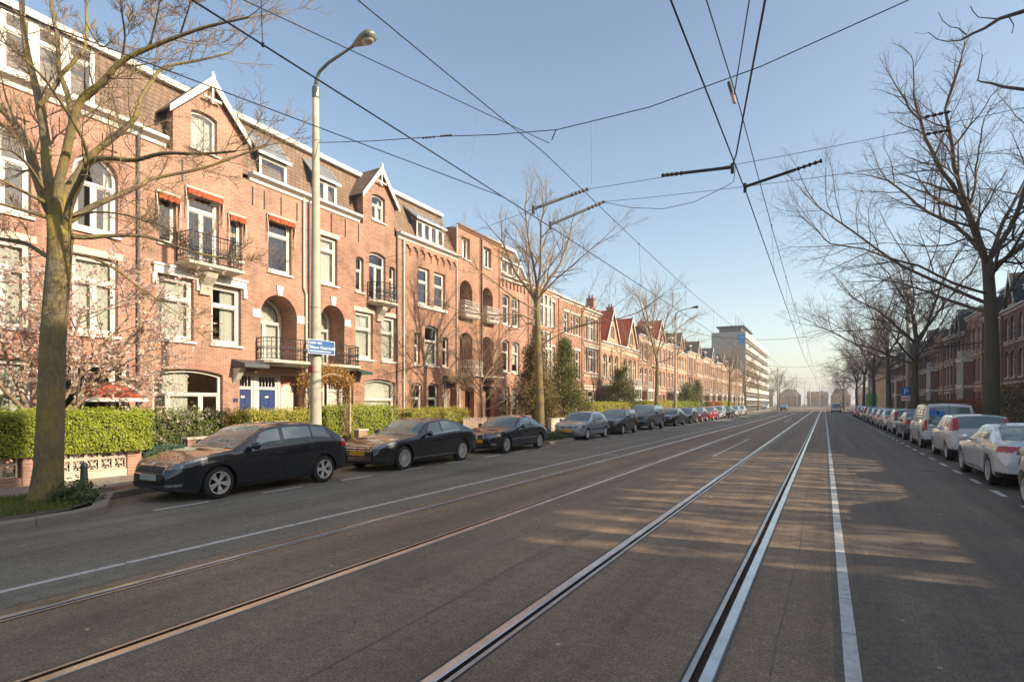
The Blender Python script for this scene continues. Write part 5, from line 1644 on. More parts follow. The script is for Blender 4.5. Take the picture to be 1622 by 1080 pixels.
conifer('russet shrub leaning over the wall beside the silver hatchback', (-15.6,33.0,0.12), 2.4, 1.5, CON_B, 5000, 0.12, 8, stems=3, bare=0.02, ragged=0.6, name='shrub')
# right-hand front gardens
hedge('dark russet shrubs in the garden behind the nearest right-hand tree', 9.0,10.6,34.0,44.0,0.13,2.6, CON_B, dens=220, size=0.12, loose=0.22, seed=15, name='shrub', cat='shrub')
hedge('yellow flowering shrub at the right edge', 8.9,10.0,31.0,33.8,0.13,2.0, leaf_mat('forsythia',[(0.55,0.38,0.02),(0.45,0.25,0.02),(0.20,0.18,0.03)],0.6,0.3), dens=600, size=0.09, loose=0.15, seed=16, name='shrub', cat='shrub')
hedge('dark red hedge behind the white van', 8.8,9.6,44.5,58.0,0.13,1.9, HG_R, dens=260, size=0.1, loose=0.1, seed=17)
hedge('green hedge along the right pavement past the parking sign', 8.8,9.6,59,90,0.13,1.8, HG_D, dens=160, size=0.14, loose=0.12, seed=18)
# small tan-stemmed tree and vine
st = street_tree('e', 71, H=5.6, fork=2.6, r0=0.10, low=1.2, spread=2.2, bark=BARK_T, twig=plain('twig_tan', (0.36,0.24,0.15), 0.9, 0.3, 3.0), upto=4, nlow=4, nlead=5)
plant_tree(st, (-16.0,25.6,0.12), R(0), 'small pale-stemmed bare tree behind the picket fence', 1.05)
vn = MB(); rng = random.Random(12)
cfgV = dict(wob=0.22, up=[0.15,0.1,0.05], n=[9,6,4], t0=0.1, ang=(30,70), ratio=0.45, lift=0.1)
for k in range(7):
    a = rng.uniform(-0.9,0.9); p = Vector((0,0,0.1)); d = Vector((0,math.sin(a),math.cos(a)))
    pts=[p]; q=p.copy()
    for s in range(12):
        d = (d + Vector((0,rng.gauss(0,0.22),0.08))).normalized(); q = q + d*0.46; pts.append(Vector((rng.uniform(0.0,0.05), q.y, q.z)))
    rad=[0.022*(1-s/14) for s in range(13)]; vn.tube(pts, rad, 4, cap=False)
    for s in range(3,13):
        for j in range(3):
            e = pts[s]; dd = Vector((0,rng.uniform(-1,1),rng.uniform(-0.2,0.8))).normalized(); L = rng.uniform(0.3,0.9)
            vn.tube([e, e+dd*L*0.5+Vector((0.02,0,0.03)), e+dd*L+Vector((0.01,rng.gauss(0,0.1),0))],[0.008,0.006,0.003],3,cap=False)
v = vn.build('climbing_vine', TWIG_L, None); v.location = (XF+0.06, 22.25, 0.1)
tag(v, 'bare climbing vine spread over the brick wall beside the downpipe', 'vine')

# unseen evergreens added to filter low sun into streaks across the road
SCR = leaf_mat('sun_screen_leaves', [(0.03,0.05,0.012),(0.06,0.09,0.02),(0.09,0.10,0.03)], 0.55, 0.15)
nr = np.random.RandomState(31)
for k in range(6):
    yc = 10.1 + 2.95*k
    t = thing('sun_screen_tree', 'added evergreen out of frame that filters the sun, %s from the apartment block' % ['first','second','third','fourth','fifth','sixth'][k], 'tree', (18.2, yc, 0), 0, 'added evergreens that shape the sun streaks')
    MB().tube([(0,0,0),(0.05,0.05,5.5),(0,0,11.5)],[0.22,0.18,0.10],9).build('trunk', BARK_G, t)
    MB().bbox(-1.1,1.1,-1.52,1.52,11.2,15.2,0.5).build('sun_block_core', CORE, t)  # solid block added to keep the higher sun off the left lane
    n = 2600
    P = np.stack([nr.uniform(-1.3,1.3,n), nr.uniform(-1.6,1.6,n), nr.uniform(11.0,15.6,n)], 1)
    m_ = 2900
    zz = 6.0 + 5.4*nr.rand(m_)**0.6
    Q = np.stack([nr.normal(0,0.5,m_), nr.choice([-1.15,-0.35,0.75],m_)+nr.normal(0,0.26,m_), zz], 1)  # loose leaf columns shaped to split the sun into streaks
    stuff(quads_object('foliage', leaves(np.concatenate([P,Q]), 0.17, 0, 0.6, nr), SCR, t))

# ------------------------------------------------------------------ garden walls, gate, fence, bollard
gwall = thing('garden_wall', 'low pale openwork concrete-block wall with brick piers under the clipped hedge', 'wall', (-14.62, 5.4, 0.12), R(90))
BRK_P = brick_mat('pier_brick', (0.40,0.20,0.13), (0.32,0.14,0.09), (0.34,0.27,0.21))
BLOCKM = plain('cast_block', (0.56,0.47,0.36), 0.85, 0.15, 6.0, bump=0.25, dirt=0.5)
for u in (-2.05, 0.03, 2.05): MB().bbox(u-0.16,u+0.16,-0.02,0.26,0.0,0.86,0.012).build('pier', BRK_P, gwall)
MB().box(-3.9,-2.215,0.0,0.24,0,0.17).build('plinth', BRK_P, gwall); MB().box(-1.885,-0.135,0.0,0.24,0,0.17).build('plinth', BRK_P, gwall); MB().box(0.195,1.885,0.0,0.24,0,0.17).build('plinth', BLOCKM, gwall)
bs = 0.281
def block_mesh():
    m = MB(); h = bs/2-0.002; w = 0.03
    m.ring(outl(-h,h,-h,h), outl(-h+w,h-w,-h+w,h-w), 0.0, 0.12); m.ring(outl(-h,h,-h,h), outl(-h+w,h-w,-h+w,h-w), 0.12, 0.0)
    a = h-w
    for sx in (-1,1):
        for sz in (-1,1):        # four petals: curved ribs from corner to middle
            c1 = [(sx*a*(1-t) + sx*0.22*a*math.sin(t*math.pi), sz*a*(1-t) - sz*0.22*a*math.sin(t*math.pi)) for t in [j/5 for j in range(6)]]
            c2 = [(sx*a*(1-t) - sx*0.22*a*math.sin(t*math.pi), sz*a*(1-t) + sz*0.22*a*math.sin(t*math.pi)) for t in [j/5 for j in range(6)]]
            for c in (c1, c2): m.tube([(p[0],0.06,p[1]) for p in c], 0.017, 4)
    m.lathe([(0.0,-0.05),(0.035,-0.05),(0.035,0.05),(0.0,0.05)], 8, axis='x')
    o = m.build('openwork_block', BLOCKM, gwall); me = o.data; bpy.data.objects.remove(o); return me
bm_ = block_mesh()
for (ua, n) in ((-1.885, 6), (0.195, 6), (-3.9, 6)):
    for i in range(n):
        for j in range(3):
            o = link('openwork_block', bm_, gwall); o.location = (ua+bs*(i+0.5)+0.012, 0.05, 0.175+bs*(j+0.5))
gate = thing('garden_gate', 'low dark green barred gate between brick piers', 'gate', (-14.62, 7.72, 0.12), R(90))
m = MB()
for z in (0.10,0.60): m.box(0.0,0.98,0.0,0.03,z,z+0.04)
m.box(0,0.04,-0.002,0.032,0.05,0.70); m.box(0.94,0.98,-0.002,0.032,0.05,0.70); m.build('gate_frame', GREENP, gate)
for k in range(9): MB().box(0.07+k*0.10,0.115+k*0.10,0.031,0.05,0.06,0.68).build('bar', GREENP, gate)
w2 = thing('brick_wall', 'short low brick garden wall behind the bonnet of the navy hatchback', 'wall', (-14.62, 8.75, 0.12), R(90))
MB().bbox(0,0.9,-0.02,0.24,0,0.76,0.012).build('wall', BRK_P, w2); MB().bbox(-0.03,0.93,-0.05,0.27,0.762,0.82,0.01).build('coping', BLOCKM, w2)
for y_, lab in ((14.95,'stub of brick garden wall beside the trellis arch'),(31.2,'stub of pale rendered garden wall right of the slender tree')):
    w3 = thing('brick_wall', lab, 'wall', (-14.62, y_, 0.12), R(90))
    L = 0.45 if y_ < 20 else 2.6
    MB().bbox(0,L,-0.02,0.24,0,0.72,0.012).build('wall', BRK_P if y_ < 20 else BLOCKM, w3); MB().bbox(-0.03,L+0.03,-0.05,0.27,0.722,0.78,0.01).build('coping', BLOCKM, w3)
for ya, yb, lab in ((15.5,21.5,'low brick garden wall behind the black fastback'),(37.5,52.0,'low brick garden wall under the long yellow-green hedge')):
    w4 = thing('brick_wall', lab, 'wall', (-14.62, ya, 0.12), R(90))
    MB().bbox(0,yb-ya,-0.02,0.22,0,0.45,0.012).build('wall', BRK_P, w4); MB().bbox(-0.02,yb-ya+0.02,-0.04,0.24,0.452,0.50,0.01).build('coping', BLOCKM, w4)
fe = thing('picket_fence', 'low pinkish wooden picket fence behind the black coupe', 'fence', (-14.75, 21.9, 0.12), R(90))
FENCE = plain('picket_wood', (0.42,0.30,0.22), 0.85, 0.2, 5.0, dirt=0.4)
sl_ = None
for k in range(52):
    if sl_ is None:
        o = MB().add([(-0.05,0,0),(0.05,0,0),(0.05,0.02,0),(-0.05,0.02,0),(-0.05,0,0.98),(0.05,0,0.98),(0.05,0.02,0.98),(-0.05,0.02,0.98),(0,0.01,1.06)],
            [(0,1,5,4),(1,2,6,5),(2,3,7,6),(3,0,4,7),(4,5,8),(5,6,8),(6,7,8),(7,4,8)]).build('slat', FENCE, fe); sl_ = o.data
    else: o = link('slat', sl_, fe)
    o.location = (k*0.135, 0, random.uniform(-0.01,0.01))
for z in (0.3,0.8): MB().box(-0.05,6.95,0.021,0.06,z,z+0.07).build('rail', FENCE, fe)
arb = thing('trellis_arch', 'wooden trellis arch overgrown with a russet climber beside the lamp post', 'trellis', (-15.2, 13.55, 0.12), R(90))
WOOD = plain('weathered_wood', (0.40,0.30,0.20), 0.85, 0.25, 5.0)
for u in (0.0, 1.55):
    for y_ in (0.0, 0.6): MB().box(u-0.035,u+0.035,y_-0.035,y_+0.035,0,2.35).build('post', WOOD, arb)
for z in (0.5,0.9,1.3,1.7,2.1):
    for u in (0.0,1.55): MB().box(u-0.015,u+0.015,0.04,0.56,z,z+0.03).build('rung', WOOD, arb)
for y_ in (0.0,0.6): MB().tube([(0.775-0.775*math.cos(a),y_,2.3+0.45*math.sin(a)) for a in [math.pi*j/10 for j in range(11)]],0.03,5).build('arch_bar', WOOD, arb)
nr = np.random.RandomState(8)
C = []
for k in range(5200):
    a = nr.uniform(0.0,math.pi); rr = nr.normal(0.9,0.16)
    C.append([0.775-rr*0.95*math.cos(a), 0.3+nr.normal(0,0.28), 2.3+0.62*math.sin(a)*rr+nr.normal(0,0.10) - (0.25*nr.rand() if nr.rand()<0.4 else 0)])
for k in range(1300):
    u = 0.0 if nr.rand()<0.4 else 1.55
    C.append([u+nr.normal(0,0.12), 0.3+nr.normal(0,0.28), nr.uniform(0.2,2.3)])
stuff(quads_object('climber', leaves(np.array(C), 0.065, 0, 0.5, nr), ORANGE, arb))
vt = MB(); rg = random.Random(3)
for k in range(14):
    u = rg.choice([0.0,1.5]); pts=[]; x=u+rg.uniform(-0.2,0.2); y_=rg.uniform(0,0.6)
    for s in range(9): pts.append((x+rg.gauss(0,0.08), y_+rg.gauss(0,0.06), 0.0+s*0.27))
    vt.tube(pts,[0.02-0.0015*s for s in range(9)],4,cap=False)
vt.build('climber_stem', TWIG_L, arb)

bo = thing('bollard', 'dark grey round-topped street bollard beside the near tree', 'bollard', (-12.62, 5.52, 0.12))
MB().lathe([(0.0,0.0),(0.085,0.0),(0.085,0.10),(0.075,0.12),(0.058,0.44),(0.064,0.46),(0.064,0.50),(0.05,0.55),(0.025,0.575),(0.0,0.58)],14).build('post', plain('bollard_paint',(0.05,0.06,0.06),0.5,0.2,8.0,dirt=0.3), bo, smooth=True)
MB().lathe([(0.0,0.0),(0.1,0.0),(0.1,0.03),(0.088,0.035)],14).build('foot', IRON, bo)

# ------------------------------------------------------------------ lamp posts, poles, signs
LAMPG = plain('lamp_grey', (0.20,0.21,0.19), 0.45, 0.15, 4.0, metal=0.4)
LAMPGLASS = plain('lamp_glass', (0.42,0.36,0.27), 0.25, 0.1, 4.0)
def lamp_post(loc, label, group, rb=0.165, rt=0.085, h=10.5, arm=2.0, conc=True):
    t = thing('lamp_post', label, 'lamp post', loc, 0, group)
    n = 10; m = MB()
    m.tube([(0,0,h*k/n) for k in range(n+1)], [rb+(rt-rb)*k/n for k in range(n+1)], 16); m.build('pole', POLECON if conc else LAMPG, t, smooth=True)
    m = MB()
    for z in (2.6, 3.05, 4.4): m.lathe([(rb*0.99-(rb-rt)*z/h,z),(rb+0.014-(rb-rt)*z/h,z+0.005),(rb+0.014-(rb-rt)*z/h,z+0.05),(rb*0.99-(rb-rt)*z/h,z+0.055)],16)
    m.build('band', CONCRETE, t)
    m = MB(); m.lathe([(rt*1.0,h-0.25),(rt*1.25,h-0.2),(rt*1.25,h+0.05),(rt*0.8,h+0.12),(0.0,h+0.12)],12); m.build('collar', LAMPG, t)
    m = MB(); m.tube([(0,0,h+0.05),(0.03,0,h+0.30),(0.16,0,h+0.48),(0.5,0,h+0.62),(arm*0.72,0,h+0.80)],[0.06,0.055,0.045,0.042,0.038],8); m.build('arm', LAMPG, t, smooth=True)
    hd = MB(); x0 = arm*0.70; z0 = h+0.80        # lantern: flattened drop, glass below
    def sect(f):
        w = 0.05+0.16*math.sin(min(1,f*1.15)*math.pi*0.62)**1.2; return w
    N = 9; ring = 12; vv=[]; ff=[]
    for k in range(N+1):
        f = k/N; w = sect(f) if k < N else 0.04; x = x0+0.78*f; z = z0+0.10*f
        for j in range(ring):
            a = 2*math.pi*j/ring; zz = math.sin(a); vv.append((x, w*math.cos(a), z+ w*(0.50*zz if zz > 0 else 0.62*zz)))
    for k in range(N):
        for j in range(ring):
            j2=(j+1)%ring; ff.append((k*ring+j,k*ring+j2,(k+1)*ring+j2,(k+1)*ring+j))
    ff += [tuple(reversed(range(ring))), tuple(range(N*ring,(N+1)*ring))]
    hd.add(vv,ff); ho = hd.build('lantern', LAMPG, t, smooth=True)
    gl = MB(); gl.lathe([(0.0,-0.05),(0.09,-0.045),(0.125,-0.01),(0.13,0.02)],14); g_=gl.build('lamp_glass', LAMPGLASS, ho, smooth=True); g_.location=(x0+0.53,0,z0-0.045); g_.scale=(1.5,1,1)
    return t
lamp = lamp_post((-12.45,11.08,0.1), 'tall concrete lamp post with blue street sign in front of the brick houses', 'street lamps along the left kerb')
for y_, lab in ((54.5,'slim street lamp at mid-distance beyond the grey off-roader'),(98.0,'distant street lamp on the left short of the office block')):
    lamp_post((-12.45,y_,0.1), lab, 'street lamps along the left kerb', 0.12, 0.07, 9.9)
MB().box(-0.02,0.14,-0.235,-0.17,2.6,2.78).build('red_plate', plain('red_enamel',(0.22,0.06,0.06),0.4,0.1), lamp)

def text_mesh(s, size, mat, parent, loc, rot, depth=0.002, name='lettering', align='LEFT'):
    cu = bpy.data.curves.new('t', 'FONT'); cu.body = s; cu.size = size; cu.extrude = depth; cu.align_x = align
    ob = bpy.data.objects.new('t', cu); COL.objects.link(ob)
    dg = bpy.context.evaluated_depsgraph_get()
    me = bpy.data.meshes.new_from_object(ob.evaluated_get(dg))
    bpy.data.objects.remove(ob)
    me.materials.clear(); me.materials.append(mat)
    o = link(name, me, parent); o.location = loc; o.rotation_euler = rot
    return o
SIGNW = plain('sign_white', (0.82,0.82,0.80), 0.4, 0.03)
SIGNBLUE = plain('street_sign_blue', (0.05,0.13,0.30), 0.35, 0.08)
sg = thing('street_sign', 'blue enamel street name sign with white letters on the lamp post', 'sign', (-12.20, 10.58, 3.2), R(90))
MB().bbox(0,0.95,-0.012,0.0,0.0,0.385,0.002).build('plate', SIGNBLUE, sg)
fr = MB(); fr.ring(outl(0.0,0.95,0,0.385), outl(0.012,0.938,0.012,0.373), -0.0135, -0.012); fr.build('border', SIGNW, sg)
text_mesh('Laan van', 0.125, SIGNW, sg, (0.05,-0.0145,0.265), (R(90),0,0))
text_mesh('Nieuw Oost-Indië', 0.125, SIGNW, sg, (0.05,-0.0145,0.135), (R(90),0,0))
MB().box(0.05,0.80,-0.014,-0.0122,0.062,0.082).build('underline', SIGNW, sg)
MB().box(0.42,0.52,0.0,0.09,0.12,0.16).build('clamp', LAMPG, sg)

def plain_pole(loc, h, r, label, mat, group, name='catenary_pole'):
    t = thing(name, label, 'pole', loc, 0, group)
    MB().tube([(0,0,-0.1),(0,0,h*0.5),(0,0,h)],[r,r*0.85,r*0.7],12).build('shaft', mat, t, smooth=True)
    MB().lathe([(r*0.6,h),(r*0.8,h+0.02),(r*0.5,h+0.1),(0,h+0.12)],12).build('cap', CONCRETE, t)
    return t
pg = 'poles carrying the tram wires'
plain_pole((5.75,53.9,0.1), 10.6, 0.17, 'concrete pole with the blue parking sign beside a right-hand tree', POLECON, pg)
plain_pole((5.75,10.9,0.1), 10.4, 0.17, 'concrete pole out of frame right holding the nearest span wire', POLECON, pg)
plain_pole((5.75,98.0,0.1), 10.4, 0.16, 'pale pole far along the right kerb behind the parked cars', POLECON, pg)
plain_pole((-9.4,143,0), 10.0, 0.18, 'tall tram pole at the far left of the crossing', POLECON, pg)
plain_pole((4.4,171,0), 8.5, 0.15, 'dark tram pole right of the far van', LAMPG, pg)
for k,(px,d_,h_) in enumerate(((1262,215,11.5),(1275,240,11.5),(1283,200,8.5),(1298,230,9.0))):
    p = unproj(px, 638, d_); plain_pole((p.x,p.y,0), h_, 0.16, ['tram pole in front of the far bare tree','tram pole just right of the far bare tree','shorter tram pole left of where the rails vanish','tram pole where the rails vanish'][k], POLECON, pg)

ps = thing('parking_sign', 'blue square parking sign with white P on the concrete pole', 'sign', (5.6, 53.68, 2.35))
MB().bbox(-0.32,0.32,-0.03,0.0,0.08,0.72,0.004).build('plate', plain('parking_blue',(0.02,0.14,0.55),0.35,0.04), ps)
text_mesh('P', 0.62, SIGNW, ps, (0.0,-0.033,0.18), (R(90),0,0), align='CENTER')
MB().box(-0.30,0.30,-0.028,0.0,-0.32,0.04).build('lower_plate', SIGNW, ps)
MB().box(-0.24,0.24,-0.030,-0.0285,-0.20,-0.10).build('lower_mark', plain('sign_red',(0.6,0.05,0.04),0.4,0.05), ps)
gs = thing('green_sign', 'bright green upright sign board far down the right pavement', 'sign', (6.9, 112.0, 0.12))
MB().bbox(-0.8,0.8,-0.12,0.12,0.9,3.3,0.02).build('board', plain('sign_green',(0.03,0.55,0.06),0.45,0.05), gs)
MB().tube([(0,0,0),(0,0,0.9)],0.07,8).build('post', LAMPG, gs)

# ------------------------------------------------------------------ overhead wires
WIRE = plain('wire_copper_dark', (0.045,0.05,0.055), 0.45, 0.2, 1.0, metal=0.6)
INS = plain('insulator_brown', (0.06,0.035,0.025), 0.35, 0.2)
INSP = plain('insulator_pink', (0.45,0.28,0.22), 0.4, 0.1)
def wire(name, label, pts, r=0.011, group=None, mat=None):
    o = MB().tube(pts, r, 5).build(name, mat or WIRE, None)
    return tag(o, label, 'wire', group)
def sagged(a, b, sag, n=14):
    a, b = Vector(a), Vector(b)
    return [a.lerp(b, k/n) - Vector((0,0,4*sag*(k/n)*(1-k/n))) for k in range(n+1)]
SP = [-32.0, 11.2, 54.2, 98.0, 143.0, 188.0, 232.0]
XL, XR_ = -5.39, -1.38
wg = 'tram overhead wires'
for X, nm in ((XL,'left'),(XR_,'right')):
    zz = [(X+(0.12 if k % 2 else -0.12), y, 5.72) for k, y in enumerate(SP)]
    wire('contact_wire', 'lower tram contact wire above the %s-hand track' % nm, zz, 0.0105, wg)
    pts = []
    for a, b in zip(SP[:-1], SP[1:]): pts += sagged((X,a,7.35),(X,b,7.35),0.40,12)[:-1]
    pts.append(Vector((X,SP[-1],7.35)))
    mw = wire('messenger_wire', 'upper carrying wire above the %s-hand track' % nm, pts, 0.0095, wg)
    # droppers, joined to the wire they hang from
    for a, b in zip(SP[:4], SP[1:5]):
        for k in range(1,6):
            t = k/6; y_ = a+(b-a)*t
            if y_ < 2: continue
            zt_ = 7.35-4*0.40*t*(1-t)
            xc = float(np.interp(y_, [q[1] for q in zz], [q[0] for q in zz]))
            o = MB().tube([(X,y_,zt_+0.03),(X,y_,zt_-0.03)],0.022,5).tube([(xc,y_,5.70),(X,y_,zt_)],0.0045,4).tube([(xc,y_,5.70),(xc,y_,5.74)],0.018,5).build('dropper', WIRE, mw)
# overlapping pair that swings off to the left
S1, S2 = unproj(870,227,12.1), unproj(797,312,10.95)
E1, E2 = unproj(385,0,8.0), unproj(380,155,8.0)
wire('messenger_wire', 'upper wire slanting from the left track towards the top left', [S1, S1+(E1-S1)*1.0, S1+(E1-S1)*2.2], 0.008, wg)
wire('contact_wire', 'lower wire slanting from the left track across the house roofs', [S2, E2, S2+(E2-S2)*2.2], 0.008, wg)
wire('dropper_wire', 'dropper between the two slanting wires over the left track', [unproj(757,177,11.05),unproj(742,289,10.75)], 0.004, wg)
# second pair of the right track, coming in from the right
wire('contact_wire', 'second lower wire of the right track, meeting the first from the right', [unproj(1290,-420,3.6),unproj(1212,0,5.4),unproj(1166,245,9.0),unproj(1158,268,9.4)], 0.012, wg)
wire('messenger_wire', 'second upper wire of the right track, meeting the first from the right', [unproj(1260,-420,4.5),unproj(1187,0,7.6),unproj(1163,150,9.9)], 0.0095, wg)
# span wires
def span(y_, zL, zM, zR, lab, r=0.011):
    pts = [(-12.4,y_,zL),(-9.0,y_,zM+0.55),(-5.2,y_,zM+0.05),(-3.2,y_,zM),(-1.2,y_,zM+0.12),(1.0,y_,zM+0.66),(3.4,y_,zM+1.25),(5.7,y_,zR)]
    return wire('span_wire', lab, pts, r, 'span wires across the street')
wire('span_wire', 'nearest span wire running across the street from the lamp post', [(-12.4,11.08,9.12),(-10.4,11.06,8.70),(-8.27,11.04,8.32),(-6.6,11.02,7.97),(-5.0,11.0,7.70),(-3.0,10.97,7.66),(-1.0,10.93,7.85),(1.0,10.9,8.23),(3.4,10.9,8.75),(5.7,10.9,9.35)], 0.010, 'span wires across the street')
for y_, lab in ((54.3,'span wire across the street at the slim street lamp'),(98.0,'span wire across the street far down'),(143.0,'span wire across the street at the far crossing')):
    span(y_, 9.0, 7.4, 9.0, lab, 0.016)
    for X, s in ((XL,1),(XL+0.0,1),(XR_,-1)):
        pass
def ins_bar(a, b, lab, grp='insulated steady arms on the tram wires'):
    a, b = Vector(a), Vector(b)
    t = thing('steady_arm', lab, 'steady arm', a, 0, grp)
    d = b-a
    MB().tube([(0,0,0), d*0.68], 0.028, 8).build('rod', plain('arm_steel',(0.07,0.07,0.06),0.5,0.2,metal=0.5), t)
    MB().tube([d*0.68, d], 0.018, 6).build('insulator_core', INS, t)
    for k in range(5):
        c = d*(0.70+0.07*k); MB().tube([c, c+d*0.03],0.036,8).build('insulator_shed', INS, t)
    MB().tube([Vector((0,0,-0.10)),Vector((0,0,0.06))],0.03,6).build('clamp', WIRE, t)
    return t
b1 = (unproj(845,331,11.2), unproj(930,300,11.7)); b2 = (unproj(872,356,12.2), unproj(956,320,12.7))
b3 = (unproj(1160,265,9.3), unproj(1050,278,10.2)); b4 = (unproj(1180,296,10.1), unproj(1301,255,9.5))
ins_bar(*b1, 'upper steady arm of the left track pointing right'); ins_bar(*b2, 'lower steady arm of the left track pointing right')
ins_bar(*b3, 'steady arm of the right track pointing left'); ins_bar(*b4, 'steady arm of the right track pointing right and up')
wire('pull_wire', 'thin wire from the upper steady arm of the left track to the right', sagged(b1[1],(5.7,12.0,6.75),0.12), 0.005, wg)
wire('pull_wire', 'thin wire from the lower steady arm of the left track to the right', sagged(b2[1],(5.7,12.9,6.3),0.12), 0.005, wg)
wire('jumper_wire', 'slack jumper wire hanging between the two tracks', [b2[1], unproj(1000,329,12.3), unproj(1050,331,11.8), unproj(1100,320,11.2), unproj(1150,295,10.6), unproj(1162,288,10.3), unproj(1165,262,9.9)], 0.006, wg)
wire('pull_wire', 'thin wire from the left steady arm towards the lamp post', sagged(b1[0],(-12.4,13.0,6.2),0.1), 0.004, wg)
wire('hanger_wire', 'vertical hanger from the nearest span wire above the left steady arms', [unproj(937,196,11.7), unproj(937,293,11.7)], 0.006, wg)
wire('hanger_wire', 'short slanting hanger joining span wire and left carrying wire', [unproj(881,205,11.9), unproj(874,222,12.05)], 0.012, wg)
for (xa,ya,xb,yb,d_,lab) in ((668,219,690,217,13.6,'left string insulator on the nearest span wire'),(697,216,716,214,13.2,'right string insulator on the nearest span wire'),(1464,186,1506,177,8.6,'upper dark rod insulator among the right tree twigs'),(1466,213,1506,206,8.6,'lower dark rod insulator among the right tree twigs')):
    a, b = unproj(xa,ya,d_), unproj(xb,yb,d_)
    t = thing('insulator', lab, 'insulator', a); d = b-a
    MB().tube([(0,0,0),d],0.012,6).build('core', INS, t)
    for k in range(4): MB().tube([d*(0.08+0.25*k), d*(0.16+0.25*k)],0.028,8).build('shed', INS, t)
t = thing('insulator', 'dark and pinkish insulator hanging in the right-hand carrying wire', 'insulator', unproj(1154,130,9.9)); 
d = unproj(1164,164,9.9)-unproj(1154,130,9.9)
MB().tube([(0,0,0),d*0.5],0.03,8).build('core', INS, t); MB().tube([d*0.5,d],0.03,8).build('end_cap', INSP, t)

# ------------------------------------------------------------------ cars
def pchip(ctrl):
    xs = np.array([c[0] for c in ctrl], float); ys = np.array([c[1] for c in ctrl], float)
    h = np.diff(xs); dl = np.diff(ys)/h; m = np.zeros(len(xs))
    for i in range(1, len(xs)-1):
        if dl[i-1]*dl[i] > 0:
            w1, w2 = 2*h[i]+h[i-1], h[i]+2*h[i-1]
            m[i] = (w1+w2)/(w1/dl[i-1]+w2/dl[i])
    m[0], m[-1] = dl[0], dl[-1]
    def f(x):
        x = np.clip(x, xs[0], xs[-1]); i = np.clip(np.searchsorted(xs, x)-1, 0, len(xs)-2)
        t = (x-xs[i])/h[i]
        return ((2*t**3-3*t**2+1)*ys[i] + (t**3-2*t**2+t)*h[i]*m[i] + (-2*t**3+3*t**2)*ys[i+1] + (t**3-t**2)*h[i]*m[i+1])
    return f

TYRE = plain('tyre_rubber', (0.018,0.018,0.018), 0.8, 0.3, 12.0)
RIMS = plain('alloy_rim', (0.62,0.61,0.59), 0.3, 0.08, 8.0, metal=0.35, coat=0.6)
RIMD = plain('wheel_dark', (0.03,0.03,0.03), 0.6, 0.2, 8.0, metal=0.4)
CARGLASS = None
def car_glass(name, tint):
    m, nt, b = _new(name)
    b.inputs['Base Color'].default_value = (*tint, 1); b.inputs['Roughness'].default_value = 0.03
    b.inputs['Specular IOR Level'].default_value = 1.0; b.inputs['IOR'].default_value = 1.6
    return m
CARGLASS = car_glass('car_glass', (0.13,0.175,0.175))
PLASTIC = plain('black_plastic', (0.022,0.022,0.024), 0.55, 0.2, 15.0)
CHROME = plain('chrome', (0.62,0.61,0.6), 0.15, 0.05, metal=1.0)
HEADL = plain('headlight_lens', (0.20,0.21,0.22), 0.10, 0.6, 26.0, metal=0.3, coat=1.0)
TAILL = plain('tail_light_red', (0.42,0.012,0.012), 0.12, 0.25, 14.0, coat=1.0)
AMBER = plain('indicator_amber', (0.55,0.16,0.02), 0.2, 0.2, 14.0, coat=1.0)
PLATE_Y = plain('plate_yellow', (0.75,0.40,0.01), 0.4, 0.12, 30.0)
PLATE_W = plain('plate_worn', (0.42,0.42,0.38), 0.5, 0.35, 40.0)
BADGE = plain('badge_metal', (0.55,0.55,0.55), 0.25, 0.1, metal=1.0)

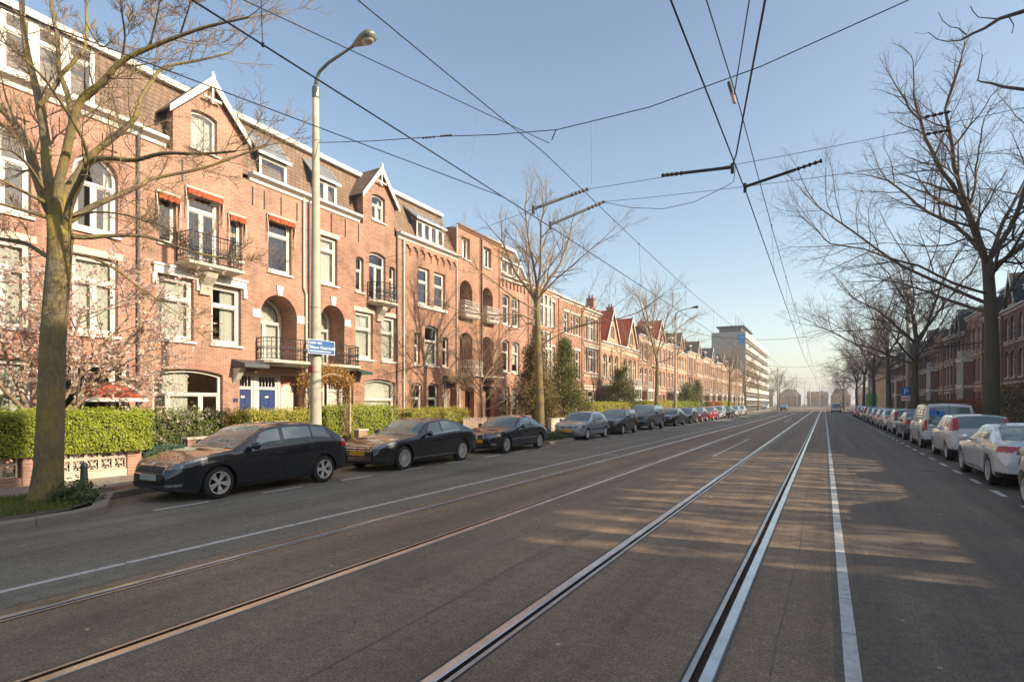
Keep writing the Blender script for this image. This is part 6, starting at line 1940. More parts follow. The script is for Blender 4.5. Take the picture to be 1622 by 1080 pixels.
class Car:
    def __init__(c, sp):
        c.sp = sp; c.L = sp['L']; c.W = sp['W']
        c.ztop = pchip(sp['top']); c.zbelt = pchip(sp['belt']); c.zbot = pchip(sp['bot'])
        nf, nb = sp.get('nose',0.62), sp.get('tail',0.84)
        L, W2 = c.L, c.W/2
        def hw(s):
            a = np.clip(1-s/0.75, 0, 1); b = np.clip(1-(L-s)/0.6, 0, 1)
            return W2*(1-(1-nf)*a**2.6)*(1-(1-nb)*b**2.6)
        c.hw = hw
        c.tum = sp.get('tumble', 0.36)
    def half(c, s, nS=12, nG=6, nT=8):
        """half section at station s, bottom middle -> top middle, (x, z)"""
        zb, zt, ze0 = float(c.zbot(s)), float(c.ztop(s)), float(c.zbelt(s)); w = float(c.hw(s))
        zl = min(ze0, zt-0.012); g = max(0.012, zt-zl)
        pts = [(0,zb),(w*0.55,zb)]
        V = np.linspace(0,1,nS)
        fx = pchip([(0,0.86),(0.10,0.945),(0.25,0.985),(0.50,1.0),(0.72,0.992),(0.90,0.972),(1.0,0.945)])
        if c.sp.get('crease'): fx = pchip([(0,0.86),(0.10,0.945),(0.25,0.972),(0.45,0.978),(0.60,0.985),(0.70,1.0),(0.76,0.99),(0.90,0.972),(1.0,0.945)])
        for v in V: pts.append((w*float(fx(v)), zb+0.015*(v==0)+(zl-zb)*v))
        we = w*(0.925-c.tum*g); crown = min(0.05, 0.3*g); ze = zt-crown
        for k in range(1, nG+1):
            t = k/nG; x = w*0.935*(1-t)+we*t + 0.020*math.sin(t*math.pi)*min(1,g*2)
            pts.append((x, zl+0.004+(ze-zl-0.004)*t))
        for k in range(1, nT+1):
            f = 1-k/nT; pts.append((we*f, ze+crown*(1-f**2.4)))
        return pts
    def side_line(c, s, f):
        zt, zl = float(c.ztop(s)), float(c.zbelt(s)); w = float(c.hw(s)); g = max(0.012, zt-zl)
        we = w*(0.925-c.tum*g); ze = zt-min(0.05,0.3*g)
        return (w*0.935*(1-f)+we*f + 0.020*math.sin(f*math.pi)*min(1,g*2), zl+0.004+(ze-zl-0.004)*f)
    def top_pt(c, s, xf):
        zt, zl = float(c.ztop(s)), float(c.zbelt(s)); w = float(c.hw(s)); g = max(0.012, zt-min(zl,zt-0.012))
        we = w*(0.925-c.tum*g); cr = min(0.05,0.3*g)
        return (we*xf, zt-cr+cr*(1-abs(xf)**2.4))
    def side_x(c, s, z):
        P = c.half(s); b = [(q[1],q[0]) for q in P[2:14]]
        return float(np.interp(z, [q[0] for q in b], [q[1] for q in b]))
    def stations(c, ds):
        L = c.L; k = [0.0]
        s = 0.0
        while s < L:
            step = ds*0.30 if (s < 0.3 or s > L-0.3) else ds
            s += step; k.append(min(s, L))
        return k
    def body_mesh(c, ds=0.055):
        S = c.stations(ds); mb = MB(); rows = []
        for s in S:
            H = c.half(s); ring = [(x,z) for x,z in H] + [(-x,z) for x,z in reversed(H[1:-1])]
            rows.append([(x, s-c.L/2, z) for x,z in ring])
        n = len(rows[0]); vv = [p for r_ in rows for p in r_]; ff = []
        for i in range(len(rows)-1):
            for j in range(n):
                j2 = (j+1) % n; ff.append((i*n+j, i*n+j2, (i+1)*n+j2, (i+1)*n+j))
        ff.append(tuple(reversed(range(n)))); ff.append(tuple((len(rows)-1)*n+j for j in range(n)))
        mb.add(vv, ff)
        return mb
    def extract(c, pred, off=0.006, s0=0.0, s1=None, ds=0.018, m=(30,10,26), sides=(1,-1)):
        """piece of the body skin where pred(x, s, z) holds, lifted by off"""
        s1 = c.L if s1 is None else s1
        n = max(2, int((s1-s0)/ds)); G = []
        for k in range(n+1):
            s = s0+(s1-s0)*k/n; G.append([(x, s, z) for x,z in c.half(s, *m)])
        G = np.array(G)
        du = np.gradient(G, axis=0); dv = np.gradient(G, axis=1); N = np.cross(dv, du)
        N /= np.linalg.norm(N, axis=2, keepdims=True)+1e-9
        cen = np.array([0.0, (s0+s1)/2 if s0 > 0.05 else c.L/2, 0.6]); 
        sgn = np.sign(np.sum(N*(G-np.array([0,c.L/2,0.55])), axis=2, keepdims=True)); N *= sgn
        P = G+N*off
        mb = MB()
        for sd in sides:
            for i in range(G.shape[0]-1):
                for j in range(1, G.shape[1]-1):
                    q = (G[i,j]+G[i+1,j]+G[i+1,j+1]+G[i,j+1])/4
                    if pred(q[0], q[1], q[2]):
                        vv = [P[i,j],P[i+1,j],P[i+1,j+1],P[i,j+1]]
                        mb.add([(v[0]*sd, v[1]-c.L/2, v[2]) for v in vv], [(0,1,2,3)])
            if s0 == 0.0 or s1 == c.L:       # flat nose / tail cap
                i = 0 if s0 == 0.0 else G.shape[0]-1
                e = -1 if s0 == 0.0 else 1
                H = c.half(G[i,0,1], *m)
                xs = np.linspace(0, H[8][0], 22); zs = np.linspace(H[0][1], H[-1][1], 26)
                for a in range(21):
                    for b in range(25):
                        x_, z_ = (xs[a]+xs[a+1])/2, (zs[b]+zs[b+1])/2
                        xm = np.interp(z_, [q[1] for q in H[2:m[0]]], [q[0] for q in H[2:m[0]]])
                        if x_ < xm and pred(x_, G[i,0,1], z_):
                            yy = G[i,0,1]-c.L/2+e*off
                            mb.add([(xs[a]*sd,yy,zs[b]),(xs[a+1]*sd,yy,zs[b]),(xs[a+1]*sd,yy,zs[b+1]),(xs[a]*sd,yy,zs[b+1])],[(0,1,2,3)])
        return mb

def carve(mb, wheels, W, Ra):
    """cut the wheel arches out of the body"""
    me = bpy.data.meshes.new('b'); me.from_pydata(mb.v, [], mb.f); me.update()
    cut = MB()
    for (y, z) in wheels:
        for sd in (1,-1):
            n = 28; xa, xb = sd*(W/2+0.2), sd*(W/2-0.27)
            vv = [(xa, y+Ra*math.cos(2*math.pi*k/n), z+Ra*math.sin(2*math.pi*k/n)) for k in range(n)] + [(xb, y+Ra*math.cos(2*math.pi*k/n), z+Ra*math.sin(2*math.pi*k/n)) for k in range(n)]
            ff = [tuple(range(n)), tuple(reversed(range(n,2*n)))] + [(k,n+k,n+(k+1)%n,(k+1)%n) for k in range(n)]
            cut.add(vv, ff)
    mc = bpy.data.meshes.new('c'); mc.from_pydata(cut.v, [], cut.f); mc.update()
    import bmesh
    for q in (me, mc):
        bm = bmesh.new(); bm.from_mesh(q); bmesh.ops.recalc_face_normals(bm, faces=bm.faces); bm.to_mesh(q); bm.free()
    a = link('b', me); b = link('c', mc)
    md = a.modifiers.new('x', 'BOOLEAN'); md.operation = 'DIFFERENCE'; md.object = b; md.solver = 'EXACT'
    dg = bpy.context.evaluated_depsgraph_get(); dg.update()
    out = bpy.data.meshes.new_from_object(a.evaluated_get(dg))
    bpy.data.objects.remove(a); bpy.data.objects.remove(b)
    out.polygons.foreach_set('use_smooth', [True]*len(out.polygons))
    out.set_sharp_from_angle(angle=R(32))
    return out

def wheel_meshes(Rw, spokes=5, double=True, cover=False):
    t = MB(); w = 0.105
    t.lathe([(Rw*0.67,w*0.80),(Rw*0.70,w*0.98),(Rw*0.86,w*1.02),(Rw*0.965,w*0.86),(Rw,w*0.6),(Rw,-w*0.6),(Rw*0.95,-w*0.95),(Rw*0.68,-w*0.9)], 30, axis='x')
    t.lathe([(Rw*0.68,-w*0.9),(Rw*0.66,w*0.1),(0.0,w*0.1)], 30, axis='x')
    r = MB(); rr = Rw*0.675
    r.lathe([(rr,w*0.70),(rr+0.008,w*0.98),(rr-0.012,w*0.95),(rr-0.02,w*0.55),(rr-0.02,w*0.12)], 30, axis='x')
    r.lathe([(0.0,w*0.72),(0.045,w*0.72),(0.058,w*0.55),(0.062,w*0.3)], 14, axis='x')
    if cover: r.lathe([(0.05,w*0.62),(rr*0.5,w*0.72),(rr*0.9,w*0.6)], 30, axis='x')
    for k in range(spokes):
        for dlt in ((-0.17,0.17) if double else (0.0,)):
            a = 2*math.pi*k/spokes; b = a+dlt
            ca, sa = math.cos(b), math.sin(b); ci, si = math.cos(a+dlt*0.4), math.sin(a+dlt*0.4)
            p0 = np.array([0, ci*0.04, si*0.04]); p1 = np.array([0, ca*(rr-0.012), sa*(rr-0.012)])
            d = (p1-p0)/np.linalg.norm(p1-p0); nrm = np.array([0,-d[2],d[1]]); hw0, hw1 = (0.017,0.020) if double else (0.030,0.022)
            if spokes > 8: hw0, hw1 = 0.010, 0.012
            vv = []
            for (p, h_, xo) in ((p0,hw0,w*0.66),(p1,hw1,w*0.86)):
                for sg, xx in ((-1,xo),(1,xo),(1,xo-0.025),(-1,xo-0.025)): vv.append(tuple(p+nrm*h_*sg+np.array([xx,0,0])))
            r.add(vv, [(0,1,5,4),(1,2,6,5),(3,0,4,7),(2,3,7,6)])
    def mesh(mb, mats):
        o = mb.build('m', mats, None, smooth=True); me = o.data; me.set_sharp_from_angle(angle=R(40)); bpy.data.objects.remove(o); return me
    return mesh(t, TYRE), mesh(r, RIMS)

class CarKit:
    """meshes of one kind of car, from which single cars are put together"""
    def __init__(k, sp):
        k.sp = sp; c = Car(sp); k.c = c; L, W = c.L, c.W
        fa, ra, Rw = sp['fa'], sp['ra'], sp['R']; k.wh = [(fa-L/2, Rw), (ra-L/2, Rw)]
        Ra = Rw+0.05
        k.body = carve(c.body_mesh(), k.wh, W, Ra)
        k.parts = []       # (name, mesh, material or None for body colour)
        def keep(name, mb, mat, smooth=True):
            if not mb.v: return
            o = mb.build(name, mat if (mat is not None and mat != 'plate') else PLASTIC, None, smooth=smooth); me = o.data; bpy.data.objects.remove(o); k.parts.append((name, me, mat))
        def farw(s, z, m=0.012): return all(math.hypot(s-a, z-Rw) > Ra+m for a in (fa, ra))
        # glass
        ws0, ws1 = sp['ws']
        def toppatch(s0, s1, x0, x1, off=0.006, ns=14, nx=16, taper=0.0):
            mb = MB(); rows = []
            for i in range(ns+1):
                s = s0+(s1-s0)*i/ns; row = []
                for j in range(nx+1):
                    xf = x0+(x1-x0)*j/nx; x, z = c.top_pt(s, xf); row.append((x, s-L/2, z))
                rows.append(row)
            A = np.array(rows); N = np.cross(np.gradient(A,axis=1), np.gradient(A,axis=0)); N /= np.linalg.norm(N,axis=2,keepdims=True)+1e-9
            N *= np.sign(N[:,:,2:3]); A = A+N*off
            vv = [tuple(p) for r_ in A for p in r_]
            mb.add(vv, [(i*(nx+1)+j,i*(nx+1)+j+1,(i+1)*(nx+1)+j+1,(i+1)*(nx+1)+j) for i in range(ns) for j in range(nx)])
            return mb
        keep('windscreen', toppatch(ws0+0.05, ws1-0.03, -0.94, 0.94), CARGLASS)
        rs0, rs1 = sp['rw']
        keep('rear_window', toppatch(rs0, rs1, -0.88, 0.88), CARGLASS)
        if sp.get('split_rear'):
            keep('rear_door_seam', toppatch(rs0-0.02, L-0.03, -0.012, 0.012, off=0.010), PLASTIC)
        def sidepatch(s0, s1, f0, f1, sd, off=0.005, ns=14, nf=5, rake0=0.0, rake1=0.0):
            mb = MB(); vv = []
            for i in range(ns+1):
                for j in range(nf+1):
                    f = f0+(f1-f0)*j/nf
                    a0 = s0 + rake0*(j/nf); a1 = s1 + rake1*(j/nf)
                    s = a0+(a1-a0)*i/ns; x, z = c.side_line(s, f)
                    vv.append((sd*(x+off), s-L/2, z))
            mb.add(vv, [(i*(nf+1)+j,(i+1)*(nf+1)+j,(i+1)*(nf+1)+j+1,i*(nf+1)+j+1) for i in range(ns) for j in range(nf)])
            return mb
        for sd in (1,-1):
            for (a, b, r0, r1) in sp['win']: keep('side_window', sidepatch(a, b, 0.07, 0.86, sd, rake0=r0, rake1=r1), CARGLASS)
            if sp.get('bright_line'):
                a, b = sp['win'][0][0], sp['win'][-1][1]
                keep('trim_or_highlight', sidepatch(a-0.02, b+0.02, 0.0, 0.055, sd, off=0.007), CHROME)
        # lamps, grille, trim
        hl = sp['head']; xm = hl.get('x', 0.42)
        for sd in (1,-1):
            keep('headlight', c.extract(lambda x,s,z: x > xm*W/2 + 0.0 and s < hl['s'] and hl['z0']+hl.get('k0',0.2)*s < z < hl['z1']+hl.get('k1',0.25)*s, 0.008, 0.0, hl['s']+0.02, ds=0.012, m=(44,8,30), sides=(sd,)), HEADL)
        gr = sp['grille']
        if gr.get('frame'): keep('grille_frame', c.extract(lambda x,s,z: x < gr['x']+0.03 and gr['z0']-0.03 < z < gr['z1']+0.025 and s < 0.30, 0.006, 0.0, 0.32), CHROME)
        keep('grille', c.extract(lambda x,s,z: gr.get('xi',0) < x < gr['x'] and gr['z0'] < z < gr['z1'] and s < 0.30, 0.010, 0.0, 0.32), PLASTIC)
        for q in range(gr.get('bars',0)):
            zz = gr['z0']+(gr['z1']-gr['z0'])*(q+0.7)/(gr['bars']+0.4)
            keep('grille_bar', c.extract(lambda x,s,z: gr.get('xi',0)+0.02 < x < gr['x']-0.02 and zz-0.008 < z < zz+0.008 and s < 0.30, 0.015, 0.0, 0.32, ds=0.008), CHROME)
        lo = sp.get('intake')
        if lo: keep('lower_intake', c.extract(lambda x,s,z: lo['x0'] < x < lo['x1'] and lo['z0'] < z < lo['z1'] and s < 0.4, 0.008, 0.0, 0.4), PLASTIC)
        if sp.get('fog'):
            for sd in (1,-1): keep('fog_light', c.extract(lambda x,s,z: sp['fog'][0] < x < sp['fog'][1] and sp['fog'][2] < z < sp['fog'][3] and s < 0.35, 0.013, 0.0, 0.36, sides=(sd,)), HEADL)
        tl = sp['tail_l']
        for sd in (1,-1):
            keep('tail_light', c.extract(lambda x,s,z: x > tl['x'] and s > L-tl['s'] and tl['z0'] < z < tl['z1'], 0.010, L-tl['s']-0.02, L, ds=0.011, m=(48,14,26), sides=(sd,)), TAILL)
            if tl.get('amber'): keep('indicator', c.extract(lambda x,s,z: x > tl['x']+0.08 and s > L-tl['s']*0.6 and tl['amber'][0] < z < tl['amber'][1], 0.014, L-tl['s']-0.02, L, sides=(sd,)), AMBER)
        keep('rear_apron', c.extract(lambda x,s,z: z < sp.get('apron',0.36) and s > L-0.45 and farw(s,z), 0.006, L-0.5, L), PLASTIC)
        [keep('sill_trim', c.extract(lambda x,s,z: 0.0 < x and z < sp.get('sill',0.25) and x > W*0.42 and fa < s < ra and farw(s,z), 0.006, 0.5, L-0.5, sides=(sd_,)), PLASTIC) for sd_ in (1,-1)]
        if sp.get('side_strip'):
            a, b = sp['side_strip']; keep('moulding_or_highlight', c.extract(lambda x,s,z: a < z < b and fa+0.35 < s < ra-0.35 and x > W*0.42, 0.012, 0.5, L-0.5, ds=0.03, m=(60,4,4)), sp.get('strip_mat', PLASTIC))
        # door gaps, handles
        for sd in (1,-1):
            for s in sp['doors']:
                mb = MB(); vv = []
                zs = np.linspace(0.27, float(c.zbelt(s))-0.01, 9)
                zs = [z for z in zs if farw(s, z, 0.0)]
                for z in zs:
                    x = c.side_x(s, z)+0.0025; vv += [(sd*x, s-0.005-L/2, z), (sd*x, s+0.005-L/2, z)]
                if len(zs) > 1: mb.add(vv, [(2*q,2*q+1,2*q+3,2*q+2) for q in range(len(zs)-1)]); keep('door_gap', mb, RIMD)
            for s in sp['handles']:
                z = float(c.zbelt(s))-0.13; x = c.side_x(s, z)
                mb = MB(); mb.bbox(sd*(x+0.006) if sd > 0 else -(x+0.036), sd*(x+0.036) if sd > 0 else -(x+0.006), s-0.10-L/2, s+0.10-L/2, z-0.013, z+0.016, 0.006); keep('door_handle', mb, CHROME if sp.get('chrome_handle') else None, False)
            s = ws0+sp.get('mir',0.42); z = float(c.zbelt(s))+0.045; x = float(c.hw(s))*0.93
            mb = MB(); N = 8
            for q, (f, r_) in enumerate(((0.0,0.025),(0.25,0.05),(0.5,0.072),(0.8,0.075),(1.0,0.045))):
                pass
            mb.tube([(sd*(x-0.02),s-L/2,z-0.02),(sd*(x+0.06),s-L/2-0.01,z),(sd*(x+0.10),s-L/2-0.01,z+0.02),(sd*(x+0.19),s-L/2,z+0.025),(sd*(x+0.225),s-L/2+0.01,z+0.02)],[0.018,0.03,0.075,0.08,0.05],10)
            keep('wing_mirror', mb, sp.get('mirror_mat'))
        # plates and badge
        zp = sp.get('plate_z',0.42); sz = [c.half(q)[-1][1] for q in (0,0.03,0.06)]
        k.plate_f = (-L/2-0.022, zp); k.plate_r = (L/2+0.004, sp.get('plate_rz',0.78))
        mb = MB(); mb.bbox(-0.26,0.26,-L/2-0.028,-L/2-0.006,zp-0.055,zp+0.055,0.004); keep('front_plate', mb, 'plate', False)
        # rear plate sits on the tail at its own height
        zr = sp.get('plate_rz',0.78); sr = L
        for q in np.linspace(L, L-0.4, 60):
            if float(c.ztop(q)) > zr+0.05: sr = q; break
        mb = MB(); mb.bbox(-0.26,0.26,sr-L/2-0.03,sr-L/2+0.022,zr-0.055,zr+0.055,0.004); keep('rear_plate', mb, PLATE_Y, False)
        bz = sp.get('badge')
        if bz:
            for q in np.linspace(0, 0.4, 80):
                if float(c.ztop(q)) > bz: break
            mb = MB(); mb.lathe([(0.0,0.0),(0.042,0.0),(0.042,0.02),(0.034,0.026),(0.0,0.026)],16); 
            o = mb.build('badge', BADGE, None); o.data.transform(Matrix.Translation((0,q-L/2-0.01,bz)) @ Matrix.Rotation(R(65),4,'X')); me = o.data; bpy.data.objects.remove(o); k.parts.append(('badge', me, BADGE))
        if sp.get('rails'):
            for sd in (1,-1):
                mb = MB(); a, b = sp['rails']
                P = []
                for q in np.linspace(a,b,9):
                    x,z = c.top_pt(q,0.93); P.append((sd*x,q-L/2,z+0.035))
                P[0] = (P[0][0],P[0][1],P[0][2]-0.03); P[-1] = (P[-1][0],P[-1][1],P[-1][2]-0.03)
                mb.tube(P,0.016,6); keep('roof_rail', mb, PLASTIC)
        k.tyre, k.rim = wheel_meshes(Rw, *sp.get('rim',(5,True)))
        k.under = None
    def place(k, x, y, rear_view, paint, label, group, plate=None, name='parked_car', yaw=0.0):
        c = k.c; L, W = c.L, c.W
        t = thing(name, label, 'car', (x, y, 0), (math.pi if rear_view else 0.0) + yaw, group)
        def put(nm, me, mat):
            o = link(nm, me, t)
            if mat is not None:
                if len(me.materials) == 0: me.materials.append(mat)
                o.material_slots[0].link = 'OBJECT'; o.material_slots[0].material = mat
            return o
        if len(k.body.materials) == 0: k.body.materials.append(paint)
        put('body', k.body, paint)
        for (nm, me, mat) in k.parts:
            put(nm, me, paint if mat is None else ((plate or PLATE_Y) if mat == 'plate' else mat))
        Rw = k.sp['R']
        for (yy, z) in k.wh:
            for sd in (1,-1):
                w = link('wheel', k.tyre, t); w.location = (sd*(W/2-0.135), yy, z)
                w.rotation_euler = (random.uniform(0,6.28) if sd > 0 else 0, 0, 0 if sd > 0 else math.pi)
                link('rim', k.rim, w)
        return t

def prof_hatch(L, H, hood, cowl, atop, rend, rbase, deck, tail=0.62, nose=0.56):
    """side outline: hood height, windscreen foot, windscreen head, roof end, rear window foot and deck height"""
    return [(0,nose),(0.02,nose+0.05),(0.07,nose+0.105),(0.16,hood-0.075),(0.45,hood),(cowl*0.75,hood+0.085),(cowl,hood+0.125),
            (cowl+(atop-cowl)*0.5,(hood+0.125+H-0.06)*0.5+0.02),(atop,H-0.055),(atop+0.45,H-0.005),((atop+rend)/2+0.15,H),(rend,H-0.05),
            (rend+(rbase-rend)*0.5,(H-0.05+deck)*0.5+0.03),(rbase,deck),(L-0.05,deck-0.07 if rbase < L-0.2 else deck-0.18),(L,tail)]
def belt(L, h0, h1, h2, cowl, rbase): return [(0,0.50),(0.08,0.60),(0.3,h0-0.02),(cowl,h0+0.09),(L*0.5,h1),(rbase-0.25,h2),(rbase+0.02,h2-0.03),(L,0.58)]
BOT = lambda L: [(0,0.27),(0.10,0.20),(0.5,0.165),(L-0.9,0.18),(L-0.3,0.25),(L,0.34)]
KIT = {}
KIT['hatch'] = CarKit(dict(L=4.30,W=1.71,fa=0.87,ra=3.47,R=0.312,top=prof_hatch(4.30,1.43,0.81,1.16,2.02,3.50,4.14,0.97),belt=belt(4.30,0.80,0.935,0.995,1.16,4.14),bot=BOT(4.30),
    ws=(1.16,2.02),rw=(3.60,4.11),win=[(1.52,2.28,0.30,0.0),(2.38,3.10,0.0,0.0),(3.15,3.70,0.0,-0.16)],head=dict(z0=0.60,z1=0.70,s=0.62,k0=0.20,k1=0.23,x=0.60),grille=dict(x=0.44,z0=0.565,z1=0.665,frame=True),
    intake=dict(x0=0.0,x1=0.62,z0=0.265,z1=0.34),fog=(0.52,0.70,0.31,0.36),tail_l=dict(x=0.52,s=0.35,z0=0.80,z1=1.0),doors=[1.38,2.33,3.28],handles=[2.16,3.05],plate_z=0.47,badge=0.70,bright_line=True,crease=True,rim=(5,True)))  # bright line under the windows paints in a highlight along the shoulder
KIT['fastback'] = CarKit(dict(L=4.73,W=1.84,fa=0.90,ra=3.72,R=0.335,top=prof_hatch(4.73,1.395,0.80,1.45,2.25,3.35,4.30,1.02),belt=belt(4.73,0.78,0.93,1.0,1.45,4.30),bot=BOT(4.73),tumble=0.42,
    ws=(1.45,2.25),rw=(3.42,4.22),win=[(1.86,2.62,0.30,0.0),(2.70,3.62,0.0,-0.12)],head=dict(z0=0.60,z1=0.69,s=0.55,k0=0.22,k1=0.22,x=0.52),grille=dict(x=0.46,z0=0.33,z1=0.67,frame=True,bars=5),
    intake=dict(x0=0.56,x1=0.80,z0=0.29,z1=0.42),tail_l=dict(x=0.45,s=0.30,z0=0.80,z1=0.92),doors=[1.62,2.66,3.50],handles=[2.48,3.35],plate_z=0.50,badge=None,bright_line=True,side_strip=(0.30,0.328),strip_mat=CHROME,crease=True,rim=(15,False)))  # low chrome strip stands in for a bright highlight near the sill
KIT['coupe'] = CarKit(dict(L=4.49,W=1.757,fa=0.76,ra=3.485,R=0.318,top=prof_hatch(4.49,1.37,0.80,1.38,2.10,2.95,3.70,0.98),belt=belt(4.49,0.78,0.90,0.94,1.38,3.70),bot=BOT(4.49),tumble=0.40,
    ws=(1.38,2.10),rw=(3.05,3.66),win=[(1.76,2.72,0.28,0.0),(2.80,3.30,0.0,-0.16)],head=dict(z0=0.58,z1=0.68,s=0.40,k0=0.12,k1=0.14,x=0.42),grille=dict(x=0.26,xi=0.02,z0=0.57,z1=0.68,frame=True),
    intake=dict(x0=0.0,x1=0.55,z0=0.28,z1=0.38),fog=(0.58,0.72,0.32,0.40),tail_l=dict(x=0.42,s=0.28,z0=0.74,z1=0.90),doors=[1.55,2.78],handles=[2.60],plate_z=0.46,side_strip=(0.50,0.535),strip_mat=CHROME,rim=(9,False)))
KIT['compact'] = CarKit(dict(L=4.16,W=1.70,fa=0.83,ra=3.41,R=0.297,top=prof_hatch(4.16,1.42,0.80,1.08,1.95,3.30,3.92,0.98),belt=belt(4.16,0.78,0.89,0.93,1.08,3.92),bot=BOT(4.16),tumble=0.40,
    ws=(1.08,1.95),rw=(3.38,3.90),win=[(1.48,2.20,0.30,0.0),(2.28,3.20,0.0,-0.2)],head=dict(z0=0.56,z1=0.67,s=0.45,k0=0.14,k1=0.18,x=0.50),grille=dict(x=0.30,xi=0.06,z0=0.61,z1=0.645),
    intake=dict(x0=0.0,x1=0.42,z0=0.30,z1=0.37),fog=(0.55,0.66,0.32,0.37),tail_l=dict(x=0.50,s=0.30,z0=0.72,z1=0.90),doors=[1.30,2.24,3.15],handles=[2.08,2.98],plate_z=0.46,side_strip=(0.48,0.54),rim=(7,False,True)))
KIT['suv'] = CarKit(dict(L=4.55,W=1.92,fa=0.90,ra=3.60,R=0.36,top=prof_hatch(4.55,1.74,1.02,1.30,2.00,4.05,4.38,1.22,0.75,0.72),belt=belt(4.55,1.0,1.14,1.20,1.30,4.38),bot=[(0,0.38),(0.1,0.30),(0.5,0.26),(3.6,0.27),(4.2,0.34),(4.55,0.42)],tumble=0.30,
    ws=(1.30,2.00),rw=(4.08,4.36),win=[(1.62,2.40,0.26,0.0),(2.50,3.30,0.0,0.0),(3.38,3.98,0.0,-0.06)],head=dict(z0=0.76,z1=0.88,s=0.55,k0=0.18,k1=0.18,x=0.52),grille=dict(x=0.50,z0=0.74,z1=0.86),
    intake=dict(x0=0.0,x1=0.72,z0=0.42,z1=0.56),tail_l=dict(x=0.55,s=0.32,z0=1.0,z1=1.22),doors=[1.45,2.45,3.36],handles=[2.28,3.18],plate_z=0.62,plate_rz=0.95,sill=0.40,apron=0.55,rim=(5,True)))
KIT['tallhatch'] = CarKit(dict(L=3.95,W=1.68,fa=0.80,ra=3.28,R=0.30,top=prof_hatch(3.95,1.50,0.86,1.02,1.80,3.52,3.84,1.02),belt=belt(3.95,0.84,0.97,1.02,1.02,3.84),bot=BOT(3.95),tumble=0.33,
    ws=(1.02,1.80),rw=(3.55,3.82),win=[(1.36,2.08,0.28,0.0),(2.17,2.86,0.0,0.0),(2.94,3.42,0.0,-0.08)],head=dict(z0=0.62,z1=0.76,s=0.5,k0=0.2,k1=0.24,x=0.5),grille=dict(x=0.40,z0=0.60,z1=0.66),
    intake=dict(x0=0.0,x1=0.5,z0=0.30,z1=0.40),tail_l=dict(x=0.56,s=0.42,z0=0.98,z1=1.36),doors=[1.20,2.12,2.98],handles=[1.96,2.80],plate_z=0.47,plate_rz=0.72,apron=0.40,rim=(6,False,True)))
KIT['van'] = CarKit(dict(L=4.41,W=1.80,fa=0.88,ra=3.57,R=0.315,top=prof_hatch(4.41,1.83,0.98,1.10,1.85,4.25,4.37,1.15,0.70,0.60),belt=belt(4.41,0.95,1.10,1.12,1.10,4.39),bot=BOT(4.41),tumble=0.17,tail=0.93,
    ws=(1.10,1.85),rw=(4.275,4.365),win=[(1.45,2.20,0.28,0.0),(2.32,3.20,0.0,0.0),(3.30,4.05,0.0,0.0)],head=dict(z0=0.66,z1=0.82,s=0.5,k0=0.2,k1=0.24,x=0.5),grille=dict(x=0.42,z0=0.62,z1=0.70),
    intake=dict(x0=0.0,x1=0.5,z0=0.32,z1=0.44),tail_l=dict(x=0.72,s=0.16,z0=0.72,z1=1.12),doors=[1.30,2.26,3.25],handles=[2.08,3.10],plate_z=0.5,plate_rz=0.80,apron=0.40,split_rear=True,rails=(1.95,4.1),rim=(6,False,True)))
KIT['sedan'] = CarKit(dict(L=4.55,W=1.78,fa=0.90,ra=3.60,R=0.315,top=prof_hatch(4.55,1.44,0.84,1.35,2.10,3.15,3.90,1.05),belt=belt(4.55,0.82,0.94,0.99,1.35,3.90),bot=BOT(4.55),tumble=0.38,
    ws=(1.35,2.10),rw=(3.25,3.86),win=[(1.72,2.46,0.28,0.0),(2.55,3.40,0.0,-0.15)],head=dict(z0=0.60,z1=0.71,s=0.52,k0=0.2,k1=0.23,x=0.52),grille=dict(x=0.42,z0=0.54,z1=0.66,frame=True),
    intake=dict(x0=0.0,x1=0.6,z0=0.28,z1=0.38),tail_l=dict(x=0.46,s=0.30,z0=0.80,z1=0.96),doors=[1.52,2.50,3.36],handles=[2.32,3.20],plate_z=0.47,rim=(5,True)))

NAVY = paint_mat('paint_navy', (0.004,0.006,0.012)); BLACK = paint_mat('paint_black', (0.007,0.007,0.008)); BLACKB = paint_mat('paint_blue_black', (0.006,0.008,0.014))
SILVER = paint_mat('paint_silver_blue', (0.33,0.36,0.40), 0.55, 0.35); GREY = paint_mat('paint_grey', (0.11,0.12,0.135), 0.5, 0.35); DGREY = paint_mat('paint_dark_grey', (0.035,0.034,0.034), 0.3, 0.3)
RED = paint_mat('paint_red', (0.36,0.012,0.02)); MAROON = paint_mat('paint_maroon', (0.07,0.012,0.016)); PWHITE = paint_mat('paint_white', (0.66,0.66,0.66)); CREAM = paint_mat('paint_cream', (0.68,0.63,0.50)); LSILVER = paint_mat('paint_silver', (0.45,0.46,0.47), 0.5, 0.35)

G1, G2 = 'cars parked along the left kerb', 'cars parked along the right kerb'
KIT['hatch'].place(-11.02, 8.02, False, NAVY, 'navy blue five-door hatchback parked nearest on the left', G1, PLATE_W)
KIT['fastback'].place(-10.98, 13.55, False, BLACK, 'black fastback with large silver-framed grille behind the navy hatchback', G1)
KIT['coupe'].place(-11.05, 19.45, False, BLACKB, 'black two-door coupe with yellow plate beside the slender tree', G1)
KIT['compact'].place(-11.2, 27.75, False, SILVER, 'silver-blue hatchback just past the slender tree', G1)
KIT['tallhatch'].place(-11.2, 33.4, False, DGREY, 'dark brownish-grey hatchback between silver hatchback and grey off-roader', G1)
KIT['suv'].place(-11.25, 39.8, False, GREY, 'tall grey off-roader in the left parking row', G1)
KIT['sedan'].place(-11.2, 47.0, False, BLACK, 'black saloon right behind the grey off-roader', G1)
KIT['hatch'].place(-11.2, 52.8, False, DGREY, 'dark hatchback behind the black saloon on the left', G1)
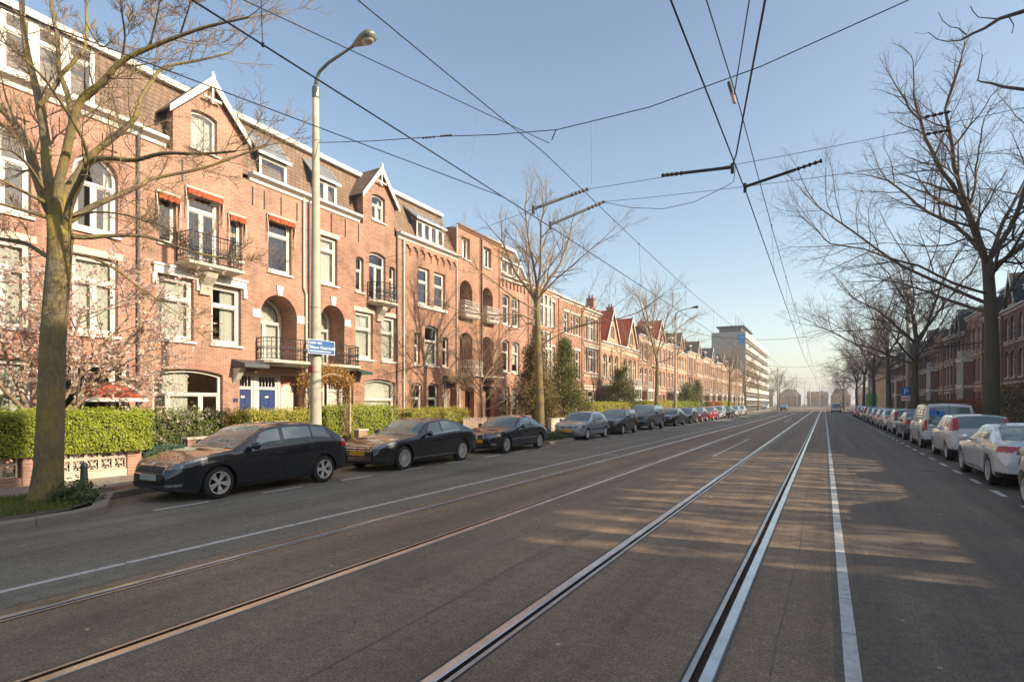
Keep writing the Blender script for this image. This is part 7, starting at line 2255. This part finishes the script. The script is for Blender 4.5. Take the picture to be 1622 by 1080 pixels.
KIT['compact'].place(-11.2, 58.0, False, MAROON, 'dark maroon hatchback in front of the red car on the left', G1)
KIT['sedan'].place(-11.2, 64.2, False, RED, 'bright red car far down the left parking row', G1)
KIT['tallhatch'].place(-11.2, 70.4, False, PWHITE, 'white hatchback right behind the red car', G1)
KIT['hatch'].place(-11.2, 76.6, False, BLACK, 'black hatchback third behind the red car', G1)
KIT['sedan'].place(-11.2, 84.0, False, LSILVER, 'silver saloon near the far end of the left parking row', G1)
KIT['compact'].place(-11.2, 91.0, False, PWHITE, 'last white hatchback of the left parking row', G1)
KIT['van'].place(-15.5, 186, False, PWHITE, 'small white van facing the camera at the far left crossing', 'vehicles at the far crossing')
KIT['hatch'].place(-8.6, 152, False, BLACK, 'dark car waiting by the tall tram pole at the far crossing', 'vehicles at the far crossing')
KIT['tallhatch'].place(3.95, 12.15, True, CREAM, 'cream car cut off by the right edge of the picture', G2)
KIT['fastback'].place(4.12, 17.75, True, PWHITE, 'white hatchback with wide red tail lights nearest on the right', G2)
KIT['tallhatch'].place(4.25, 24.1, True, PWHITE, 'white small hatchback with tall red tail lights in front of the white van', G2)
van = KIT['van'].place(4.32, 29.95, True, PWHITE, 'white van with two rear windows and a blue sticker on the right', G2)
KIT['hatch'].place(4.3, 35.9, True, GREY, 'dark grey hatchback just past the white van', G2)
KIT['tallhatch'].place(4.3, 41.4, True, PWHITE, 'white hatchback second past the white van', G2)
KIT['sedan'].place(4.3, 46.7, True, LSILVER, 'silver saloon third past the white van', G2)
KIT['compact'].place(4.3, 52.2, True, PWHITE, 'white hatchback beside the concrete pole with the parking sign', G2)
KIT['hatch'].place(4.3, 57.6, True, LSILVER, 'silver hatchback right after the concrete pole with the parking sign', G2)
KIT['sedan'].place(4.3, 63.2, True, DGREY, 'dark saloon second after the concrete pole with the parking sign', G2)
KIT['tallhatch'].place(4.3, 69.0, True, DGREY, 'dark hatchback third after the concrete pole with the parking sign', G2)
KIT['compact'].place(4.3, 75.0, True, PWHITE, 'white hatchback near the far end of the right parking row', G2)
KIT['hatch'].place(4.3, 82.0, True, RED, 'red hatchback last but one of the right parking row', G2)
KIT['sedan'].place(4.3, 90.0, True, LSILVER, 'silver saloon last of the right parking row', G2)
KIT['van'].place(2.0, 128, True, PWHITE, 'white van driving away far down the right lane', 'vehicles at the far crossing', name='van')
# sticker on the left rear window of the white van
hrt = [(0.26*0.62*math.sin(t)**3*1.0, 0.05*(13*math.cos(t)-5*math.cos(2*t)-2*math.cos(3*t)-math.cos(4*t))*0.24) for t in [2*math.pi*k/24 for k in range(24)]]
for (cx, s_) in ((0.50,1.0),(0.28,0.8)):
    mb = MB(); mb.poly([[(cx+p[0]*s_, 1.42+p[1]*s_) for p in hrt]], 2.165, 2.178)
    mb.build('window_sticker', plain('sticker_blue',(0.05,0.22,0.62),0.4,0.1), van)

# ------------------------------------------------------------------ thin spring haze that pales the far end of the street
hz = MB().box(-2550, 2550, -2550, 2550, -1.2, 32).build('haze', None)
hz.data.materials.clear()
hm = bpy.data.materials.new('haze_air'); hm.use_nodes = True
hn = hm.node_tree; hn.nodes.clear()
ho_ = hn.nodes.new('ShaderNodeOutputMaterial'); pv = hn.nodes.new('ShaderNodeVolumePrincipled')
pv.inputs['Color'].default_value = (0.93, 0.95, 1.0, 1)
pv.inputs['Density'].default_value = 0.0008
pv.inputs['Anisotropy'].default_value = 0.2
hn.links.new(pv.outputs[0], ho_.inputs['Volume'])
hz.data.materials.append(hm)
stuff(hz)
tag(hz, 'thin pale haze filling the air of the whole street', 'haze')
hz.display_type = 'WIRE'
